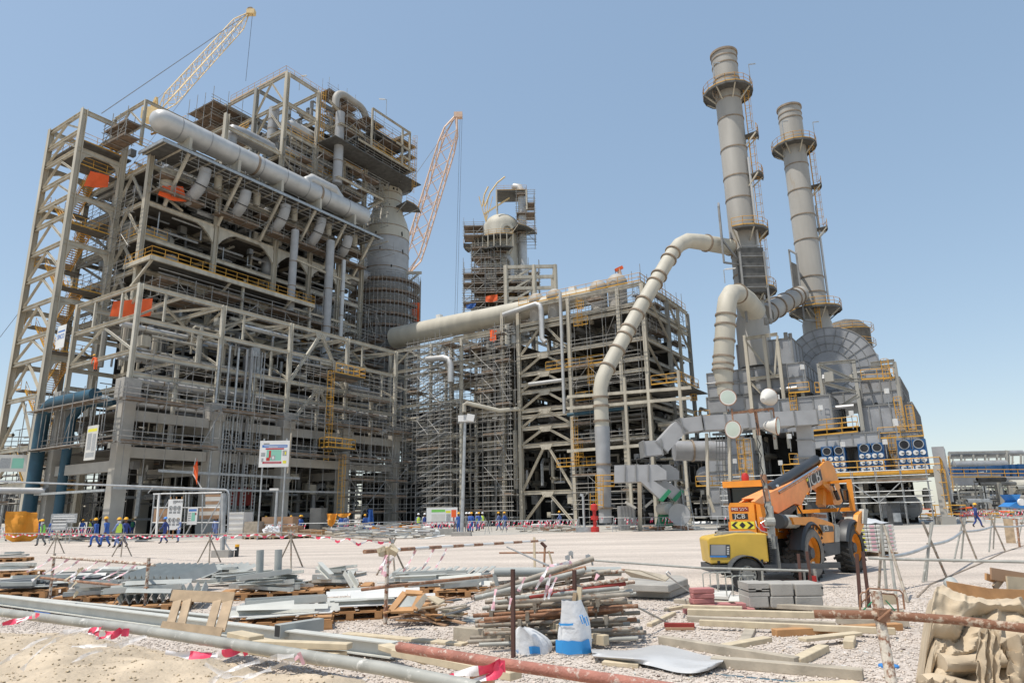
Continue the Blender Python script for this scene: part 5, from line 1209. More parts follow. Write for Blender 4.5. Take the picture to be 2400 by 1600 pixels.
person(222,1282,'walk2',-95,'worker in dark scarf and blue coverall leading the pair walking left with heads down',scarf='black')
person(246,1282,'walk2',-88,'taller worker in light blue coverall close behind the dark scarfed man',cover='bluepaint' if False else 'cover',scarf=None,hscale=1.04)
person(274,1284,'walk',-80,'worker in blue coverall with yellow green vest stepping left between the trestles',vest='vestyellow',cover='coverpale',scarf='white')
person(290,1283,'walk',-85,'worker in dark blue mostly hidden behind the yellow green vest',cover='coverdark')
person(384,1274,'walk',-95,'worker with bright blue helmet striding left before the pictogram board',hat='hatblue',cover='coverdark')
person(416,1271,'armup',-140,'worker in faded blue coverall raising a hand to his face beside the pictogram board',cover='coverpale')
person(503,1264,'stand',180,'worker in faded coverall facing the yard left of the grey steel post',cover='coverpale')
person(560,1256,'stand',150,'worker in blue coverall behind the grey post by the white container',scarf='white')
person(572,1256,'bent',-60,'worker in yellow green vest and blue helmet bending by the white container',hat='hatblue',vest='vestyellow',cover='clothgrey')
person(118,1262,'stand',-30,'worker in blue with blue helmet seen just behind the lime green vest',hat='hatblue')
person(88,1262,'stand',180,'worker with yellow helmet standing at the edge of the orange curtain')
person(12,1268,'bent',60,'worker in blue helmet bent over a table at the far left edge',hat='hatblue',vest='vestyellow',cover='offwhite')
person(190,1260,'stand',170,'worker in blue waiting in shade by the first concrete column',)
person(209,1258,'stand',200,'worker in yellow green vest in the shade right of the waiting man',vest='vestyellow',cover='coverdark')
person(308,1255,'stand',180,'worker with green vest in deep shade behind the big column',vest='green',cover='coverdark')
person(690,1254,'bent',60,'worker in bright blue leaning over the tall plywood crate',)
person(702,1256,'stand',-20,'worker in blue standing right of the tall plywood crate with back turned')
person(680,1250,'stand',180,'worker whose helmet shows above the plywood crate')
person(621,1250,'stand',180,'worker whose yellow helmet peeks over the left end of the crates')
person(756,1250,'stand',0,'lone worker in blue before the grey cabin left of the orange cloth',cover='coverpale')
person(799,1250,'stand',160,'left one of two workers in front of the orange cloth')
person(810,1251,'stand',-30,'right one of two workers in front of the orange cloth',cover='coverpale')
person(857,1248,'bent',180,'worker crouching under the ladder scaffold right of the orange cloth')
person(980,1247,'stand',150,'white helmeted worker in yellow green vest left of the white notice board',hat='hatwhite',vest='vestyellow',cover='coverpale')
person(995,1247,'stand',180,'white helmeted worker in blue vest next to the notice board',hat='hatwhite',vest='coverdark',cover='offwhite')
person(1012,1247,'armup',-60,'worker in dark jacket pointing at the notice board',cover='coverdark')
person(1031,1247,'stand',0,'white helmeted worker in blue facing the middle of the notice board',hat='hatwhite')
person(1054,1247,'stand',180,'white helmeted worker in striped vest at the right side of the notice board',hat='hatwhite',vest='vestyellow',cover='offwhite')
person(1064,1247,'stand',90,'worker in red and grey near the right edge of the notice board',hat='hatwhite',cover='darkred')
person(1075,1250,'stand',-20,'worker in blue coverall standing just left of the tall lamp post')
person(1093,1247,'stand',30,'dark clothed worker just right of the tall lamp post',hat='hatwhite',cover='clothgrey')
person(1100,1247,'stand',60,'left one of two blue workers with white helmet right of the lamp post',hat='hatwhite')
person(1105,1247,'stand',10,'right one of two blue workers with yellow helmet right of the lamp post')
person(1118,1244,'stand',-60,'white helmeted worker in yellow vest behind the bright blue one',hat='hatwhite',vest='vestyellow',cover='coverpale')
person(1123,1244,'walk',-20,'worker in bright blue walking away right of the lamp post group')
person(1131,1240,'stand',180,'white helmeted worker in grey vest leaning on the rail',hat='hatwhite',vest='vestyellow',cover='clothgrey')
person(1170,1243,'walk',-70,'left one of the pair walking left on the pale apron',cover='coverpale')
person(1184,1243,'walk',-70,'right one of the pair walking left on the pale apron')
person(1313,1237,'walk',-80,'lone worker in blue walking before the braced steel bay',cover='coverpale')
person(2292,1236,'walk',100,'lone worker in blue with yellow helmet crossing the yard at far right',cover='coverdark')
person(227,880,'bent',40,'worker in orange and yellow kneeling on the rack walkway at left',cover='hatyellow',pos=PL(225,858,-1)) if False else None
# ================================================================ TAPES AND BARRIERS
rt=random.Random(77)
def ribbon(b,pts,wd=.07,seg=.25,cols=('tapered','tapewhite'),up=None,twist=.5,rnd=rt):
    pts=[Vector(p) for p in pts]; acc=0;k=0
    D=[]; 
    for p,q in zip(pts,pts[1:]):
        n=max(1,int((q-p).length/.12)); D+=[p.lerp(q,i/n) for i in range(n)]
    D.append(pts[-1]); prev=None
    for i,p in enumerate(D):
        q=D[min(i+1,len(D)-1)]; o=D[max(i-1,0)]; d=(q-o).normalized() if (q-o).length>1e-6 else Vector((1,0,0))
        s=d.cross(Vector((0,-1,.25))).normalized() if abs(d.y)<.9 else EZ; a=twist*sin(i*.7); s=(s*cos(a)+d.cross(s)*sin(a))*(wd/2)
        if prev is not None:
            if i: acc+=(p-D[i-1]).length
            if acc>seg: k+=1;acc=0
            b.use(cols[k%len(cols)]); b.poly([prev[0],prev[1],p-s,p+s])
        prev=(p+s,p-s)
def fringe(b,p,q,n,lmin=.25,lmax=.7,wd=.06,wind=.5):
    for i in range(n):
        c=p.lerp(q,rt.random()); L=rt.uniform(lmin,lmax); w_=Vector((-wind*rt.uniform(.2,1),rt.uniform(-.2,.1),-1)).normalized()
        ribbon(b,[c,c+w_*L*.5+Vector((rt.uniform(-.05,.05),0,0)),c+w_*L],wd,rt.uniform(.1,.2))
def barrier(x0,x1,y,label,n=3,hh=1.05,fr=10):
    A=gd(x0,y[0]);Bq=gd(x1,y[1]); T=thing('pipe_barrier',label,'barrier',A)
    ra=MB().use('galv'); ra.tube(A+EZ*hh,Bq+EZ*hh,.03,6); 
    if n>2: ra.tube(A+EZ*hh*.45,Bq+EZ*hh*.45,.025,5)
    ra.build('rail',T)
    for i in range(n):
        c=A.lerp(Bq,i/(n-1)); po=MB().use('galv'); po.tube(c-Vector((.2,.2,0)),c+EZ*hh,.025,5); po.tube(c+Vector((.2,.2,0)),c+EZ*hh,.025,5); po.build('trestle_post',T)
    f=MB(); fringe(f,A+EZ*hh,Bq+EZ*hh,fr); f.build('tape_fringe',T,kind='stuff')
barrier(-40,95,(1262,1262),'far pipe barrier with hanging tape at the left edge before the orange curtain',4,1.1,40)
barrier(97,215,(1268,1266),'far pipe barrier with hanging tape before the grey notice boards',4,1.1,30)
barrier(520,690,(1262,1261),'pipe barrier with tape in front of the plywood crates',4,1.1,22)
barrier(700,845,(1257,1255),'pipe barrier with few tape scraps in front of the white scrap heap',3,1.1,9)
barrier(738,862,(1250,1248),'raised slanting barrier rail behind the white scrap heap',3,1.25,10)
barrier(862,990,(1256,1252),'pipe barrier in front of the orange steel beam',3,1.1,5)
barrier(990,1066,(1254,1250),'short barrier thick with red white tape under the notice board',2,1.05,34)
barrier(1096,1142,(1252,1251),'short barrier thick with tape right of the lamp post',2,1.05,22)
barrier(1148,1182,(1246,1246),'small barrier right beside the two walking men',2,1.0,4)
barrier(1182,1355,(1247,1244),'long barrier with tape in front of the braced steel bay',5,1.0,50)
barrier(1358,1440,(1246,1245),'barrier in front of the round duct foot',3,1.2,6)
barrier(1440,1600,(1244,1242),'barrier with loose tape in front of the green fan',4,1.1,22)
barrier(1600,1770,(1243,1241),'barrier left of the orange machine',3,1.1,3)
barrier(2255,2420,(1222,1222),'barrier with fine tape near the blue hopper at far right',4,1.1,50)
# near trestle line with tape
def trestle(c,h,label,ang=0,rr=.027,spread=.42,m='scaffdirty'):
    T=thing('trestle',label,'trestle',c); u=Vector((cos(ang),sin(ang),0)); v=Vector((-u.y,u.x,0))
    top=c+EZ*h
    for s,t in((1,.35),(-1,.3),(.2,-.6)):
        l=MB().use(m); l.tube(c+u*(spread*s)+v*(spread*t),top-u*(.1*s)*h-v*(.1*t)+EZ*.08,rr,8,cap=True); l.build('leg',T)
    l=MB().use('galv'); l.box(top-EZ*.02,(.1,.1,.1)); l.build('coupler',T); return T
pts=[gd(127,1297),gd(283,1304),gd(488,1318),gd(678,1330),gd(918,1347)]
lb=['leftmost trestle of the tape line near the green vest','second trestle of the tape line under the walking pair','third trestle beside the grey steel post','fourth trestle with one black leg','fifth trestle behind the striped barrier post']
hs=[1.05,1.0,1.05,1.15,.95]
for p,l,h in zip(pts,lb,hs): trestle(p,h,l,.2)
T=MB().use('scaffdirty')
for i,(p,q) in enumerate(zip(pts,pts[1:])): T.tube(p+EZ*hs[i]-Vector((.3,0,0)),q+EZ*(hs[i+1]-.02),.026,6,cap=True)
T.tube(gd(-60,1292)+EZ*1.0,pts[0]+EZ*1.05,.026,6); o=T.build('barrier_rail',None); tag(o,'long grey pipe rail laid over the near trestles across the yard','rail')
T=MB(); 
for i,(p,q) in enumerate(zip([gd(-60,1292)]+pts,pts)):
    hA=([1.0]+hs)[i]; hB=hs[i]; n=5
    for j in range(n):
        a=p.lerp(q,j/n)+EZ*(hA+(hB-hA)*j/n); c=p.lerp(q,(j+1)/n)+EZ*(hA+(hB-hA)*(j+1)/n); mid=a.lerp(c,.5)-EZ*rt.uniform(.08,.22)
        ribbon(T,[a-EZ*.03,mid,c-EZ*.03],.075,.22,twist=.8)
o=T.build('barrier_tape',None); tag(o,'faded red and white tape looping along the near trestle rail','tape')
# ================================================================ SIGNS, POSTS, LAMPS
def textobj(txt,size,mat_,parent,loc,xd,nrm,depth=.004,name='lettering',spacing=1.0,xs=1.0):
    c=bpy.data.curves.new('t','FONT'); c.body=txt; c.size=size; c.extrude=depth; c.align_x='CENTER'; c.align_y='CENTER'; c.space_character=spacing; c.resolution_u=3
    o=bpy.data.objects.new('t',c); S.collection.objects.link(o); dg=bpy.context.evaluated_depsgraph_get(); me=bpy.data.meshes.new_from_object(o.evaluated_get(dg)); bpy.data.objects.remove(o)
    me.materials.clear(); me.materials.append(MATS[mat_]); xd=Vector(xd).normalized(); nrm=Vector(nrm).normalized(); yd=nrm.cross(xd).normalized()
    R=Matrix((xd*xs,yd,nrm)).transposed().to_4x4(); 
    q=bpy.data.objects.new(name,me); S.collection.objects.link(q); q.parent=parent; off=wl(parent); 
    pr=parent.matrix_basis.to_3x3() if False else None
    R.translation=Vector(loc)-off; q.matrix_local=R; return q
def board(name,label,c,w,h,xd,m='white',th=.04,cat='sign'):
    """c: centre, xd: horizontal direction to the viewer's right; normal faces the viewer"""
    xd=Vector(xd).normalized(); n=xd.cross(EZ).normalized(); 
    if n.y>0: n=-n
    T=thing(name,label,cat,c); b=MB().use(m); R=Matrix((xd,-n,EZ)).transposed(); b.box(c,(w,th,h),R); b.build('panel',T); 
    def patch(u0,u1,v0,v1,m,lift=.003,nm='print'):
        P=[c+xd*((u-.5)*w)+EZ*((v-.5)*h)+n*(th/2+lift) for u,v in((u0,v0),(u1,v0),(u1,v1),(u0,v1))]; q=MB().use(m).poly(P); return q.build(nm,T)
    return T,n,patch
X=Vector((1,0,0)); tilt=Vector((1,.12,0)).normalized()
# pictogram board
c=dp(409,1205,51); Tb,n,patch=board('pictogram_board','tall white safety board with six black circle pictograms on wooden stakes',c,1.05,2.15,X)
f=MB().use('woodora')
for dx in(-.4,0,.4): f.bar(c+Vector((dx,.06,-1.7)),c+Vector((dx,.06,1.25)),.09,.04)
f.build('stake',Tb)
textobj('E',.16,'black',Tb,c+Vector((-.08,-.03,.88)),X,n); textobj('SINCO',.19,'black',Tb,c+Vector((.27,-.03,.90)),X,n)
q=MB().use('black'); 
for a,b_ in(((-.17,.79),(.01,.79)),((.01,.79),(.01,.98)),((.01,.98),(-.17,.98)),((-.17,.98),(-.17,.79))): q.bar(c+Vector((a[0],-.024,a[1])),c+Vector((b_[0],-.024,b_[1])),.02,.01)
for r_ in range(2):
    for k in range(3):
        cc=c+Vector((-.3+.3*k,-.024,.45-.85*r_)); P=[cc+Vector((cos(t)*.115,0,sin(t)*.15)) for t in [2*pi*i/16 for i in range(16)]]; q.path(P,.016,4,closed=True); q.box(cc+Vector((0,0,-.03)),(.07,.01,.12)); q.box(cc+Vector((0,0,.06)),(.05,.01,.05))
        for l in range(3): q.box(cc+Vector((0,0,-.25-.055*l)),(.22,.006,.022))
q.build('pictogram',Tb)
# gate of tubes beside the boards, grey post and cable bridge tube
G=thing('pipe_gateway','open gateway frame of light tubes around the pictogram board with plywood infill','gateway',dp(365,1245,52))
b=MB().use('galv'); Yg=52.5
for (x0,y0,x1,y1,r) in((362,1157,352,1258,.05),(475,1155,473,1258,.05),(360,1157,520,1154,.06),(360,1189,520,1189,.04),(357,1224,515,1224,.04),(400,1150,396,1258,.04),(436,1152,430,1258,.04),(443,1152,442,1190,.035),(468,1258,520,1166,.045),(352,1255,397,1170,.04),(432,1258,450,1226,.04),(347,1155,360,1140,.03),(519,1156,512,1258,.05)):
    b.tube(dp(x0,y0,Yg),dp(x1,y1,Yg),r,6,cap=True)
b.use('white').bar(dp(373,1155,52),dp(366,1254,52),.16,.1); b.bar(dp(360,1157,52),dp(376,1157,52),.16,.1); b.build('tube_frame',G)
for i,(y0,y1,m) in enumerate(((1158,1163,'ply'),(1164,1173,'offwhite'),(1174,1181,'ply'),(1182,1188,'offwhite'),(1190,1197,'ply'),(1198,1206,'offwhite'),(1207,1215,'ply'))):
    a=dp(482 if y0<1190 else 468,y0,52.9);c_=dp(520,y1,52.9); q=MB().use(m).box(((a.x+c_.x)/2,52.9,(a.z+c_.z)/2),(c_.x-a.x,.04,a.z-c_.z)); q.build('board_slat',G)
a=dp(362,1192,52.9);c_=dp(393,1223,52.9); q=MB().use('ply').box(((a.x+c_.x)/2,52.9,(a.z+c_.z)/2),(c_.x-a.x,.04,a.z-c_.z)); q.build('plywood_infill',G)
c=dp(451,1208,51.5); Tb,n,patch=board('notice_board','small white notice board with blue heading and green picture right of the pictograms',c,.72,1.25,X); patch(.1,.9,.75,.88,'signblue'); patch(.42,.8,.2,.68,'signgreen'); patch(.75,.9,.55,.66,'signred')
for k in range(4): patch(.08,.36,.2+.13*k,.27+.13*k,'signgrey')
# big sign
c=dp(643,1063,54); Tb,n,patch=board('safety_billboard','large white billboard with blue and red stripes and teal picture high over the crates',c,2.3,2.05,Vector((1,.05,0)))
patch(.08,.93,.74,.84,'signblue'); patch(.2,.82,.66,.72,'signred'); patch(.24,.74,.24,.65,'signgreen'); patch(.12,.76,.13,.21,'signred',nm='print'); patch(.24,.36,.24,.36,'redpaint',.006); patch(.32,.39,.36,.62,'redpaint',.006); patch(.4,.54,.27,.44,'signgrey',.006); patch(.44,.5,.3,.40,'white',.009); patch(.78,.92,.42,.62,'signgrey'); patch(.85,.9,.46,.58,'signyellow',.006); patch(.06,.2,.40,.55,'signgrey'); patch(.08,.15,.2,.34,'signgrey'); patch(.8,.92,.13,.24,'signyellow'); patch(.12,.32,.87,.90,'black'); patch(.15,.9,.785,.80,'white',.006); patch(.3,.6,.755,.77,'white',.006); patch(.18,.7,.165,.175,'white',.006)
b=MB().use('galv'); 
for dx in(-.9,.9): b.tube(c+Vector((dx,.1,1.2)),Vector((c.x+dx,54.1,0)),.06,6)
b.use('woodgrey').bar(c+Vector((1.2,.1,1.6)),c+Vector((1.1,.1,-1.5)),.12,.05); b.build('support_pole',Tb)
# hanging sign left
c=PL(214,1037,-3.2); Tb,n,patch=board('hanging_sign','weathered white hanging sign with yellow strip under the scaffold walkway at left',c,1.9,3.1,-E2,'offwhite'); patch(.08,.92,.82,.91,'signyellow'); patch(.12,.5,.3,.78,'signgrey'); patch(.58,.9,.25,.75,'signgrey'); patch(.1,.9,.08,.22,'signgrey'); 
b=MB().use('tube').tube(c+E2*.8+EZ*1.5,c+E2*.8+EZ*3,.04,5).tube(c-E2*.8+EZ*1.5,c-E2*.8+EZ*3,.04,5); b.build('hanger',Tb)
c=PL(143,789,-.5); Tb,n,patch=board('company_banner','white banner with purple letters between the far left columns',c,1.9,2.6,-E2,'white'); textobj('SINCO',.8,'signblue',Tb,c-E1*.05,-E2,n,xs=.65); patch(.1,.9,.7,.78,'signblue')
c=dp(28,1085,70); Tb,n,patch=board('weathered_notice','weathered white notice with green print at the left edge under the tall tower',c,2.6,1.7,Vector((1,.3,0)),'offwhite'); patch(.5,.9,.2,.8,'signgreen'); patch(.1,.45,.2,.8,'signgrey')
for (x,y,w_,h_,l) in((150,1214,2.0,.7,'upper grey lettered notice board on a stand behind the tape'),(139,1228,1.2,.9,'lower grey notice board on the same stand')):
    c=dp(x,y,54); Tb,n,patch=board('notice_board',l,c,w_,h_,X,'signgrey'); patch(.05,.95,.45,.55,'white'); patch(.1,.9,.7,.8,'white'); patch(.1,.9,.18,.26,'white'); b=MB().use('galv').tube(c+Vector((-.6,.05,0)),Vector((c.x-.6,54.05,0)),.03,5).tube(c+Vector((.6,.05,0)),Vector((c.x+.6,54.05,0)),.03,5); b.build('leg',Tb)
c=dp(1036,1208,66); Tb,n,patch=board('information_board','wide white information board with green and orange headings left of the lamp post',c,2.9,1.5,X); patch(.16,.6,.72,.88,'lime'); patch(.62,.78,.66,.8,'signyellow'); patch(.8,.96,.4,.85,'orange'); patch(.16,.6,.06,.6,'offwhite',.003); patch(.64,.78,.1,.6,'signgrey')
b=MB().use('galv'); 
for dx in(-1.2,0,1.2): b.tube(c+Vector((dx,.08,.8)),Vector((c.x+dx,66.08,0)),.04,5)
b.build('leg',Tb)
# posts and lamps
def lamp_post(xb,yb,xt,yt,w,label,head=True,foot=(1.2,1.2,.35)):
    a=gd(xb,yb); t=dp(xt,yt,a.y); T=thing('lamp_post',label,'lamp post',a); b=MB().use('galv'); b.tube(a,t,w/2,10,r2=w*.36); b.build('pole',T)
    f=MB().use('concgrey').box(a+EZ*foot[2]/2,foot); f.build('footing',T)
    if head:
        h=MB().use('white'); h.box(t+Vector((-.05,0,.15)),(1.0,.5,.5)); h.box(t+Vector((.45,-.1,.2)),(.6,.4,.55),Matrix.Rotation(.2,3,'Y')); h.use('signgrey').box(t+Vector((.1,-.26,.2)),(.4,.02,.35)); h.use('galv').bar(t+Vector((-.6,0,-.15)),t+Vector((.8,0,-.15)),.08); h.build('floodlight',T)
    return T,a,t
lamp_post(1082,1255,1090,985,.30,'tall galvanised floodlight post on a flat concrete foot in the middle of the yard edge',foot=(1.5,1.5,.3))
T,a,t=lamp_post(643,1262,650,1146,.26,'pale square post with a short white arm in front of the plywood crates',False,(.4,.4,.2)); b=MB().use('white').bar(t+Vector((-.6,0,0)),t+Vector((.1,0,0)),.22,.16); b.build('lamp_arm',T)
a=gd(521,1305); T=thing('steel_post','grey steel post on a concrete block supporting an overhead cable tube','post',a); t=dp(524,1155,a.y); b=MB().use('galv').bar(a,t,.14,.14); b.build('post',T); f=MB().use('concgrey').box(a+EZ*.15,(.75,.6,.3)); f.build('footing',T)
b=MB().use('galv'); L0=dp(-40,1127,a.y+4); b.path([L0,dp(300,1138,a.y+2),dp(528,1147,a.y),dp(534,1150,a.y),dp(537,1158,a.y)],.042,8); b.path([dp(537,1158,a.y),dp(534,1240,a.y),dp(528,1272,a.y),dp(540,1290,a.y),dp(555,1287,a.y)],.035,6); b.build('cable_tube',T,smooth=True)
c=gd(554,1304); b=MB().use('black').lathe(c,[(.09,0),(.09,.42)],10); b.use('hatyellow').lathe(c+EZ*.42,[(.095,0),(.095,.1),(.01,.11)],10); o=b.build('bollard',None); tag(o,'short black bollard with orange cap standing alone in the gravel','bollard')
# red flag
fl0=dp(452,1110,50); fl1=dp(474,1146,50); F=thing('red_flag','narrow orange red flag hanging from a slanted pole before the concrete columns','flag',fl1); b=MB().use('offwhite').tube(fl0,fl1,.04,6); b.build('flag_pole',F)
b=MB().use('orange'); G=[]
for i in range(6):
    u=i/5; G.append([dp(462-u*10+2*sin(u*7),1072+u*32,50+.1*sin(u*9)),dp(463+1.5*sin(u*5),1085+u*51,50+.2*sin(u*6))])
b.sheet(G); b.build('cloth',F,smooth=True)
b=MB().use('galv').tube(fl0,dp(459,1072,50),.03,5); b.build('flag_staff',F)
# ================================================================ CRATES, TARPS, SCRAP HEAPS
def crate(x0,x1,yt,yb,Y,label,m='ply',d=1.6,nm='plywood_crate',frame=True):
    a=dp(x0,yt,Y);c=dp(x1,yb,Y); T=thing(nm,label,'crate',((a.x+c.x)/2,Y,0)); z0=0.14;z1=a.z
    b=MB().use(m).box(((a.x+c.x)/2,Y+d/2,(z0+z1)/2),(c.x-a.x,d,z1-z0)); b.build('body',T)
    k=MB().use('wood'); n=max(2,int((c.x-a.x)/.55))
    if frame:
        for i in range(n+1): x=a.x+(c.x-a.x)*i/n; k.box((x,Y-.015,(z0+z1)/2),(.07,.03,z1-z0))
        for z in(z0+.05,z1-.05): k.box(((a.x+c.x)/2,Y-.03,z),(c.x-a.x+.06,.03,.09))
        k.build('batten',T)
    k=MB().use('wood')
    for x in(a.x+.1,(a.x+c.x)/2,c.x-.1): k.box((x,Y+d/2,.07),(.1,d,.14))
    k.build('skid',T); return T
crate(573,600,1222,1268,56,'left grey brown plywood crate with white sheet sign','woodgrey',frame=False)
crate(600,680,1250,1270,55,'low slatted plywood crate with a white bundle on top')
crate(614,684,1211,1250,57.5,'tallest plywood crate with a paper label behind the pale post',frame=False)
crate(664,695,1232,1269,56.2,'brown crate right of the pale square post')
crate(728,753,1242,1270,56,'rightmost orange brown slatted crate of the row','woodora')
crate(697,728,1241,1270,56.5,'brown crate left of the orange brown slatted one')
c=dp(655,1228,57.4); b=MB().use('white').box(c,(.25,.02,.45)); o=b.build('paper_label',None); tag(o,'white paper label stuck on the tallest plywood crate','paper')
b=MB().use('bagwhite')
for _ in range(26): b.box(dp(rt.uniform(622,652),rt.uniform(1238,1249),55.6),(.5,.4,.2),Euler((rt.random()*3,rt.random()*3,rt.random()*3)).to_matrix())
o=b.build('white_bundle',None); tag(o,'crumpled white wrap heaped on the low slatted crate','bundle'); o['kind']='stuff'
a=dp(536,1200,57);c_=dp(567,1262,57); b=MB().use('white').box(((a.x+c_.x)/2,58,(a.z)/2),(c_.x-a.x,2,a.z)); b.use('offwhite')
for i in range(5): b.box(((a.x+c_.x)/2,56.97,.3+i*(a.z-.4)/4),(c_.x-a.x+.02,.03,.05))
o=b.build('white_container',None); tag(o,'white ribbed container box behind the grey steel post','container')
cloth('orange_curtain',[dp(14,1197,60),dp(88,1200,62),dp(86,1258,62),dp(14,1262,60)],'tarpora','big orange curtain tarpaulin hanging at ground level on the left','tarpaulin',.7,12)
cloth('orange_cloth',[dp(766,1203,60),dp(790,1203,60),dp(787,1222,60),dp(768,1226,60)],'tarpora','orange cloth sagging in the shade left of the two workers','tarpaulin',.4,8)
cloth('orange_cloth',[dp(790,1203,60),dp(823,1202,60),dp(820,1207,60),dp(792,1208,60)],'tarpora','narrow orange cloth draped above the two workers','tarpaulin',.2,6)
cloth('blue_tarpaulin',[dp(862,1193,62),dp(873,1193,62),dp(879,1238,62),dp(862,1238,62)],'bluetarp','dark blue tarpaulin hanging right of the orange cloth','tarpaulin',.4,8)
cloth('red_screen',[PM(540,1142,4),PM(592,1142,4),PM(592,1183,4),PM(540,1183,4)],'darkred','dark red screen in the shadow between the concrete columns','screen',.1,4)
a=dp(727,1190,62);c_=dp(750,1245,62); b=MB().use('equip').box(((a.x+c_.x)/2,63,a.z/2),(c_.x-a.x,2,a.z)); o=b.build('site_cabin',None); tag(o,'dark grey site cabin door in the shade left of the lone blue worker','cabin')
def heap(name,label,x0,x1,y0,y1,Y,n,mats,cat='scrap heap',sz=(.3,1.5),thick=.1,zt=.7):
    b=MB(); 
    for _ in range(n):
        x=rt.uniform(x0,x1); yy=rt.uniform(y0,y1); p=gd(x,yy); p.z=rt.random()**1.6*zt+.05; L=rt.uniform(*sz); a=rt.uniform(-.5,.5); b.use(rt.choice(mats)); d=Vector((cos(a),sin(a),rt.uniform(-.12,.12)))*L
        if rt.random()<.2: b.tube(p,p+d,thick*rt.uniform(.5,1.2),8,cap=True)
        else: b.bar(p,p+d,thick*rt.uniform(.5,3),thick*rt.uniform(.3,1))
    o=b.build(name,None); tag(o,label,cat); o['kind']='stuff'; return o
heap('scrap_heap','low heap of white and grey metal scrap behind the barrier in the middle',755,1000,1254,1263,57,230,('white','offwhite','galv','silverdull','primer','woodgrey'),zt=1.0)
heap('scrap_heap','thin strip of stacked timber and tubes before the braced steel bay',1205,1350,1240,1247,65,120,('woodgrey','offwhite','concgrey','rusty'),zt=.5)
heap('scrap_heap','thin row of loose pipes near the fan ducts',1420,1620,1238,1243,65,60,('offwhite','galv','rusty'),zt=.3)
heap('scrap_heap','dark jumble of materials under the left tape barrier',110,330,1262,1270,56,110,('black','woodgrey','galv','chassis'),zt=.35)
heap('scrap_heap','mixed items stacked at the right background near the hopper',2150,2400,1215,1224,80,90,('offwhite','orange','galv','rusty','yellow'),zt=1.3)
b=MB().use('jorange'); b.bar(dp(872,1238,60),dp(918,1238,60),.5,.5); b.bar(dp(916,1240,60),dp(986,1236,60),.5,.55); b.use('black').bar(dp(930,1245,59.8),dp(985,1243,59.8),.4,.35); o=b.build('orange_beam',None); tag(o,'long bright orange steel beam lying behind the white scrap','beam')
b=MB().use('white').lathe(dp(1010,1250,58),[(.35,-.9),(.35,.1),(.28,.1),(.28,-.1)],14,axis=(-.6,-1,0)); b.use('black').lathe(dp(1010,1250,58),[(.27,0),(.27,.02)],14,axis=(-.6,-1,0)); b.use('white').tube(dp(925,1250,58),dp(1000,1248,58.5),.3,12,cap=True); o=b.build('white_pipe_piece',None,smooth=True); tag(o,'white pipe piece with dark open end on the scrap before the notice board','pipe')
b=MB().use('concgrey').box(dp(1040,1250,59),(1.6,1.0,.8)); b.box(dp(1060,1250,60),(.8,1.0,.8)); o=b.build('concrete_block',None); tag(o,'square concrete block right of the white pipe piece','block')
b=MB().use('redpaint').lathe(gd(1395,1246),[(.35,0),(.35,.4),(.15,.45),(.15,1.0),(.33,1.0),(.33,1.3),(.15,1.3),(.15,1.7),(.3,1.8),(.3,2.2),(.12,2.3)],12); o=b.build('fire_hydrant',None,smooth=False); tag(o,'red hydrant standpipe near the round duct foot','hydrant')
b=MB().use('galv').bar(gd(1370,1246),gd(1370,1246)+EZ*3,.16).box(gd(1368,1246)+EZ*.2,(1.3,.6,.4)); b.bar(gd(1370,1246)+EZ*3,gd(1364,1246)+EZ*3.1,.2); o=b.build('short_post',None); tag(o,'short grey post on a block left of the red hydrant','post')
F=thing('green_fan','green fan base with round white motor at the foot of the duct','fan',gd(1568,1240)); b=MB().use('green').prism([dp(1545,1232,62),dp(1578,1232,62),dp(1572,1202,62),dp(1552,1202,62)],(0,1.5,0)); b.build('base',F); b=MB().use('offwhite').lathe(dp(1560,1192,61.6),[(.01,-.6),(.45,-.55),(.5,0),(.5,.9),(.3,1.0)],14,axis=(-.3,1,0)); b.box(dp(1562,1180,62),(1.0,.8,.3)); b.build('motor',F,smooth=True); b=MB().use('redpaint').box(dp(1580,1190,62),(.9,.4,.35)); b.build('red_guard',F)
b=MB().use('galv'); ladder(b,gd(1622,1242)+EZ*0,dp(1604,1143,61),X,.6,False,None); o=b.build('white_ladder',None); tag(o,'pale straight ladder leaning right of the green fan base','ladder')
P=thing('container_box','ribbed grey switch box with slanted lids left of the green fan','equipment box',gd(1470,1240)); b=MB().use('silverdull'); a=dp(1453,1185,63);c_=dp(1492,1235,63); b.box(((a.x+c_.x)/2,64,a.z/2),(c_.x-a.x,1.6,a.z)); b.build('body',P); b=MB().use('stiff')
for i in range(5): b.box((a.x+(c_.x-a.x)*(i+.5)/5,63.15,a.z/2),(.08,.06,a.z))
b.build('rib',P); b=MB().use('offwhite'); b.bar(dp(1466,1176,62),dp(1490,1190,62),.2); b.bar(dp(1512,1187,62),dp(1530,1172,62),.2); b.build('lamp_tube',P)
for (x0,x1,y0,l) in((1900,1938,1175,'left dark control cabinet under the blue cabinets'),(2086,2108,1178,'right tall dark control cabinet under the blue cabinets')):
    a=dp(x0,y0,64); c_=dp(x1,y0,64); T=thing('control_cabinet',l,'cabinet',((a.x+c_.x)/2,64,0)); b=MB().use('chassis').box(((a.x+c_.x)/2,64.4,a.z/2),(c_.x-a.x,.8,a.z)); b.build('body',T); b=MB().use('galv').box(((a.x+c_.x)/2,63.97,a.z*.35),((c_.x-a.x)*.8,.05,a.z*.4)); b.box(((a.x+c_.x)/2,63.9,a.z+.06),(c_.x-a.x+.2,1,.1)); b.build('door',T)
# people on walkways (upper levels)
q=PL(225,856,-1.2); person(0,0,'bent',-60,'worker in orange clothes crouching high on the rack walkway at left',cover='orange',pos=q-EZ*.6)
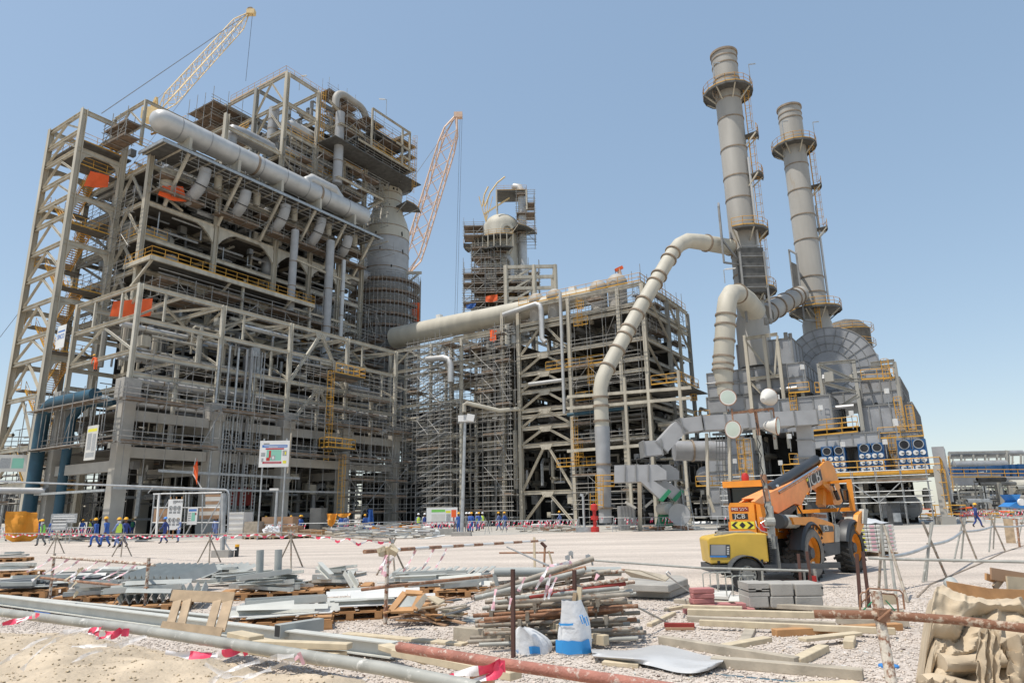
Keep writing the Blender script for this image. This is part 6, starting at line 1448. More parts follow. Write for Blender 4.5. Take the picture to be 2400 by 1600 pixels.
# elevated lamps on the plant: slender swan neck lights
def swan(p,label,h=2.2,dx=1.0):
    T=thing('swan_neck_light',label,'light',p); b=MB().use('galv').path([p,p+EZ*h,p+Vector((dx*.25,0,h+.15))],.06,5); b.build('stem',T); b=MB().use('white').bar(p+Vector((dx*.2,0,h+.1)),p+Vector((dx,0,h+.2)),.22,.12); b.build('lamp_head',T)
swan(dp(255,335,88),'bent light pole on the top deck of the far left stair tower',3,-1)
swan(dp(508,262,130),'small light pole on the skyline left of the upper block',3,-1.2)
swan(dp(701,212,100),'light pole at the roof edge of the tallest block',2.6,1.1)
swan(dp(905,270,112),'light pole on the right roof edge near the regenerator',3.2,-1.4)
swan(dp(1699,663,76),'light pole above the bend of the fat cane duct',1.6,1.4)
for (x,y,l) in((1805,795,'twin floodlight on a thin mast left of the round scroll casing'),(1852,830,'second twin floodlight on a mast close to the round scroll casing')):
    p=dp(x,y,74); T=thing('mast_light',l,'light',p); b=MB().use('galv').tube(p,p+EZ*2,.05,5); b.build('stem',T); b=MB().use('equip').box(p+Vector((-.25,0,2.1)),(.35,.3,.8)); b.box(p+Vector((.25,0,2.1)),(.3,.3,.6)); b.build('lamp_head',T)
# yellow caged ladder tower on the right part of the front rack
YL=thing('yellow_ladder_tower','tall yellow caged ladder with basket platforms on the front of the rack','ladder',W(27,-2.2))
b=MB().use('yellow'); l0,z0=fM(795,1190,-2.2); l1,z1=fM(790,1065,-2.2); ladder(b,W(l0,-2.2,z0-2),W(l0,-2.2,z1),E1,.7,True,-E2)
l2,z2=fM(765,1060,-2.2);l3,z3=fM(772,870,-2.2); ladder(b,W(l2,-2.2,z2-1),W(l2,-2.2,z3),E1,.7,True,-E2)
za=fM(780,1052,-2.2)[1]; rail(b,[W(l2-1,-3.6,za),W(l0+.9,-3.6,za),W(l0+.9,-2,za)],1.2,.05,1.0); rail(b,[W(l2-1,-3.6,za),W(l2-1,-2,za)],1.2,.05,1); b.use('grate').gbox(l2-1,l0+.9,-3.6,-1.2,za-.1,za); b.use('yellow')
zb=fM(800,880,-2.2)[1]; rail(b,[W(l2,-3.2,zb),W(l2+5,-3.2,zb),W(l2+5,-1,zb)],1.2,.05,1.0); b.use('grate').gbox(l2,l2+5,-3.2,-1,zb-.1,zb); b.build('caged_ladder',YL,kind='stuff')
# ================================================================ TELEHANDLER
HZ=radians(45); FX=Vector((sin(HZ),cos(HZ),0)); LY=Vector((-cos(HZ),sin(HZ),0))
fw=gd(1990,1282,.62); fw.z=0; RW=fw-FX*2.75; O=RW+LY*.95
def TL_(x,y,z): return O+FX*x+LY*y+EZ*z
def zc(zx,zy): return (1700+zx/5.226,1060+zy/5.226)
def TH(zx,zy,yl):
    px,py=zc(zx,zy); d=ray(px,py); o=O+LY*yl; n=LY; c=Vector((0,0,CAMH)); t=n.dot(o-c)/n.dot(d); p=c+d*t; return p
def side(b,pts,yl,th): return b.prism([TH(x,y,yl) for x,y in pts],LY*th)
T=thing('telehandler','orange telescopic handler with raised boom seen from behind on the gravel','telehandler',O)
RL=Matrix((FX,LY,EZ)).transposed()
def tb(b,x0,x1,y0,y1,z0,z1): return b.box(TL_((x0+x1)/2,(y0+y1)/2,(z0+z1)/2),(x1-x0,y1-y0,z1-z0),RL)
# chassis
b=MB().use('chassis'); tb(b,-1.2,3.0,-.42,.42,.55,.95); tb(b,-.1,.1,-.8,.8,.5,.74); tb(b,2.65,2.85,-.8,.8,.5,.74); b.use('jorange'); tb(b,-1.0,.6,-.5,.45,.95,1.35); b.use('black'); b.build('chassis',T)
# tail (counterweight) panel
b=MB().use('jorange'); P=[TL_(-1.3,y-.30,z) for y,z in((-.10,.78),(.53,.78),(.55,.9),(.55,1.72),(.5,1.80),(-.06,1.80),(-.10,1.76))]; b.prism(P,FX*.9)
P=[TL_(-1.24,y-.30,z) for y,z in((-.36,.78),(-.12,.78),(-.12,1.80),(-.2,1.85),(-.34,1.78))]; b.prism(P,FX*.4); b.build('tail_panel',T)
pn=MB(); nb=-FX
TY=-.30
def rp(y0,y1,z0,z1,m,l=.006): 
    pn.use(m); a=TL_(-1.30-l,-.30,0); pn.poly([a+LY*y0+EZ*z0,a+LY*y1+EZ*z0,a+LY*y1+EZ*z1,a+LY*y0+EZ*z1])
rp(.49,.04,1.60,1.70,'darkred'); rp(.47,.07,1.42,1.55,'black'); rp(.52,-.07,1.20,1.37,'signyellow')
def rpoly(pts,m,l=.010):
    pn.use(m); pn.poly([TL_(-1.30-l,y-.30,z) for y,z in pts])
rpoly([(.305,1.285),(.225,1.36),(.145,1.285),(.225,1.21)],'black')
for s in(1,-1):
    o_=.225
    rpoly([(o_+s*.28,1.285),(o_+s*.18,1.36),(o_+s*.11,1.36),(o_+s*.20,1.285)],'black'); rpoly([(o_+s*.28,1.285),(o_+s*.20,1.285),(o_+s*.11,1.21),(o_+s*.18,1.21)],'black')
pn.use('redpaint').box(TL_(-1.25,-.55,1.25),(.03,.14,.2),RL); pn.use('chrome').path([TL_(-1.33,-.42,1.38),TL_(-1.38,-.46,1.26),TL_(-1.38,-.56,1.16),TL_(-1.3,-.66,1.12)],.012,5)
pn.build('decal',T)
textobj('JCB',.145,'offwhite',T,TL_(-1.312,-.03,1.485),-LY,-FX,.002,xs=1.25)
textobj('9402',.085,'white',T,TL_(-1.312,.085,1.65),-LY,-FX,.002); textobj('RENTAL',.08,'white',T,TL_(-1.432,0,1.63),-LY,-FX,.002) if False else None
q=MB().use('white')
for i,(y,z) in enumerate(((.25,1.67),(.22,1.64),(.19,1.67),(.15,1.66),(.11,1.675),(.08,1.65),(.17,1.63),(.23,1.625))): q.box(TL_(-1.312,y-.30,z),(.004,.024,.014),RL)
q.build('arabic_lettering',T)
textobj('504',.09,'offwhite',T,TL_(-1.255,-.55,1.43),-LY,-FX,.002)
# boom
b=MB().use('jorange2'); side(b,[(400,560),(530,500),(980,285),(1165,165),(1195,300),(1185,390),(1000,490),(935,640),(915,650),(890,630),(850,625),(650,745),(600,720),(560,640),(480,600)],-.46,.42); b.build('boom',T)
b=MB().use('jorange'); side(b,[(1165,165),(1215,110),(1275,100),(1330,170),(1385,330),(1445,600),(1400,640),(1330,640),(1285,480),(1195,390)],-.445,.40); bh=b.build('boom_head',T)
b=MB().use('black'); side(b,[(1275,350),(1310,345),(1345,400),(1300,410)],-.46,.02); b.use('chrome').tube(TH(1320,400,-.53),TH(1360,500,-.53),.035,8); b.use('chassis').tube(TH(1345,470,-.53),TH(1385,570,-.53),.06,8); b.build('tilt_cylinder',T)
b=MB().use('fender').tube(TH(525,470,-.25)+EZ*.02,TH(1110,95,-.25)+EZ*.02,.13,12,cap=True); b.use('chrome').tube(TH(640,480,-.44),TH(1130,175,-.44),.028,8); b.use('rusty').tube(TH(660,500,-.47),TH(1160,200,-.47),.02,6)
for x,y in((600,420),(640,440),(680,425),(1130,90),(1180,80)): b.use('chrome').lathe(TH(x,y,-.3),[(.06,-.1),(.07,.1)],8,axis=LY)
b.build('hose_reel',T,smooth=True)
b=MB().use('black').prism([TH(x,y,-.467) for x,y in((985,305),(1163,205),(1190,330),(1022,435))],-LY*.004); b.build('decal',T)
bd_=(TH(1163,205,-.46)-TH(985,305,-.46)).normalized(); nn=-LY
textobj('JCB',.50,'offwhite',T,TH(1092,322,-.474),bd_,nn,.002,xs=1.1)
b=MB().use('signyellow').prism([TH(x,y,-.474) for x,y in((990,322),(1010,312),(1016,345),(998,354))],-LY*.003); b.build('decal',T)
# side arms at pivot
b=MB().use('jorange2'); side(b,[(190,610),(360,505),(385,515),(240,610)],-.02,.06); side(b,[(360,600),(450,530),(520,520),(560,600),(600,790),(560,800),(480,640),(380,610)],-.62,.1); b.use('chassis'); side(b,[(640,750),(800,670),(850,640),(880,680),(760,790),(660,800)],-.40,.3); b.build('boom_pivot_arm',T)
# cab
b=MB().use('glass'); tb(b,.2,1.6,.05,.95,1.0,2.24); b.build('cab_glass',T)
b=MB().use('black')
for x in(.18,1.62):
    for y in(.03,.97): tb(b,x-.04,x+.04,y-.04,y+.04,.95,2.28)
tb(b,.15,1.65,.01,.99,.9,1.3); b.build('cab_frame',T)
b=MB().use('jorange'); tb(b,.02,1.7,-.02,1.02,2.28,2.36); tb(b,-.03,.08,-.04,1.04,2.2,2.36); b.build('cab_roof',T)
b=MB().use('redpaint').lathe(TL_(.4,.6,2.36),[(.09,0),(.10,.12),(.07,.2),(.01,.22)],12); b.build('beacon',T,smooth=True)
# hood (engine pod)
b=MB().use('jorange'); side(b,[(815,790),(1090,788),(1210,825),(1330,870),(1330,1095),(1185,1112),(1150,1060),(1090,930),(1000,890),(850,880)],-1.15,.62); b.use('railgrey'); side(b,[(1312,862),(1385,885),(1405,930),(1400,1090),(1345,1098),(1340,900)],-1.16,.64); b.build('engine_hood',T)
b=MB().use('fender'); side(b,[(1150,880),(1318,902),(1330,965),(1195,975)],-1.162,.008); b.build('decal',T)
textobj('JCB',.19,'offwhite',T,TH(1232,928,-1.17),FX,-LY,.002,xs=1.15)
b=MB().use('chassis'); side(b,[(1180,1112),(1405,1095),(1408,1235),(1215,1280),(1195,1250)],-1.12,.5); b.build('fuel_tank',T)
b=MB().use('railgrey').tube(TH(650,840,-.95),TH(850,845,-.95),.155,14,cap=True); b.use('black').tube(TH(640,840,-.95),TH(690,840,-.95),.165,14,cap=True); b.build('exhaust_silencer',T,smooth=True)
b=MB().use('chrome').path([TH(600,855,-.8),TH(635,870,-.8),TH(650,965,-.8),TH(715,968,-.8)],.014,5); b.build('grab_rail',T)
# wheels
def wheel(xl,yl,dusty):
    c=TL_(xl,yl,.62); s=-1 if yl<0 else 1; ax=LY*s; T2=bpy.data.objects.new('wheel',None); S.collection.objects.link(T2); T2.parent=T; T2.location=c-O
    b=MB().use('tyre').lathe(c,[(.36,-.2),(.50,-.215),(.57,-.19),(.585,0),(.57,.19),(.50,.215),(.36,.2)],36,axis=ax,cap=False); b.use('tyredust' if dusty else 'tyre').lathe(c,[(.36,.205),(.5,.222),(.54,.20)],36,axis=ax,cap=False)
    b.use('tyre'); x=FX; 
    for i in range(22):
        for sd in(-1,1):
            a=2*pi*(i+.5*(sd>0))/22; d=x*cos(a)+EZ*sin(a); a2=a+.16; d2=x*cos(a2)+EZ*sin(a2); p=c+d*.60+ax*(sd*.02); q=c+d2*.60+ax*(sd*.215); b.bar(p,q,.06,.055,up=d)
    b.build('tyre',T2)
    r=MB().use('jorange').lathe(c,[(.37,.18),(.345,.185),(.33,.06),(.22,.02),(.20,-.02)],28,axis=ax,cap=False); r.use('chassis').lathe(c,[(.2,-.02),(.19,.06),(.13,.12),(.12,.16),(.01,.165)],20,axis=ax); r.build('rim',T2,smooth=True)
wheel(0,-.95,True);wheel(0,.95,False);wheel(2.75,-.95,False);wheel(2.75,.95,False)
def fender(xl,a0,a1):
    b=MB().use('fender'); c=TL_(xl,-.95,.62); P=[]
    n=10; 
    for k,(yy,rr) in enumerate(((.08,.72),(-.05,.74),(-.2,.72),(-.25,.66))):
        P.append([c+LY*yy+FX*(rr*cos(a0+(a1-a0)*i/n))+EZ*(rr*sin(a0+(a1-a0)*i/n)) for i in range(n+1)])
    b.sheet(P); b.sheet([[c+(p-c)*.96 for p in reversed(r)] for r in P]); 
    b.build('fender',T,smooth=True)
fender(0,radians(35),radians(172)); fender(2.75,radians(55),radians(165))
# fork carriage
xc=3.25
b=MB().use('jorange')
def cb(p,q,w=.1): b.bar(TL_(*p),TL_(*q),w)
cb((xc,.45,1.5),(xc,.45,2.15),.13); cb((xc,-1.0,1.55),(xc,-1.0,2.4),.13)
cb((xc,.45,1.55),(xc,-.95,1.6),.10); cb((xc,-.3,2.32),(xc,-.95,2.36),.07); cb((xc,.45,2.1),(xc-.1,.1,2.05),.07); cb((xc-.25,-.25,1.7),(xc,-.25,2.3),.2)
b.use('rusty'); cb((xc,-.75,1.45),(xc+1.1,-.75,1.4),.1); cb((xc,.2,1.45),(xc+1.1,.2,1.4),.1); b.build('fork_carriage',T)
b=MB().use('black').tube(TH(1325,860,-.9),TH(1440,605,-.9),.02,6); P=[TH(x,y,-.95) for x,y in((1410,450),(1490,455),(1505,590),(1450,590))]
for p,q in zip(P,P[1:]+P[:1]): b.bar(p,q,.04)
b.use('glass').prism(P,LY*.02); b.build('mirror',T)
b=MB().use('black').tube(TH(880,650,-.6),TH(960,780,-.6),.02,6); b.build('hose',T)
b=MB().use('jorange'); side(b,[(1630,760),(1700,690),(1705,860),(1650,1005),(1600,945)],-1.2,.12); b.use('railgrey'); side(b,[(1700,690),(1752,695),(1735,872),(1688,868)],-1.25,.5); b.use('rusty').tube(TH(1500,660,-.6),TH(1640,770,-.8),.05,8); b.build('stabiliser_leg',T)
# ================================================================ LIGHTING TOWER TRAILER
Yt=15.2; g0=dp(1725,1322,Yt); TR=thing('lighting_tower','old yellow mobile lighting tower trailer with four lamps on a rusty mast','lighting tower',Vector((dp(1725,1330,Yt).x,Yt,0)))
a=dp(1657,1262,Yt);c=dp(1792,1247,Yt);zb=dp(1725,1320,Yt).z; u=Vector((1,-.10,0)).normalized(); v=Vector((.1,1,0)).normalized(); A=Vector((a.x,Yt,0)); Wd=(c.x-a.x)
b=MB().use('tyellow'); P=[A+u*(.03)+EZ*zb,A+u*Wd+EZ*(zb+.03),A+u*(Wd+.0)+EZ*(c.z-.02),A+u*(Wd*.5)+EZ*(c.z+.00),A+u*(.06)+EZ*(a.z+.03),A+EZ*(a.z-.02)]; b.prism(P,v*1.05); o=b.build('canopy',TR)
m=o.modifiers.new('b','BEVEL'); m.width=.025; m.segments=2
def tp(x0,y0,x1,y1,m,l=.01,nm='panel'):
    P=[dp(x0,y0,Yt-.0),dp(x1,y0,Yt),dp(x1,y1,Yt),dp(x0,y1,Yt)]; P=[Vector((p.x,A.y+u.y*(p.x-A.x)-l,p.z)) for p in P]; q=MB().use(m).poly(P); return q.build(nm,TR)
tp(1663,1275,1709,1305,'chassis'); tp(1666,1276,1699,1300,'silverdull',.014); tp(1664,1301,1702,1305,'bluepaint',.013,'label_strip')
for k in range(4): tp(1702,1280+k*5,1707,1283+k*5,'offwhite',.015,'gauge')
for k in range(11):
    q=MB().use('black').box(A+u*(Wd+.03)+v*.1+EZ*(zb+.05+k*.045),(.05,.3,.025)); q.build('cooling_fin',TR)
b=MB().use('tyellow'); b.use('black').box(A+u*.2+EZ*(zb+.03)-v*.01,(.05,.03,.07)).box(A+u*(Wd-.15)+EZ*(zb+.05)-v*.01,(.05,.03,.07)); b.build('hinge',TR)
b=MB().use('chassis').box(A+u*(Wd*.55)+v*.5+EZ*(zb-.1),(Wd*1.05,1.1,.16)); b.use('railgrey').box(A+u*(Wd*.45)+v*.3+EZ*(zb+.62),(.5,.4,.06)); b.bar(A+u*.2+v*.2+EZ*(a.z+.05),A+u*(Wd*.75)+v*.2+EZ*(a.z+.12),.06,.06); b.bar(A+u*(Wd*.75)+v*.2+EZ*(a.z+.12),A+u*(Wd+.1)+v*.2+EZ*(a.z-.02),.06); b.use('chassis'); b.bar(A+u*(Wd+.1)+v*.4+EZ*(.46),A+u*(Wd+1.3)+v*.4+EZ*.44,.1); b.bar(A+u*(Wd+1.2)+v*.4+EZ*.46,A+u*(Wd+1.55)+v*.4+EZ*.46,.08,.12); b.build('chassis_frame',TR)
wc=Vector((dp(1746,1352,Yt-.1).x,Yt-.22,.33)); b=MB().use('tyre').lathe(wc,[(.2,.1),(.3,.1),(.33,.06),(.33,-.08),(.3,-.1),(.2,-.1)],28,axis=(0,1,0),cap=False); b.use('railgrey').lathe(wc,[(.2,-.06),(.17,-.09),(.06,-.03),(.01,-.04)],20,axis=(0,1,0)); b.use('black')
for k in range(10): a_=2*pi*k/10; b.lathe(wc+Vector((cos(a_)*.14,-.085,sin(a_)*.14)),[(.02,-.012),(.02,.01)],6,axis=(0,1,0))
b.build('wheel',TR,smooth=False)
b=MB().use('chassis'); P=[wc+Vector((cos(t)*.38,0,sin(t)*.38)) for t in [radians(5+17*i) for i in range(11)]]
for p,q in zip(P,P[1:]): b.bar(p,q,.3,.015,up=(p-wc))
b.build('mudguard',TR)
ms=MB(); mp=[dp(1808,1335,Yt+.05),dp(1805,1215,Yt+.05),dp(1794,1145,Yt+.1),dp(1790,1120,Yt+.1),dp(1779,1020,Yt+.1),dp(1770,960,Yt+.1)]
ms.use('chassis').bar(dp(1812,1340,Yt+.05),dp(1808,1255,Yt+.05),.2,.2); ms.use('railgrey'); ms.bar(dp(1826,1335,Yt),dp(1818,1272,Yt),.09,.02); ms.bar(dp(1811,1285,Yt-.05),dp(1803,1185,Yt-.05),.13,.13); ms.bar(mp[1],dp(1795,1150,Yt+.1),.12,.12); ms.use('rusty').bar(dp(1799,1175,Yt+.06),mp[2],.11,.11); ms.bar(mp[3]-EZ*.1,mp[3]+EZ*.08,.11); ms.use('railgrey').bar(mp[2],mp[4],.08,.08); ms.use('rusty').bar(mp[4],mp[5],.06,.06)
ms.use('railgrey').lathe(dp(1803,1222,Yt-.1),[(.09,-.08),(.1,.1)],12,axis=(1,0,0)); ms.use('chrome').path([dp(1794,1218,Yt-.2),dp(1783,1225,Yt-.2),dp(1790,1234,Yt-.2),dp(1803,1236,Yt-.2)],.012,5)
ms.use('black').path([dp(1800,1240,Yt-.1)+Vector((.03*sin(i*2.6),0,i*.12)) for i in range(20)],.012,5); ms.build('mast',TR)
cb_=MB().use('rusty'); e0=dp(1716,968,Yt);e1=dp(1812,957,Yt+.15); cb_.bar(e0,e1,.05,.05); cb_.bar(e0,e0-EZ*.2,.03); cb_.bar(e1,e1-EZ*.25,.03); cb_.bar(e0+Vector((.0,0,0)),e0+EZ*.1,.03); cb_.bar(dp(1763,967,Yt+.05),dp(1760,958,Yt+.05),.1); cb_.build('lamp_crossbar',TR)
def lamp(px,py,n,r=.19,Y=Yt):
    c=dp(px,py,Y); n=Vector(n).normalized(); H=bpy.data.objects.new('lamp',None); S.collection.objects.link(H); H.parent=TR; H.location=c-wl(TR)
    b=MB().use('offwhite').lathe(c,[(.05,-.30),(.09,-.26),(r*.75,-.14),(r,-.02),(r,.01)],20,axis=n); b.build('reflector_shell',H,smooth=True)
    b=MB().use('rusty').lathe(c,[(r+.004,-.01),(r+.004,.012),(r-.012,.012)],20,axis=n,cap=False); b.build('lamp_rim',H)
    b=MB().use('lens').lathe(c,[(r-.01,.0),(r-.01,.008),(.01,.02)],20,axis=n); b.build('lens',H,smooth=True)
    b=MB().use('rusty').path([c-n*.1+Vector((0,0,-r-.05)),c-n*.1+Vector((.0,.0,-r-.1))],.02,5); b.build('bracket',H)
mat('lens',(.50,.56,.48),.15,var=.04)
lamp(1706,931,(-.15,-1,.12),.19); lamp(1803,930,(.75,.65,.35),.2,Yt+.15); lamp(1718,1006,(-.75,-.65,-.05),.2); lamp(1823,998,(.85,-.55,-.1),.2,Yt+.1)
# ================================================================ RIGHT TRESTLES, RODS
r6=random.Random(99)
MW={'scaffdirty':'dirty','railgrey':'grey','rusty':'rusty','rustwhite':'flaking white','darkred':'dark red'}
TC=[0]
OW='first second third fourth fifth sixth seventh eighth ninth tenth eleventh twelfth thirteenth fourteenth fifteenth sixteenth seventeenth eighteenth nineteenth twentieth'.split()
def OD(i): return OW[min(i,19)]
def rod(nm,label,cat,pts,r,m,n=10,smooth=True,group=None):
    o=MB().use(m).path(pts,r,n).build(nm,None,smooth=smooth); tag(o,label,cat,group); return o
def bigtrestle(px,top,feet,label,m='railgrey',r=.027):
    T=thing('trestle',label,'trestle',gd(*feet[0])); t=gd(*feet[0]); Y=t.y
    for i,f in enumerate(feet):
        g=gd(*f); q=dp(top[i][0],top[i][1],(g.y+Y)/2); l=MB().use(m if i%2==0 else 'scaffdirty').tube(g,q,r,8,cap=True); l.build('leg',T)
    c=dp(px[0],px[1],Y); k=MB().use('scaffdirty').box(c,(.1,.1,.08)); k.build('coupler',T); return c
c1=bigtrestle((2075,1306),[(2065,1228),(2068,1228),(2078,1234),(2072,1232)],[(2078,1385),(2060,1378),(2100,1398),(2128,1412)],'biggest trestle of four tubes in front of the pallet of bags')
c2=bigtrestle((2180,1276),[(2182,1224),(2162,1222),(2186,1222)],[(2170,1362),(2222,1360),(2163,1364)],'second trestle right of the pallet of bags')
c3=bigtrestle((2255,1245),[(2258,1214),(2250,1212),(2262,1212)],[(2235,1317),(2292,1317),(2252,1315)],'third trestle of the right hand line')
c4=bigtrestle((2328,1233),[(2325,1205),(2318,1203),(2332,1205)],[(2318,1293),(2357,1293),(2328,1286)],'fourth trestle of the right hand line')
bigtrestle((2395,1225),[(2400,1203),(2404,1200)],[(2385,1272),(2420,1274)],'last trestle cut by the right edge')
def sagp(a,b,s,n=6): return [a.lerp(b,i/n)-EZ*(s*sin(pi*i/n)) for i in range(n+1)]
rod('barrier_rail','grey flexible pipe sagging between the right hand trestles','rail',sagp(c1+Vector((0,0,.02)),c2,.06)+sagp(c2,c3,.08)[1:]+sagp(c3,c4,.05)[1:]+sagp(c4,dp(2420,1228,c4.y+4),.05)[1:],.035,'galv')
rod('barrier_rail','straight grey tube running right from the biggest trestle','rail',[dp(2035,1307,13.5),dp(2075,1309,13.4),dp(2440,1317,12.2)],.026,'railgrey',8)
rod('long_tube','long thin tube on stakes passing in front of the yellow trailer','tube',[dp(1385,1312,15.5),dp(1640,1330,13.6),dp(1895,1337,12.8)],.022,'railgrey',8)
for x,y0,y1,l in((1888,1338,1362,'leaning pale stake holding the thin tube by the rusty bars'),(1790,1335,1372,'short stake under the thin tube by the trailer drawbar')):
    g=gd(x,y1+15); rod('stake',l,'stake',[g,dp(x-4,y0,g.y)],.025,'railgrey',6)
for x0,y0,x1,y1,l in((1880,1388,1871,1297,'left bar of the two rusty bars behind the concrete blocks'),(1905,1388,1891,1291,'right bar of the two rusty bars behind the concrete blocks'),(2018,1432,2008,1297,'left bar of the two rusty bars near the hand frame'),(2040,1432,2022,1292,'right bar of the two rusty bars near the hand frame')):
    g=gd(x0,y0+8); b=MB().use('darkrust').bar(g,dp(x1,y1,g.y),.05,.05); o=b.build('rusty_bar',None); tag(o,l,'bar','rusty upright bars')
g=gd(1915,1372); rod('stake','short pale stake beside the red tag behind the blocks','stake',[g,g+Vector((-.02,0,.5))],.035,'railgrey',8)
b=MB().use('redpaint').box(gd(1906,1372)+EZ*.15,(.14,.1,.12)); o=b.build('red_tag',None); tag(o,'small red tag box behind the right concrete block','box')
# rusty hand frame
T=thing('hand_trolley','rusty bent tube hand frame lying right of the concrete blocks','hand frame',gd(2065,1425)); Yf=10.9
for dx,dy in((0,0),(14,-9)):
    b=MB().use('rusty').path([dp(2016+dx,1432+dy,Yf),dp(2016+dx,1394+dy,Yf),dp(2022+dx,1387+dy,Yf),dp(2095+dx,1392+dy,Yf+.05),dp(2102+dx,1400+dy,Yf+.05),dp(2106+dx,1436+dy,Yf+.05)],.014,6); b.build('tube_loop',T,smooth=True)
b=MB().use('green').tube(dp(2024,1428,Yf),dp(2050,1404,Yf),.01,5).tube(dp(2076,1406,Yf),dp(2098,1430,Yf),.01,5); b.use('rusty').tube(dp(2018,1412,Yf),dp(2040,1394,Yf),.012,5); b.build('cross_rod',T)
b=MB().use('woodpale').box(dp(2080,1402,Yf+.3),(.22,.2,.14)); o=b.build('carton',None); tag(o,'small tan carton behind the rusty hand frame','carton')
# pallet of bags behind the telehandler
T=thing('bag_pallet','pallet of white cement bags with pink prints under clear film, right of the front wheel','pallet',gd(2062,1303)); ax=gd(2020,1304);bx=gd(2106,1302); Wp=(bx-ax).length; H_=1.05; n=(bx-ax).normalized(); d=Vector((-n.y,n.x,0)); 
for r_ in range(7):
    for k in range(4):
        off=(r_%2)*.12; w_=Wp/4; c=ax+n*(w_*(k+.5))+d*.5+EZ*(.16+.13*r_+.06); b=MB().use('offwhite'); b.box(c,(w_*.97,1.0,.118),Matrix((n,d,EZ)).transposed()); o=b.build('cement_bag',T); m_=o.modifiers.new('b','BEVEL'); m_.width=.03; m_.segments=2
        if k in(1,): q=MB().use('tapefaded').box(c-d*.505,(w_*.5,.006,.07),Matrix((n,d,EZ)).transposed()); q.build('pink_print',o)
        if k==0 or k==3: q=MB().use('signyellow' if k==0 else 'tapefaded').box(c-d*.505,(w_*.3,.006,.05),Matrix((n,d,EZ)).transposed()); q.build('bag_print',o)
b=MB().use('wood'); 
for k in(0,.5,1): b.bar(ax+n*(Wp*k*.94+.04)+EZ*.06,ax+n*(Wp*k*.94+.04)+d+EZ*.06,.09,.12)
b.build('pallet_base',T)
b=MB().use('film'); G=[[ax+n*(Wp*i/8)+d*(j/4)+EZ*(1.07+.16*sin(pi*i/8)*sin(pi*j/4)+r6.uniform(0,.06)) for i in range(9)] for j in range(5)]; b.sheet(G); b.build('film_cover',T,smooth=True)
# ================================================================ CONCRETE BLOCKS, PAVERS, SLABS
Yk=12.0
def blk(x0,x1,y0,y1,label,hollow=False,d=.55,Y=Yk):
    a=dp(x0,y0,Y);c=dp(x1,y1,Y); z1=a.z;z0=max(0,c.z); b=MB().use('concgrey'); xa,xb=a.x,c.x
    if hollow:
        t=.07; w_=xb-xa;h=z1-z0; P=[(xa,z0),(xb,z0),(xb,z1),(xa,z1)]
        b.box(((xa+xb)/2,Y+d/2,z0+.03),(w_,d,.06)); b.box(((xa+xb)/2,Y+d/2,z1-.05),(w_,d,.1)); b.box((xa+.06,Y+d/2,(z0+z1)/2),(.12,d,h-.162)); b.box((xb-.06,Y+d/2,(z0+z1)/2),(.12,d,h-.162)); b.use('dark').box(((xa+xb)/2,Y+d-.05,(z0+z1)/2),(w_-.24,.05,h-.162))
    else: b.box(((xa+xb)/2,Y+d/2,(z0+z1)/2),(xb-xa,d,z1-z0))
    o=b.build('concrete_block',None); tag(o,label,'concrete block','hollow concrete blocks behind the planks')
    if not hollow: m=o.modifiers.new('b','BEVEL'); m.width=.02; m.segments=2
blk(1753,1804,1367,1396,'upper left concrete block with a rectangular opening',True)
blk(1805,1862,1367,1396,'upper middle solid concrete block')
blk(1863,1932,1367,1396,'upper right concrete block with a small hole')
blk(1755,1804,1397,1423,'lower left concrete block under the one with the opening')
blk(1805,1863,1397,1423,'lower middle concrete block')
blk(1864,1932,1397,1425,'lower right concrete block')
b=MB().use('dark').lathe(dp(1927,1377,Yk-.003),[(.02,-.002),(.02,.0)],8,axis=(0,1,0)); b.build('anchor_hole',None); tag(bpy.data.objects['anchor_hole'],'small dark anchor hole in the upper right block','hole')
def brick(x,y,z,w=.30,d=.22,h=.075,a=0,Y=11.9,lab=''):
    c=dp(x,1400,Y); b=MB().use('pinkbrick').box((c.x,Y+d/2,z+h/2),(w,d,h),Matrix.Rotation(a,3,'Z')); o=b.build('paving_brick',None); m=o.modifiers.new('b','BEVEL'); m.width=.008
    tag(o,lab,'paving brick','pink paving bricks'); return o
for i,(x,z,a) in enumerate(((1630,0,0),(1675,0,.1),(1715,0,-.1),(1742,0,0),(1650,.08,.05),(1702,.08,-.1),(1648,.16,.1),(1650,.24,-.05),(1650,.32,.08),(1730,.08,0),(1688,0,.3))): brick(x,0,z,.36 if i!=9 else .25,a=a,lab='pink brick, %s, %s in its row left of the blocks'%({0:'on the ground',8:'second layer',16:'third layer',24:'fourth layer',32:'top of the stack'}[int(z*100)],OD({0:0,1:1,2:2,3:3,10:4,4:0,5:1,9:2,6:0,7:0,8:0}[i])))
def slab(pts,z,h,m,label,nm='concrete_slab',cat='slab'):
    b=MB().use(m).prism([gd(x,y,z) for x,y in pts],(0,0,h)); o=b.build(nm,None); tag(o,label,cat); mm=o.modifiers.new('b','BEVEL'); mm.width=.015; return o
slab([(1462,1398),(1572,1402),(1617,1384),(1600,1376),(1480,1372)],.02,.13,'concgrey','lower thick concrete slab right of the tube pile')
slab([(1462,1384),(1568,1388),(1613,1370),(1598,1362),(1480,1360)],.16,.13,'concgrey','upper thick concrete slab on the lower one')
b=MB().use('woodgrey').prism([dp(1455,1334,12.6),dp(1500,1338,12.4),dp(1572,1352,12.0),dp(1560,1362,12.0),dp(1480,1352,12.6)],(0,0,.02)); o=b.build('thin_sheet',None); tag(o,'thin grey sheet tilted on top of the slabs','sheet')
T=thing('white_tile_stack','thin white slabs with wire stirrups standing on them behind the pink bricks','slab',gd(1700,1400))
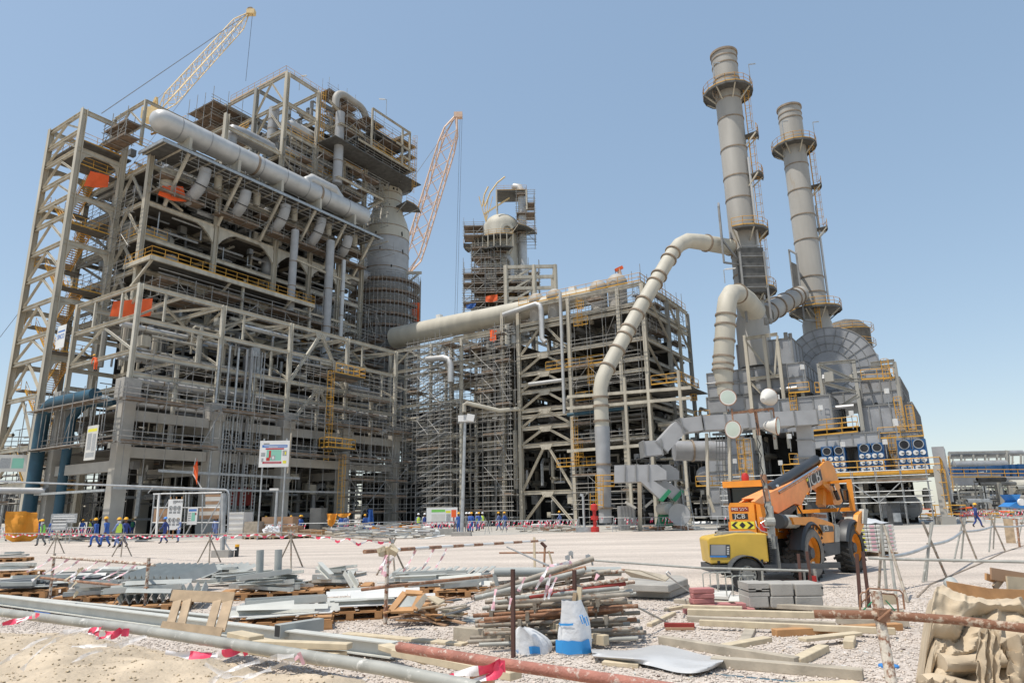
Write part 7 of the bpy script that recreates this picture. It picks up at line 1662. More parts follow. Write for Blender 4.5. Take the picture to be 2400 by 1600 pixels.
for i,pl_ in enumerate((((1655,1402),(1708,1404),(1715,1390),(1668,1388)),((1708,1414),(1760,1416),(1762,1402),(1712,1400)))):
    b=MB().use('offwhite').prism([gd(x,y,.05) for x,y in pl_],(0,0,.05)); b.build('thin_slab',T)
for x in(1651,1668,1684,1705,1720,1738):
    y=1398 if x<1700 else 1410; p=gd(x,y); b=MB().use('railgrey').path([p,p+EZ*.42,p+Vector((.04,0,.45)),p+Vector((.30,.1,.45)),p+Vector((.33,.1,.42)),p+Vector((.33,.1,.15))],.011,6); b.build('wire_stirrup',T,smooth=True)
# ================================================================ TIMBER
def plank(x0,y0,x1,y1,label,w=.15,h=.05,m='woodgrey',z0=0.,z1=None,nm='plank',grp=None,roll=0):
    z1=z0 if z1 is None else z1; p=gd(x0,y0,z0)+EZ*h/2; q=gd(x1,y1,z1)+EZ*h/2; b=MB().use(m).bar(p,q,w,h); o=b.build(nm,None); mm=o.modifiers.new('b','BEVEL'); mm.width=.006; tag(o,label,'plank',grp); return o
G='timber planks scattered on the gravel'
for a in ((1582,1412,2120,1440,'long weathered plank lying just under the pink bricks',.14,.07,'woodgrey',.05),
 (1600,1424,1740,1428,'short plank end below the long weathered one',.12,.05,'woodpale',.1),
 (1612,1440,1910,1448,'pale plank with broken grey side left of the rusty rail',.12,.09,'woodpale',.06),
 (1612,1455,1960,1470,'grey wide plank in the middle of the plank heap',.12,.08,'woodgrey',.0),
 (1640,1465,2100,1486,'long pale plank below the grey wide plank',.08,.08,'woodpale',.05),
 (1815,1490,2110,1475,'orange brown plank with clean face under the rusty rail',.14,.09,'woodora',.0),
 (1880,1502,2012,1487,'slanted cut plank ending near the white post',.14,.04,'woodpale',.07),
 (1890,1425,2080,1433,'long grey board behind the rusty rail end',.16,.05,'woodgrey',.0),
 (1960,1460,2130,1466,'grey board passing behind the white post',.14,.08,'woodgrey',.03),
 (1550,1508,1870,1562,'big squared timber crossing the gravel diagonally',.12,.10,'woodgrey',.0),
 (1865,1560,1932,1526,'short squared timber forming a corner at right',.13,.08,'woodpale',.0),
 (1680,1525,1800,1502,'board lying diagonally behind the big squared timber',.14,.06,'woodpale',.0),
 (1745,1508,1760,1478,'short board end pointing away between planks',.14,.05,'woodgrey',.0),
 (1415,1556,1500,1562,'small yellow board offcut lying alone near the bottom',.16,.045,'woodpale',.0),
 (1670,1560,2025,1592,'long squared timber with grey top at the bottom right',.13,.10,'woodgrey',.0),
 (1845,1612,2010,1606,'pale board end cut by the bottom edge',.14,.04,'woodpale',.0),
 (1620,1352+70,1560,1432,'crooked stick by the slab foot',.08,.05,'woodpale',.0),
 (1522,1468,1580,1440,'small wood scrap behind the red brush',.08,.05,'woodpale',.0),
 (1990,1520,1995,1505,'tiny squared offcut near the white post',.12,.09,'woodpale',.0),
 (810,1487,1090,1512,'long pale plank with black stencil marks below the wood scrap heap',.16,.035,'woodpale',.0),
 (1068,1498,1205,1512,'thick squared timber left of the white bags',.12,.17,'woodgrey',.0),
 (1092,1490,1240,1500,'second timber behind the thick squared one',.16,.12,'woodgrey',.02),
 (1270,1470,1335,1492,'pale timber tilted between the two white bags',.10,.12,'woodpale',.15),
 (1385,1505,1422,1512,'timber end poking out right of the upright bag',.1,.12,'woodpale',.05),
 (545,1495,800,1540,'wide pale plank on the near timber stack at left',.16,.05,'woodpale',.22),
 (555,1510,820,1520,'upper narrow plank of the near timber stack',.12,.06,'woodpale',.3),
 (560,1525,780,1560,'lower plank of the near timber stack',.14,.05,'woodpale',.12),
 (548,1500,600,1512,'short block on the near timber stack',.18,.1,'woodpale',.30),
 (900,1520,1010,1555,'plank under the rusty rail end',.16,.06,'woodpale',.15),
 (930,1535,1210,1592,'long plank under the rusty rail',.16,.07,'woodpale',.2),
 (120,1612,228,1592,'light board at the bottom left edge',.12,.03,'woodpale',.1),
 ): plank(*a[:5],w=a[5],h=a[6],m=a[7],z0=a[8],grp=G)
# hook rods and brush
rod('hooked_rod','thin hooked metal rod leaning on the slabs','rod',[dp(1572,1345,11.4),dp(1565,1338,11.4),dp(1561,1342,11.4),dp(1565,1348,11.4),gd(1624,1392)],.013,'galv',6)
rod('brush_handle','thin grey broom handle reaching down from the tube pile','broom handle',[dp(1474,1412,9.6),gd(1572,1462)],.014,'railgrey',6)
b=MB().use('darkred').bar(gd(1557,1470)+EZ*.04,gd(1628,1471)+EZ*.04,.12,.05); b.use('ply').bar(gd(1560,1478)+EZ*.03,gd(1627,1478)+EZ*.03,.05,.03); o=b.build('broom_head',None); tag(o,'flat red broom head at the end of the grey handle','broom')
rod('wire_loop','thin grey wire loop on the gravel','wire',[gd(1508,1502),gd(1515,1495),gd(1550,1490),gd(1600,1497),gd(1640,1505),gd(1700,1510),gd(1715,1516)],.008,'railgrey',5)
# ================================================================ TUBE PILE
G='dirty scaffold tubes heaped in a pile'
def tubeo(p,q,r=.028,m='scaffdirty',lab=None):
    b=MB().use(m).tube(p,q,r,10,cap=False); 
    d=(Vector(q)-Vector(p)).normalized()
    b.use('darkrust').lathe(Vector(q)-d*.02,[(r*.8,0),(r*.8,.0)],8,axis=d) if False else None
    for e in(p,q): b.use('darkrust').tube(Vector(e),Vector(e)+d*(.003 if e is q else -.003),r*.78,8,cap=True)
    o=b.build('scaffold_tube',None,smooth=True); tag(o,lab or '%s scaffold tube slanting over the heap, %s counted from its top'%(MW.get(m,'grey'),OD(TC[0])),'scaffold tube',G); TC[0]+=(lab is None)
    try: o.data.set_sharp_from_angle(angle=radians(50))
    except Exception: pass
    return o
for lyr in range(8):
    for k in range(5 if lyr<5 else 3):
        y=9.3+.17*k+lyr*.05+r6.uniform(-.04,.04); z=.10+lyr*.095+r6.uniform(-.02,.02); hw=1.05-lyr*.03; xc_=dp(1310,1450,y).x; L=r6.uniform(.85,1.08); sl=r6.uniform(-.02,.04)+.012*lyr
        p=Vector((xc_-L*hw-r6.uniform(0,.1),y,z-sl)); q=Vector((xc_+L*hw*.95+r6.uniform(-.15,.25),y+r6.uniform(-.1,.1),z+sl)); m=r6.choice(('scaffdirty','scaffdirty','railgrey','rusty','rustwhite')); to=tubeo(p,q,.027,m,'%s scaffold tube in the %s layer of the heap, %s from the front'%(MW[m],OD(lyr),OD(k)))
        for _ in range(2): 
            t=.08+.4*_+.4*r6.random(); c=p.lerp(q,t); b=MB().use('scaffdirty').box(c,(.05,.09,.11)); b.tube(c,c+Vector((.0,-.04,-.12)),.014,5); b.build('coupler',to)
for (x0,y0,x1,y1,Ya,Yb_,r,m) in((1112,1398,1390,1308,9.0,9.5,.035,'scaffdirty'),(1150,1382,1372,1330,9.1,9.6,.03,'rusty'),(1112,1402,1370,1336,8.95,9.3,.033,'railgrey'),(1220,1396,1470,1355,9.0,9.4,.028,'rustwhite'),(1240,1400,1465,1367,8.95,9.4,.026,'darkred'),(1190,1402,1450,1378,8.9,9.3,.028,'railgrey'),(1200,1410,1475,1392,8.9,9.2,.028,'scaffdirty'),(1170,1335,1290,1330,10,10,.02,'rusty'),(1105,1400,1180,1385,9,9.1,.028,'rustwhite')):
    tubeo(dp(x0,y0,Ya),dp(x1,y1,Yb_),r,m)
rod('grey_pipe','smooth pale grey pipe lying across the top of the tube heap','pipe',[dp(1158,1340,9.9),dp(1455,1338,10.0)],.062,'primer',18)
b=MB().use('primer').bar(dp(1158,1342,9.9),dp(1166,1372,9.9),.11,.05); o=b.build('pipe_bracket',None); tag(o,'flat grey bracket at the left end of the smooth grey pipe','bracket')
for x,y0,Yq_,l in((1202,1333,8.7,'left dark rusty upright bar standing in front of the tube heap'),(1346,1335,9.15,'right dark rusty upright bar in the tube heap')):
    g=dp(x,1465,Yq_); b=MB().use('darkrust').bar(Vector((g.x,Yq_,0)),dp(x,y0,Yq_),.045,.035); o=b.build('rusty_bar',None); tag(o,l,'bar')
for (x,y) in((1330,1300),(1338,1290),(1385,1306),(1378,1298),(1500,1475),(1480,1480)):
    b=MB().use('galv').tube(dp(x,y,9.6),dp(x+4,y+18,9.6),.014,6).box(dp(x,y+6,9.6),(.06,.06,.05)); o=b.build('tube_coupler',None); tag(o,'loose coupler on the tube heap, %s'%{1330:'left prong at the top',1338:'upper prong at the top',1385:'at the raised right tube end',1378:'just left of the raised tube end',1500:'at the far lower right',1480:'under the lower right tube ends'}[x],'coupler','couplers on the scaffold tube heap')
def smoothp(P,k=7):
    P=[Vector(p) for p in P]; Q=[P[0]*2-P[1]]+P+[P[-1]*2-P[-2]]; out=[]
    for i in range(1,len(Q)-2):
        a,b,c,d=Q[i-1:i+3]
        for j in range(k):
            t=j/k; out.append(.5*((2*b)+(c-a)*t+(2*a-5*b+4*c-d)*t*t+(3*b-a-3*c+d)*t**3))
    return out+[P[-1]]
def tape(label,strips,wd=.06,cols=('tapered','tapewhite'),nm='barrier_tape',seg=.14,tw=.6):
    P_=thing(nm,label,'tape',strips[0][0])
    for s in strips:
        D=smoothp(s); acc=k=0; L_=sum((b-a).length for a,b in zip(D,D[1:])); b=MB(); prev=None; ph=r6.random()*6; run=0
        for i,p in enumerate(D):
            q=D[min(i+1,len(D)-1)]; o_=D[max(i-1,0)]; d=(q-o_).normalized(); x=Vector((0,-1,.3)).cross(d).normalized(); y=d.cross(x); a=tw*sin(ph+run*14)+.5*tw*sin(ph*2+run*37)
            if i: run+=(p-D[i-1]).length
            ww=wd*(.72+.28*cos(ph+run*23)); f=x*cos(a)+y*sin(a); cr=y*cos(a)-x*sin(a)
            row=[p+f*(ww*t)+cr*(ww*.22*(1-4*t*t)*sin(ph+run*30)) for t in(-.5,-.17,.17,.5)]
            if prev:
                kk=int(run/seg); b.use(cols[kk%len(cols)]); b.sheet([prev,row])
            prev=row
        b.build('strip',P_,smooth=True)
    return P_
D_=lambda x,y,Y: dp(x,y,Y)
tape('torn red and white tape shreds hanging on the tube heap',[[D_(1162,1380,8.85),D_(1158,1405,8.8),D_(1155,1430,8.8)],[D_(1230,1352,8.8),D_(1215,1385,8.8)],[D_(1198,1400,8.5),D_(1192,1428,8.5)],[D_(1285,1328,8.9),D_(1270,1355,8.8),D_(1255,1380,8.8)],[D_(1305,1352,8.8),D_(1292,1378,8.8),D_(1285,1402,8.7)],[D_(1290,1345,8.8),D_(1275,1405,8.8)],[D_(1290,1325,9),D_(1340,1316,9.2)],[D_(1402,1345,9),D_(1395,1358,9)]],.05,('tapefaded','tapewhite'),seg=.08)
# white bags
def bag(label,prof,cx,cy,Y,bl,tilt=0):
    T=thing('white_bag',label,'bag',gd(cx,cy)); g=gd(cx,cy); b=MB().use('bagwhite'); n=22; rr=random.Random(int(cx)); P=[]
    for (rx,ry,z,dx) in prof:
        P.append([g+Vector((dx+cos(2*pi*i/n)*rx*(1+.10*sin(i*2.3+z*9)+.05*rr.uniform(-1,1)),ry+sin(2*pi*i/n)*ry*(1+.12*cos(i*1.7+z*7)),z+.012*rr.uniform(-1,1)*(1 if z>.03 else 0))) for i in range(n+1)]); P[-1][-1]=P[-1][0]
    b.sheet(P); o=b.build('sack',T,smooth=True); m=o.modifiers.new('s','SUBSURF'); m.levels=1;m.render_levels=1
    return T,P,g
T,P,g=bag('upright white sack with blue print and wood offcuts in front of the tube heap',[(.19,.13,.0,0),(.20,.14,.04,0),(.195,.14,.15,0),(.19,.13,.28,.0),(.185,.11,.38,.02),(.15,.08,.48,.0),(.125,.05,.62,-.02)],1349,1537,8,None)
def onbag(T,P,rows,cols,m,lift=.006,nm='blue_print'):
    b=MB().use(m); cen=g+Vector((0,.12,0)); Q=[]
    for t in rows:
        k=min(int(t),len(P)-2); f=t-k; Q.append([ (lambda p:p+(Vector((p.x-cen.x,p.y-cen.y,0)).normalized())*lift)(P[k][c].lerp(P[k+1][c],f)) for c in cols])
    b.sheet(Q); b.build(nm,T,smooth=True)
onbag(T,P,[.6,1,1.5,2,2.15],list(range(11,21)),'bagblue',.012)
onbag(T,P,[3.6,3.85],[11,12,13,14,15,16],'bagblue',.014)
for k in range(2):
    q=g+Vector((.06+.05*k,-.085,.46-.02*k)); b=MB().use('bagblue').path([q+Vector((0.0,0,0)),q+Vector((.03,0,-.09)),q+Vector((.055,0,-.085)),q+Vector((.028,0,.008)),q],.006,4); b.build('blue_letter',T)
b=MB().use('woodpale').bar(g+Vector((.05,.08,.42)),g+Vector((.09,.1,.76)),.06,.03); b.use('wood').bar(g+Vector((-.02,.07,.40)),g+Vector((.03,.09,.70)),.05,.02); b.build('wood_offcut',T)
T2,P2,g=bag('slumped white sack with blue stripe left of the upright one',[(.22,.14,.0,0),(.235,.15,.05,0),(.225,.15,.14,-.01),(.17,.13,.22,-.04),(.10,.09,.285,-.09),(.04,.04,.31,-.11)],1248,1534,8,None)
onbag(T2,P2,[.3,.9,1.5],[16,17,18],'bagblue',.012); onbag(T2,P2,[.3,1.0],[13,14],'bagblue',.012)
# plastic film
b=MB().use('film'); Gd=[]; r7=random.Random(5); X0=[(1385,1518,1390,1540),(1430,1522,1440,1548),(1480,1524,1490,1552),(1520,1512,1540,1562),(1550,1508,1580,1575),(1600,1520,1620,1578),(1650,1535,1660,1572),(1698,1542,1690,1556)]
for (xa,ya,xb,yb) in X0: Gd.append([gd(xa+(xb-xa)*j/5,ya+(yb-ya)*j/5,.02+.09*sin(pi*j/5)*r7.uniform(.4,1)+r7.uniform(0,.03)) for j in range(6)])
b.sheet(Gd); o=b.build('plastic_film',None,smooth=True); m=o.modifiers.new('s','SUBSURF'); m.levels=2;m.render_levels=2; tag(o,'crumpled white plastic film spread over timber at the bottom','plastic film')
rod('thin_green_rod','thin teal rod lying below the long squared timber','rod',[gd(1660,1578),gd(2010,1612)],.012,'tealpipe',6)
# ================================================================ WOOD SCRAP HEAP WITH FRAMES
def wbar(p,q,w,h,m,label,nm='wood_scrap',cat='wood scrap',grp='wood scraps heaped beside the striped post'):
    b=MB().use(m).bar(p,q,w,h); o=b.build(nm,None); tag(o,label,cat,grp)
WC={}
def wlab(p):
    a=('left','middle','right')[int(p.x>gd(965,1455).x)+int(p.x>gd(1030,1455).x)]; c=('bottom','middle','top')[int(p.z>.12)+int(p.z>.22)]; WC[(a,c)]=WC.get((a,c),-1)+1
    return 'broken board, %s one seen in the %s layer at the %s of the wood heap'%(OD(WC[(a,c)]),c,a)
for i in range(46):
    t=r6.random(); p=gd(r6.uniform(925,1085),r6.uniform(1440,1468),0); p.z=.04+.30*r6.random()*(1-abs((p.x-gd(1005,1455).x))/1.3); a=r6.uniform(-.9,.9); L=r6.uniform(.2,.65); e=Vector((cos(a),sin(a),r6.uniform(-.25,.25)))*L/2
    wbar(p-e,p+e,r6.uniform(.06,.14),.022,r6.choice(('woodora','wood','woodpale','ply','primerdark','woodgrey')),wlab(p))
T=thing('timber_door_frame','orange wooden door frame piece on top of the broken wood heap','wooden frame',gd(965,1440)); Yw=9.6  # piece of a wooden door frame with a thin sheet infill
P=[D_(917,1430,Yw),D_(950,1388,Yw+.2),D_(990,1390,Yw+.2),D_(970,1428,Yw)]
b=MB().use('woodora'); 
for p,q in zip(P,P[1:]+P[:1]): b.bar(p,q,.09,.035,up=Vector((0,-.5,1)))
b.build('frame_rail',T); b=MB().use('primer').prism([P[0].lerp(P[2],.2),P[1].lerp(P[3],.2),P[2].lerp(P[0],.2),P[3].lerp(P[1],.2)],(0,0,-.01)); b.build('infill_sheet',T)
b=MB().use('woodpale').prism([D_(1000,1402,9.4),D_(1018,1398,9.6),D_(1043,1410,9.5),D_(1028,1418,9.4)],(0,0,.02)); o=b.build('yellow_board',None); tag(o,'pale yellow board lying flat on the broken wood heap','board')
b=MB().use('woodgrey').prism([D_(972,1418,9.2),D_(994,1390,9.3),D_(1002,1398,9.3),D_(984,1428,9.2)],(0,.03,0)); o=b.build('grey_board',None); tag(o,'short weathered grey board leaning on the wooden frame','board')
b=MB().use('primer').prism([gd(1078,1460),gd(1110,1462),gd(1132,1450),gd(1095,1448)],(0,0,.03)); o=b.build('crumpled_sheet',None); tag(o,'pale crumpled sheet on the gravel right of the broken wood','sheet')
# ================================================================ PALLETS WITH STEEL PARTS
def pallet(cx,cy,L,Wd,rot,label,slats=6):
    g=gd(cx,cy); u=Vector((cos(rot),sin(rot),0)); v=Vector((-u.y,u.x,0)); T=thing('wooden_pallet',label,'pallet',g)
    for i in range(slats):
        t=(i+.5)/slats-.5; b=MB().use('woodora').bar(g+u*(t*L)-v*Wd/2+EZ*.135,g+u*(t*L)+v*Wd/2+EZ*.135,L/slats*.78,.02); b.build('top_slat',T)
    for s in(-.46,0,.46):
        b=MB().use('woodora')
        for k in range(5 if L>1.4 else 3): 
            n_=(4 if L>1.4 else 2); b.box(g+v*(s*Wd)+u*((k/n_-.5)*L*.92)+EZ*.07,(.12,.11,.09),Matrix((u,v,EZ)).transposed())
        b.bar(g+v*(s*Wd)-u*L/2+EZ*.012,g+v*(s*Wd)+u*L/2+EZ*.012,.1,.02); b.bar(g+v*(s*Wd)-u*L/2+EZ*.118,g+v*(s*Wd)+u*L/2+EZ*.118,.1,.016); b.build('bearer',T)
    return g,u,v
def steel(p,q,kind,m,label,grp,w=.12,h=.09):
    b=MB().use(m); p=Vector(p);q=Vector(q); d,x,y,L=MB.fr(p,q); t=.012
    if kind=='U': b.bar(p,q,w,t); b.bar(p+x*(w/2)+y*(h/2),q+x*(w/2)+y*(h/2),t,h); b.bar(p-x*(w/2)+y*(h/2),q-x*(w/2)+y*(h/2),t,h)
    elif kind=='V': 
        for s in(-1,1): b.add([p+y*h,p+x*(s*w/2),q+x*(s*w/2),q+y*h,p+y*(h-t*1.3),p+x*(s*(w/2-t)),q+x*(s*(w/2-t)),q+y*(h-t*1.3)],[(0,1,2,3),(7,6,5,4),(0,4,5,1),(3,2,6,7),(1,5,6,2)])
    elif kind=='I': b.bar(p-y*h/2,q-y*h/2,w,t); b.bar(p+y*h/2,q+y*h/2,w,t); b.bar(p,q,t,h)
    elif kind=='B': b.bar(p,q,w,h); b.use('dark').bar(p-d*.003,p+d*.001,w*.85,h*.85)
    elif kind=='P': b.bar(p,q,w*1.6,t)
    o=b.build('steel_section',None); tag(o,label,'steel part',grp); return o
def load(g,u,v,L,Wd,lab,layers=2,kinds='UVIP',mats=('primer','primer','primerpale','primerpale'),z=.15,messy=.25,n=None,sp=.13):
    grp=lab
    for l in range(layers):
        k=int(Wd/sp) if n is None else n
        for i in range(k):
            if r6.random()<.15*l: continue
            t=((i+.5)/k-.5)*Wd*.95; a=r6.uniform(-messy,messy); L2=L*r6.uniform(.45,.98)*(1-.1*l); d=(u*cos(a)+v*sin(a)); c=g+v*t+u*r6.uniform(-.12,.12)*L+EZ*(z+.05+l*.10)
            kk=r6.choice(kinds); mm_=r6.choice(mats); steel(c-d*L2/2+EZ*r6.uniform(-.01,.03),c+d*L2/2+EZ*r6.uniform(-.01,.03)*(1+4*messy),kk,mm_,'%s %s, %s, %s back, %s'%({'primerdark':'dark','primerpale':'pale','white':'white'}.get(mm_,'grey'),{'U':'channel','V':'angle','I':'joist','P':'plate','B':'box'}[kk],('lower layer','upper layer','top layer')[l],OD(i),lab),grp,r6.uniform(.08,.14),r6.uniform(.05,.1))
def ridge_row(g,u,v,L,n,sp,lab,z=.15,w=.13,h=.11,m='primer',slope=0):
    for i in range(n):
        t=(i-(n-1)/2)*sp; c=g+v*t+EZ*z; steel(c-u*L/2-EZ*slope*0,c+u*L/2+EZ*slope,'V',m,'%s ridged angle from the left, %s'%(OD(i),lab),lab,w,h)
pa=pallet
g,u,v=pa(345,1430,1.5,1.1,.35,'pallet carrying a slanted row of grey angles left of the broken leaning pallet')
ridge_row(g+Vector((.1,.35,0)),v,u,1.1,11,.14,'on the pallet left of the broken leaning pallet',.16,.13,.12,slope=.14)
g2=gd(395,1385); ridge_row(g2,Vector((.3,.95,0)).normalized(),Vector((.95,-.3,0)).normalized(),1.1,10,.18,'in the tilted row behind the broken leaning pallet',.22,.18,.20,slope=.2)
load(g,u,v,1.4,.8,'piled behind the tilted row of angles',2,z=.3)
g,u,v=pa(50,1398,1.5,1.0,.12,'pallet at the left edge loaded with grey plates'); load(g,u,v,1.5,1.0,'on the pallet at the left edge',2,'UPB',('primer','primerdark','primerpale','silverdull'))
g,u,v=pa(222,1408,1.3,.9,.2,'pallet with pale box sections behind the gate rail'); load(g,u,v,1.2,.8,'on the pallet behind the gate rail',2,'UB',('primerpale','primerpale','primer'))
g,u,v=pa(650,1468,1.7,1.1,.22,'front pallet with white steel sections in the middle left'); load(g,u,v,1.6,1.1,'on the front pallet in the middle left',2,'VUP',('primerpale','white','primerpale'),messy=.12); 
steel(gd(650,1478,.2),gd(752,1462,.2),'B','primer','square grey hollow section on the front pallet, open end to the left','square section',.14,.16)
ridge_row(gd(610,1462),Vector((.5,.85,0)).normalized(),Vector((.85,-.5,0)).normalized(),.8,7,.13,'zigzag ends at the left of the front pallet',.16,.13,.11,'primerpale')
g,u,v=pa(880,1440,2.0,1.1,.28,'pallet covered by white angles left of the striped post'); load(g,u,v,1.9,1.1,'on the pallet left of the striped post',2,'VP',('primerpale','white'),messy=.1)
ridge_row(gd(905,1432),Vector((.6,.8,0)).normalized(),Vector((.8,-.6,0)).normalized(),.9,7,.12,'zigzag row left of the striped post',.16,.13,.1,'primerpale')
g,u,v=pa(640,1398,2.2,1.0,.2,'pallet with jumbled grey channels behind the two upright pipes'); load(g,u,v,1.6,1.0,'jumbled behind the two upright pipes',3,'UIP',messy=.7)
g,u,v=pa(790,1385,1.6,.9,.1,'pallet with sharp grey flanges in the middle distance'); load(g,u,v,1.3,.9,'with sharp flanges in the middle distance',3,'UVI',messy=.9)
g,u,v=pa(1000,1388,1.8,.9,.1,'pallet with long grey channels behind the wood scrap'); load(g,u,v,1.7,.9,'long and grey behind the wood scrap',2,'UI',messy=.15)
g,u,v=pa(1095,1395,1.4,.7,.1,'pallet behind the left end of the tube heap'); load(g,u,v,1.3,.7,'behind the left end of the tube heap',2,'UIV',messy=.4)
g,u,v=pa(20,1315,1.6,1.0,.3,'far pallet with brackets at the left edge'); load(g,u,v,1.4,.8,'on the far pallet at the left edge',2,'UP')
g,u,v=pa(25,1350,1.5,1.0,.1,'small pallet behind the gate rail at the left edge'); load(g,u,v,1.3,.8,'on the small pallet behind the gate rail',2,'UP')
for (x,y,L,Wd,rot,lab,m,ml) in((130,1372,2.6,1.5,.05,'in the dark row left of the gate',.2,('primer','primerdark','primer','silverdull')),(290,1352,3.0,1.6,.02,'in the far row behind the gate rail',.35,('primer','primer','primerpale')),(480,1348,2.6,1.6,.05,'in the far row behind the tilted angles',.5,('primer','primer')),(560,1368,2.0,1.2,.3,'around the foot of the upright pipes',.8,('primer','primerpale')),(1010,1365,2.2,1.0,.0,'in the far row right of the striped post',.4,('primer','primerpale'))):
    g=gd(x,y); u=Vector((cos(rot),sin(rot),0)); v=Vector((-u.y,u.x,0)); load(g,u,v,L,Wd,lab,2,'UIPV',ml,.03,m,sp=.16)
for k in range(9):
    g=gd(430+k*14,1352+r6.uniform(-3,3)); steel(g,g+Vector((.55,.35,.28)),'V','primer','%s leaning grey angle from the left in the far row'%OD(k),'leaning grey angles in the far row',.16,.1)
for k in range(14):
    g=gd(905+k*17,1358+r6.uniform(-3,4)); steel(g+EZ*.05,g+Vector((.35,.2,.3)),'P','primer','%s leaning grey plate from the left right of the pale post'%OD(k),'leaning grey plates in the far row',.14,.1)
for x,y0,y1,l in((610,1288,1392,'left upright smooth grey pipe standing on the pallet'),(653,1287,1368,'right upright smooth grey pipe standing on the pallet')):
    g=gd(x-4,1398); rod('upright_pipe',l,'pipe',[Vector((g.x,g.y,.15)),dp(x,y0,g.y)],.078,'primer',20)
steel(dp(747,1322,14.5),dp(775,1350,14.3),'I','primerpale','grey flange sticking up behind the pallets','single steel flange',.12,.1)
steel(dp(810,1345,13.6),dp(830,1378,13.4),'U','primerpale','pale flange leaning at the right end of the jumbled steel','single steel flange two',.12,.1) 
# H beams lying parallel to the lower left rail
def hbeam(pts,label,w=.2,h=.2,m='primerpale',z=.12):
    T=thing('steel_beam',label,'steel beam',gd(*pts[0])); p=gd(*pts[0],z=0)+EZ*z; q=gd(*pts[1],z=0)+EZ*z
    member('beam_body',p,q,w,h,m,T)
hbeam(((-60,1412),(925,1548)),'long pale H beam lying from the left edge towards the centre',.2,.22)
hbeam(((-60,1388+22),(560,1478)),'second long pale H beam just behind the first',.18,.18)
# broken leaning pallet
T=thing('broken_pallet','broken weathered pallet leaning upright on the long H beam','pallet',gd(460,1495)); Yb_=8.6
def pb(x0,y0,x1,y1,w,Y0=Yb_,Y1=Yb_+.35,nm='slat',m='wood'): b=MB().use(m).bar(dp(x0,y0,Y0),dp(x1,y1,Y1),w,.022,up=Vector((0,-1,.4))); b.build(nm,T)
pb(398,1468,420,1395,.10); pb(424,1466,442,1395,.10); pb(490,1478,512,1398,.10); pb(515,1480,537,1400,.12)
pb(402,1394,548,1400,.13,Yb_+.31,Yb_+.33,'top_rail'); pb(376,1470,518,1486,.15,Yb_-.04,Yb_-.04,'bottom_rail')
# ================================================================ GATE RAIL LEFT, STRIPED POST
def gpost(nm,label,g,h,r,m,cat='post'): rod(nm,label,cat,[g,g+h],r,m,10)
a=gd(116,1404);b2=gd(338,1434)
rod('rusty_post','left rusty post of the gate rail','post',[a,dp(128,1296,a.y)],.030,'rustwhite',10)
rod('rusty_post','right rusty post of the gate rail','post',[b2,dp(349,1306,b2.y)],.030,'rustwhite',10)
p=dp(121,1304,a.y-.05);q=dp(362,1323,b2.y-.05); rod('gate_rail','upper rusty rail of the low gate at left','rail',[p,q],.028,'rustwhite',10)
p2=dp(95,1353,a.y-.05);q2=dp(346,1378,b2.y-.05); rod('gate_rail','lower rusty rail of the low gate at left','rail',[p2,q2],.026,'rusty',10)
tape('faded pink tape strips tied on the upper gate rail',[[p.lerp(q,t),p.lerp(q,t)+Vector((-.25,0,-.18)),p.lerp(q,t)+Vector((-.5,-.05,-.3))] for t in(.02,.2,.32,.5,.62,.78,.86)],.05,('tapefaded','tapewhite'))
tape('cream rag strips blowing from a stake behind the gate rail',[[D_(195,1330,13.2),D_(165,1350,13.2),D_(150,1362,13.2)],[D_(190,1335,13.2),D_(160,1368,13.2)],[D_(180,1362,13),D_(165,1378,13)],[D_(95,1345,13.5),D_(75,1360,13.5)],[D_(182,1385,13),D_(172,1400,13)]],.06,('woodpale','tapewhite'))
rod('guy_wire','thin dark wire pegged in the sand below the gate rail','wire',[D_(185,1330,13.2),gd(165,1400),gd(140,1445)],.006,'cable',5)
g=gd(903,1462); rod('striped_post','pale scaffold post with pipe clamps left of the wood scrap','post',[g,dp(909,1288,g.y)],.032,'rustwhite',12)
pA=D_(854,1292,10.6);pB=D_(1130,1275,15.5);pC=D_(1277,1266,19.5)
b=MB(); k=0; L=[pA,pB,pC]; 
for s,e in zip(L,L[1:]):
    n=max(3,int((e-s).length/.55))
    for i in range(n): b.use('rusty' if k%2==0 else 'white').tube(s.lerp(e,i/n),s.lerp(e,(i+1)/n),.031,10,cap=True); k+=1
o=b.build('striped_rail',None); tag(o,'long brown and white striped pipe rail running back from the pale post','rail')
rod('rusty_rail','rusty lower rail crossing behind the pale post','rail',[D_(848,1381,11.2),D_(905,1374,11),D_(1155,1348,12.5)],.026,'rusty',10)
T=thing('pipe_stand','rusty tripod stand with timber stake at the far end of the striped rail','stand',gd(1275,1330)); g=gd(1275,1332)
for (x0,y0,x1,y1,m,r) in((1275,1330,1277,1283,'rusty',.035),(1295,1322,1286,1290,'woodpale',.03),(1170,1295,1298,1294,'rusty',.025),(1268,1270,1280,1282,'darkrust',.05)):
    Y=g.y; b=MB().use(m).tube(dp(x0,y0,Y),dp(x1,y1,Y),r,8,cap=True); b.build('tube',T)
b=MB().use('woodpale').bar(Vector((gd(1253,1332).x,g.y-.2,0)),dp(1252,1258,g.y-.2),.07,.03); b.build('timber_stake',T)
rod('thin_rod','thin pale rod leaning from the striped rail down to the tube heap','rod',[D_(1188,1281,17),D_(1285,1325,10.5)],.016,'galv',6)
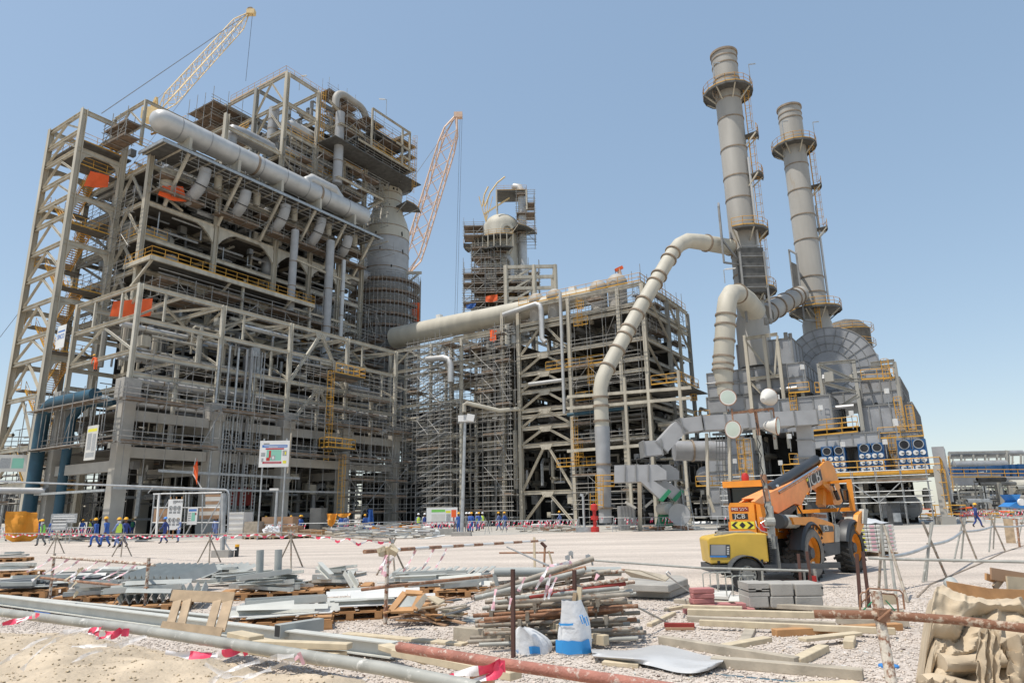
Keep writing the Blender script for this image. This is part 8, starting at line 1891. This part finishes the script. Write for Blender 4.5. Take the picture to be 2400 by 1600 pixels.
tape('bunched pink tape tied at the pale post and striped rail',[[D_(905,1300,10.5),D_(898,1325,10.5),D_(895,1345,10.5)],[D_(908,1300,10.5),D_(890,1335,10.4)],[D_(906,1310,10.4),D_(902,1350,10.4)]]+[[pA.lerp(pB,t),pA.lerp(pB,t)+Vector((-.1,0,-.2)),pA.lerp(pB,t)+Vector((-.22,0,-.38))] for t in(.2,.35,.5,.62)],.05,('tapefaded','tapewhite'),seg=.1)
b=MB().use('woodpale'); 
for i in range(7): b.box(D_(905,1288,10.7)+Vector((r6.uniform(-.1,.15),r6.uniform(-.05,.05),r6.uniform(-.05,.08))),(.12,.09,.07),Euler((r6.random()*3,r6.random()*3,0)).to_matrix())
o=b.build('cloth_knot',None,smooth=True); tag(o,'cream rag knot wrapped round the top of the pale post','rag')
# ================================================================ NEAR RAILS
Z_=1.06
def near(px,py,th,dia=.06): return dp(px,py,FPX*dia/th)
R1=[near(-60,1424,16.5),near(0,1434,17.5),near(300,1471,20.5),near(600,1517,24),near(900,1566,28),near(1120,1612,31)]
rod('near_rail','grey galvanised pipe rail crossing the lower left above the sand','rail',R1,.03,'railgrey',18)
R2=[near(935,1515,21),near(1160,1552,24),near(1420,1590,26),near(1600,1618,27)]
rod('near_rail','rusty red pipe rail with flaking paint at the bottom centre','rail',R2,.03,'rustred',18)
R3=[near(1908,1438,18),near(2063,1440,18.5),near(2240,1452,19),near(2440,1476,20)]
rod('near_rail','heavily rusted pipe rail crossing in front of the burlap heap','rail',R3,.03,'rustpipe',18)
po=near(2066,1440,18.5); pq=po; rod('near_post','white painted post with rust spots carrying the rusted rail','post',[po+Vector((0,.03,.16)),po+Vector((.0,.03,0)),Vector((dp(2098,1600,po.y-.25).x,po.y-.25,0))],.036,'rustwhite',16)
b=MB().use('rusty').box(po,(.075,.085,.085)); b.tube(po+Vector((-.05,-.04,-.03)),po+Vector((.05,-.04,.04)),.01,8); o=b.build('pipe_clamp',None); tag(o,'rusted clamp joining the white post and the rusted rail','clamp')
b=MB().use('rusty'); q=near(1130,1575,26); b.box(q+Vector((0,.02,-.04)),(.12,.09,.1)); b.tube(q+Vector((-.05,0,-.06)),q+Vector((.05,0,-.02)),.015,8); o=b.build('pipe_clamp',None); tag(o,'rusted clamp at the crossing of the two bottom rails','clamp')
rc=('tapered','tapewhite')
N=near
tape('red and white tape tied at the far left of the grey rail',[[N(92,1440,19.3),N(62,1448,18.5),N(30,1456,18.5),N(5,1462,18.5)],[N(60,1448,18.5),N(38,1458,18.5)]],.042,rc,seg=.10)
tape('red and white tape knot in the middle of the grey rail',[[N(240,1470,21.0),N(212,1480,20.2),N(245,1484,21.0),N(280,1478,21.0)],[N(285,1474,21.0),N(262,1490,21.0),N(225,1492,20.2)],[N(296,1472,21.0),N(292,1490,21.0)]],.042,rc,seg=.09)
tape('red and white tape with a big red patch under the grey rail',[[N(575,1512,23.5),N(555,1525,23.5),N(530,1530,23.5),N(480,1535,22.7),N(430,1533,22.7),N(388,1528,22.7)],[N(570,1512,23.5),N(577,1535,23.5)]],.05,rc,seg=.15,tw=.5)
tape('pink tape bow tied round the grey rail near the centre',[[N(700,1528,26.0),N(712,1556,26.0)],[N(706,1530,26.0),N(690,1545,26.0)]],.04,('tapefaded','tapefaded'))
tape('red and white tape knot on the rusty red rail',[[N(1175,1548,27.7),N(1150,1565,27.7),N(1110,1572,27.7),N(1070,1578,27.7),N(1030,1598,27.7),N(1010,1610,27.7)],[N(1172,1550,27.7),N(1160,1580,27.7),N(1110,1595,27.7),N(1095,1615,27.7)],[N(1178,1546,27.7),N(1177,1575,27.7)]],.05,rc,seg=.12,tw=.6)
mat('sheer',(.78,.75,.73),.3,var=.05,alpha=.55)
tape('sheer faded tape streaming from the grey rail over the sand',[[N(215,1470,20.2),N(150,1482,20.2),N(95,1498,20.2),N(40,1530,20.2),N(0,1555,20.2)],[N(190,1475,20.2),N(110,1510,20.2),N(50,1570,20.2)],[N(345,1490,21.8),N(280,1512,21.8),N(210,1530,21.8),N(165,1555,21.8)],[N(340,1490,21.8),N(250,1510,21.8),N(165,1515,21.8)],[N(690,1535,26.0),N(620,1545,25.2),N(540,1570,25.2),N(490,1600,25.2)],[N(690,1545,26.0),N(600,1580,25.2),N(540,1612,25.2)],[N(480,1555,25.2),N(540,1585,25.2),N(600,1580,25.2)]],.04,('sheer','sheer'),nm='sheer_tape',tw=1.1)
# ================================================================ BURLAP HEAP
from mathutils import noise
def blanket(label,nm,P,thick,seed,wr=.05,nu=60,nv=44,m='burlap'):
    """P(u,v)->point on a draped form; adds folds"""
    b=MB().use(m); G_=[]
    for i in range(nu+1):
        row=[]
        for j in range(nv+1):
            u_,v_=i/nu,j/nv; p=Vector(P(u_,v_)); w1=noise.noise(Vector((u_*2+seed,v_*3,seed)))*2.2; f=wr*(.6*(1-abs(noise.noise(Vector((u_*3.5+v_*2,v_*7-u_*4,seed+5)))*3))+.5*noise.noise(Vector((u_*2.2+seed,v_*9+w1,seed)))+.30*(1-abs(noise.noise(Vector((u_*5+seed,v_*20+w1*3,seed+3)))*2.4))+.10*noise.noise(Vector((u_*30,v_*30+seed,7))))
            row.append(p+Vector((0,-f*.9,f)))
        G_.append(row)
    b.sheet(G_); b.sheet([[q-Vector((0,-thick,thick)) for q in reversed(r)] for r in G_]); o=b.build(nm,None,smooth=True); tag(o,label,'burlap cloth'); return o
Yn=5.2
gb=dp(2280,1560,6.0)
def heapform(cx,w,y0,h,dpt):
    def P(u_,v_):
        x=cx+(u_-.5)*w; k=(1-abs(2*u_-1)**3); t=v_
        if t<.45: z=h*k*(t/.45)**.8+.02; y=y0
        else: z=h*k*(1-.15*((t-.45)/.55)); y=y0+dpt*((t-.45)/.55)
        y-=.06*sin(u_*7); return (x,y,max(.01,z))
    return P
xl=dp(2122,1560,5.8).x; xr=dp(2440,1560,5.8).x; xm=(xl+xr)/2
def moundform(u_,v_):
    x=xl-.02+(xr-xl+.3)*u_; e=min(1,u_/.16); e=e*e*(3-2*e); zt_=(.90-.42*max(0,u_-.45)**1.0+.05*sin(u_*11))*e+.01
    if v_<.6:
        t=v_/.6; z=zt_*t; n1=noise.noise(Vector((u_*2.3,t*1.5,4))); y=5.75+.22*t*t-.11*abs(sin(pi*(t*4.5+n1*1.6)))**.6*e
    else:
        t=(v_-.6)/.4; z=zt_*(1-.5*t*t)+.03*noise.noise(Vector((u_*7,t*5,2))); y=5.97+.9*t
    x=x+(y-5.75)*.56+(1-u_)**3*(.16*(z/.9)**2+.05*noise.noise(Vector((v_*6,3,3)))+.03*sin(v_*23))
    return (x,y+.05*noise.noise(Vector((u_*9,v_*6,8))),max(.005,z))
blanket('big crumpled burlap mound in layers at the bottom right corner','burlap_sheet',moundform,.02,1.3,.07,150,110)
for i,(x0,x1,y,z,r_,l) in enumerate(((2150,2330,5.66,.33,.09,'short rolled burlap bolt on the left of the mound'),(2230,2440,5.62,.16,.10,'long lower burlap bolt'),(2190,2440,5.72,.50,.08,'upper burlap bolt across the mound'))):
    a=dp(x0,1500,y);c=dp(x1,1500,y); b=MB().use('burlap'); n=40; P=[]
    for k in range(n+1):
        t=k/n; cc=Vector((a.x+(c.x-a.x)*t,y-.02*sin(t*5+i),z+.02*sin(t*6+i*2)-.04*t)); row=[]
        for q in range(29):
            an=2*pi*(q%28)/28; rr_=r_*(1+.06*sin(t*9+i)+.10*noise.noise(Vector((t*5,an if q<28 else 0,i)))+.07*noise.noise(Vector((t*4+i,an*3.5 if q<28 else 0,i*3)))); row.append(cc+Vector((0,cos(an)*rr_*1.25,sin(an)*rr_*.8)))
        row[-1]=row[0]; P.append(row)
    b.sheet(P); b.poly(P[0][:-1]); b.poly(list(reversed(P[-1][:-1]))); o=b.build('burlap_roll',None,smooth=True); tag(o,l,'burlap roll')
def hangform(x0,x1,zt,y,lean=0):
    a=dp(x0,1500,y).x;c=dp(x1,1500,y).x
    return lambda u_,v_:(a+(c-a)*u_*(1+.25*v_)+lean*v_,y-.05*v_+.025*sin(u_*19+v_*2),zt*(1-v_)+.02)
blanket('burlap flap hanging down at the left end of the heap','burlap_sheet',hangform(2132,2225,.36,5.55,-.03),.012,2.2,.05,40,30)
blanket('long knotted burlap strip hanging in the middle of the heap','burlap_sheet',hangform(2300,2345,.72,5.48,-.20),.012,6.1,.05,24,50)
blanket('wide burlap drape at the bottom right edge','burlap_sheet',hangform(2352,2450,.66,5.42,-.03),.012,9.4,.06,40,40)
b=MB().use('bluepaint').lathe(gd(2083,1562),[(.10,0),(.10,.02),(.06,.03),(.01,.03)],16); o=b.build('blue_lid',None); tag(o,'small blue lid on the gravel behind the white post','lid')  # a flat lid lying on the gravel
rod('grey_pvc_pipe','short pale blue grey pipe poking up behind the burlap','pipe',[D_(2250,1392,10),D_(2225,1362,10.2)],.085,'primer',18)
# wooden box at right
T=thing('wooden_box','brown plywood box with broken timbers sticking out at the right edge','wooden box',gd(2370,1462)); Yx=8.6
a=D_(2316,1378,Yx);c=D_(2440,1455,Yx); b=MB().use('woodora').prism([Vector((a.x,Yx,a.z)),Vector((c.x,Yx,a.z-.03)),Vector((c.x,Yx,0)),Vector((a.x+.09,Yx,0))],(0,.02,0)); b.prism([Vector((a.x,Yx+.02,a.z)),Vector((a.x+.09,Yx+.02,0)),Vector((a.x+.1,Yx+.9,0)),Vector((a.x+.05,Yx+.9,a.z))],(.02,0,0)); b.build('side_panel',T)
for (x0,y0,x1,y1,w_,m) in((2322,1343,2440,1362,.14,'ply'),(2310,1350,2345,1362,.08,'woodora'),(2330,1378,2350,1352,.08,'wood'),(2360,1365,2440,1372,.16,'woodpale')): 
    b=MB().use(m).bar(D_(x0,y0,Yx+.2),D_(x1,y1,Yx+.3),.025,w_); o=b.build('broken_timber',None); tag(o,{2322:'topmost broken timber sticking out of the brown plywood box',2310:'short orange timber at the left corner of the plywood box',2330:'upright timber offcut leaning inside the plywood box',2360:'pale board lying inside the plywood box'}[x0],'timber','broken timbers in the plywood box')
PB=thing('plank_bundle','weathered planks tied to a stake in the far right trestle line','planks',gd(2370,1272)); b=MB().use('wood').bar(gd(2370,1272),dp(2362,1215,gd(2370,1272).y),.35,.05); b.build('plank',PB); b=MB().use('rusty').tube(gd(2390,1282),dp(2382,1215,gd(2390,1282).y),.04,8); b.build('stake',PB)
# ================================================================ SAND MOUND
def mz(x,y):
    d=noise.noise(Vector((x*.9,y*.9,3)))*.12+noise.noise(Vector((x*3,y*3,1)))*.05+noise.noise(Vector((x*9,y*9,5)))*.02+noise.noise(Vector((x*22,y*22,5)))*.007
    B_=[(-11,12.5),(-6.4,10.8),(-3.6,9.1),(-1.5,7.5),(.4,6.7),(1.3,5.6),(2.5,3)]; yb=B_[-1][1]
    for (xa,ya),(xb,yb_) in zip(B_,B_[1:]):
        if xa<=x<=xb: yb=ya+(yb_-ya)*(x-xa)/(xb-xa)
    if x<-11: yb=12.5
    t=(yb+d*2.5-y)/1.7
    if t<=0: return -.05
    t=min(1,t); return (.30+d*1.1)*t*t*(3-2*t)-.02
b=MB().use('sand'); nx,ny=200,170; G_=[[Vector((-12+i*.07,1.6+j*.066,mz(-12+i*.07,1.6+j*.066))) for i in range(nx+1)] for j in range(ny+1)]; b.sheet(G_); o=b.build('sand_mound',None,smooth=True); o['kind']='structure'
mat('pebble',(.50,.40,.27),.95,var=.25,scale=8)
stones('sand_pebbles',4200,'pebble',lambda u:3.0+7.0*u,.005,.022,zf=mz,xlim=lambda u,y:-.82*y+u*(.82*y-.2*y+.6))
mat('sandgrey',(.36,.335,.29),.95,var=.2,scale=5)
stones('grey_pebbles',2600,'sandgrey',lambda u:3.2+2.6*u,.006,.026,zf=mz,xlim=lambda u,y:-4.2+u*2.0)
rod('blue_rope','short blue rope ends on the sand behind the grey rail','rope',[gd(82,1432,.35),gd(100,1436,.35),gd(112,1437,.35),gd(122,1441,.33)],.012,'bluetarp',5)
# cable line snaking on the gravel
b=MB().use('ring'); P=[gd(2150,1400),gd(2180,1370),gd(2240,1345),gd(2300,1320),gd(2350,1295),gd(2410,1275)]; P=[p+Vector((0,0,.01)) for p in P]; b.path(P,.02,5); o=b.build('ground_cable',None); tag(o,'dark cable snaking over the gravel behind the right trestles','cable')
# scattered debris bits on gravel
b=MB()
for _ in range(260):
    p=gd(r6.uniform(600,2150),r6.uniform(1395,1598)); a_=r6.random()*3; b.use(r6.choice(('woodpale','wood','primerpale','darkrust','white'))); L_=r6.uniform(.01,.07); b.bar(p+EZ*.012,p+EZ*.015+Vector((cos(a_),sin(a_),0))*L_,.012,.008)
o=b.build('wood_chips',None); o['kind']='stuff'; tag(o,'tiny wood chips and bits scattered on the near gravel','debris')
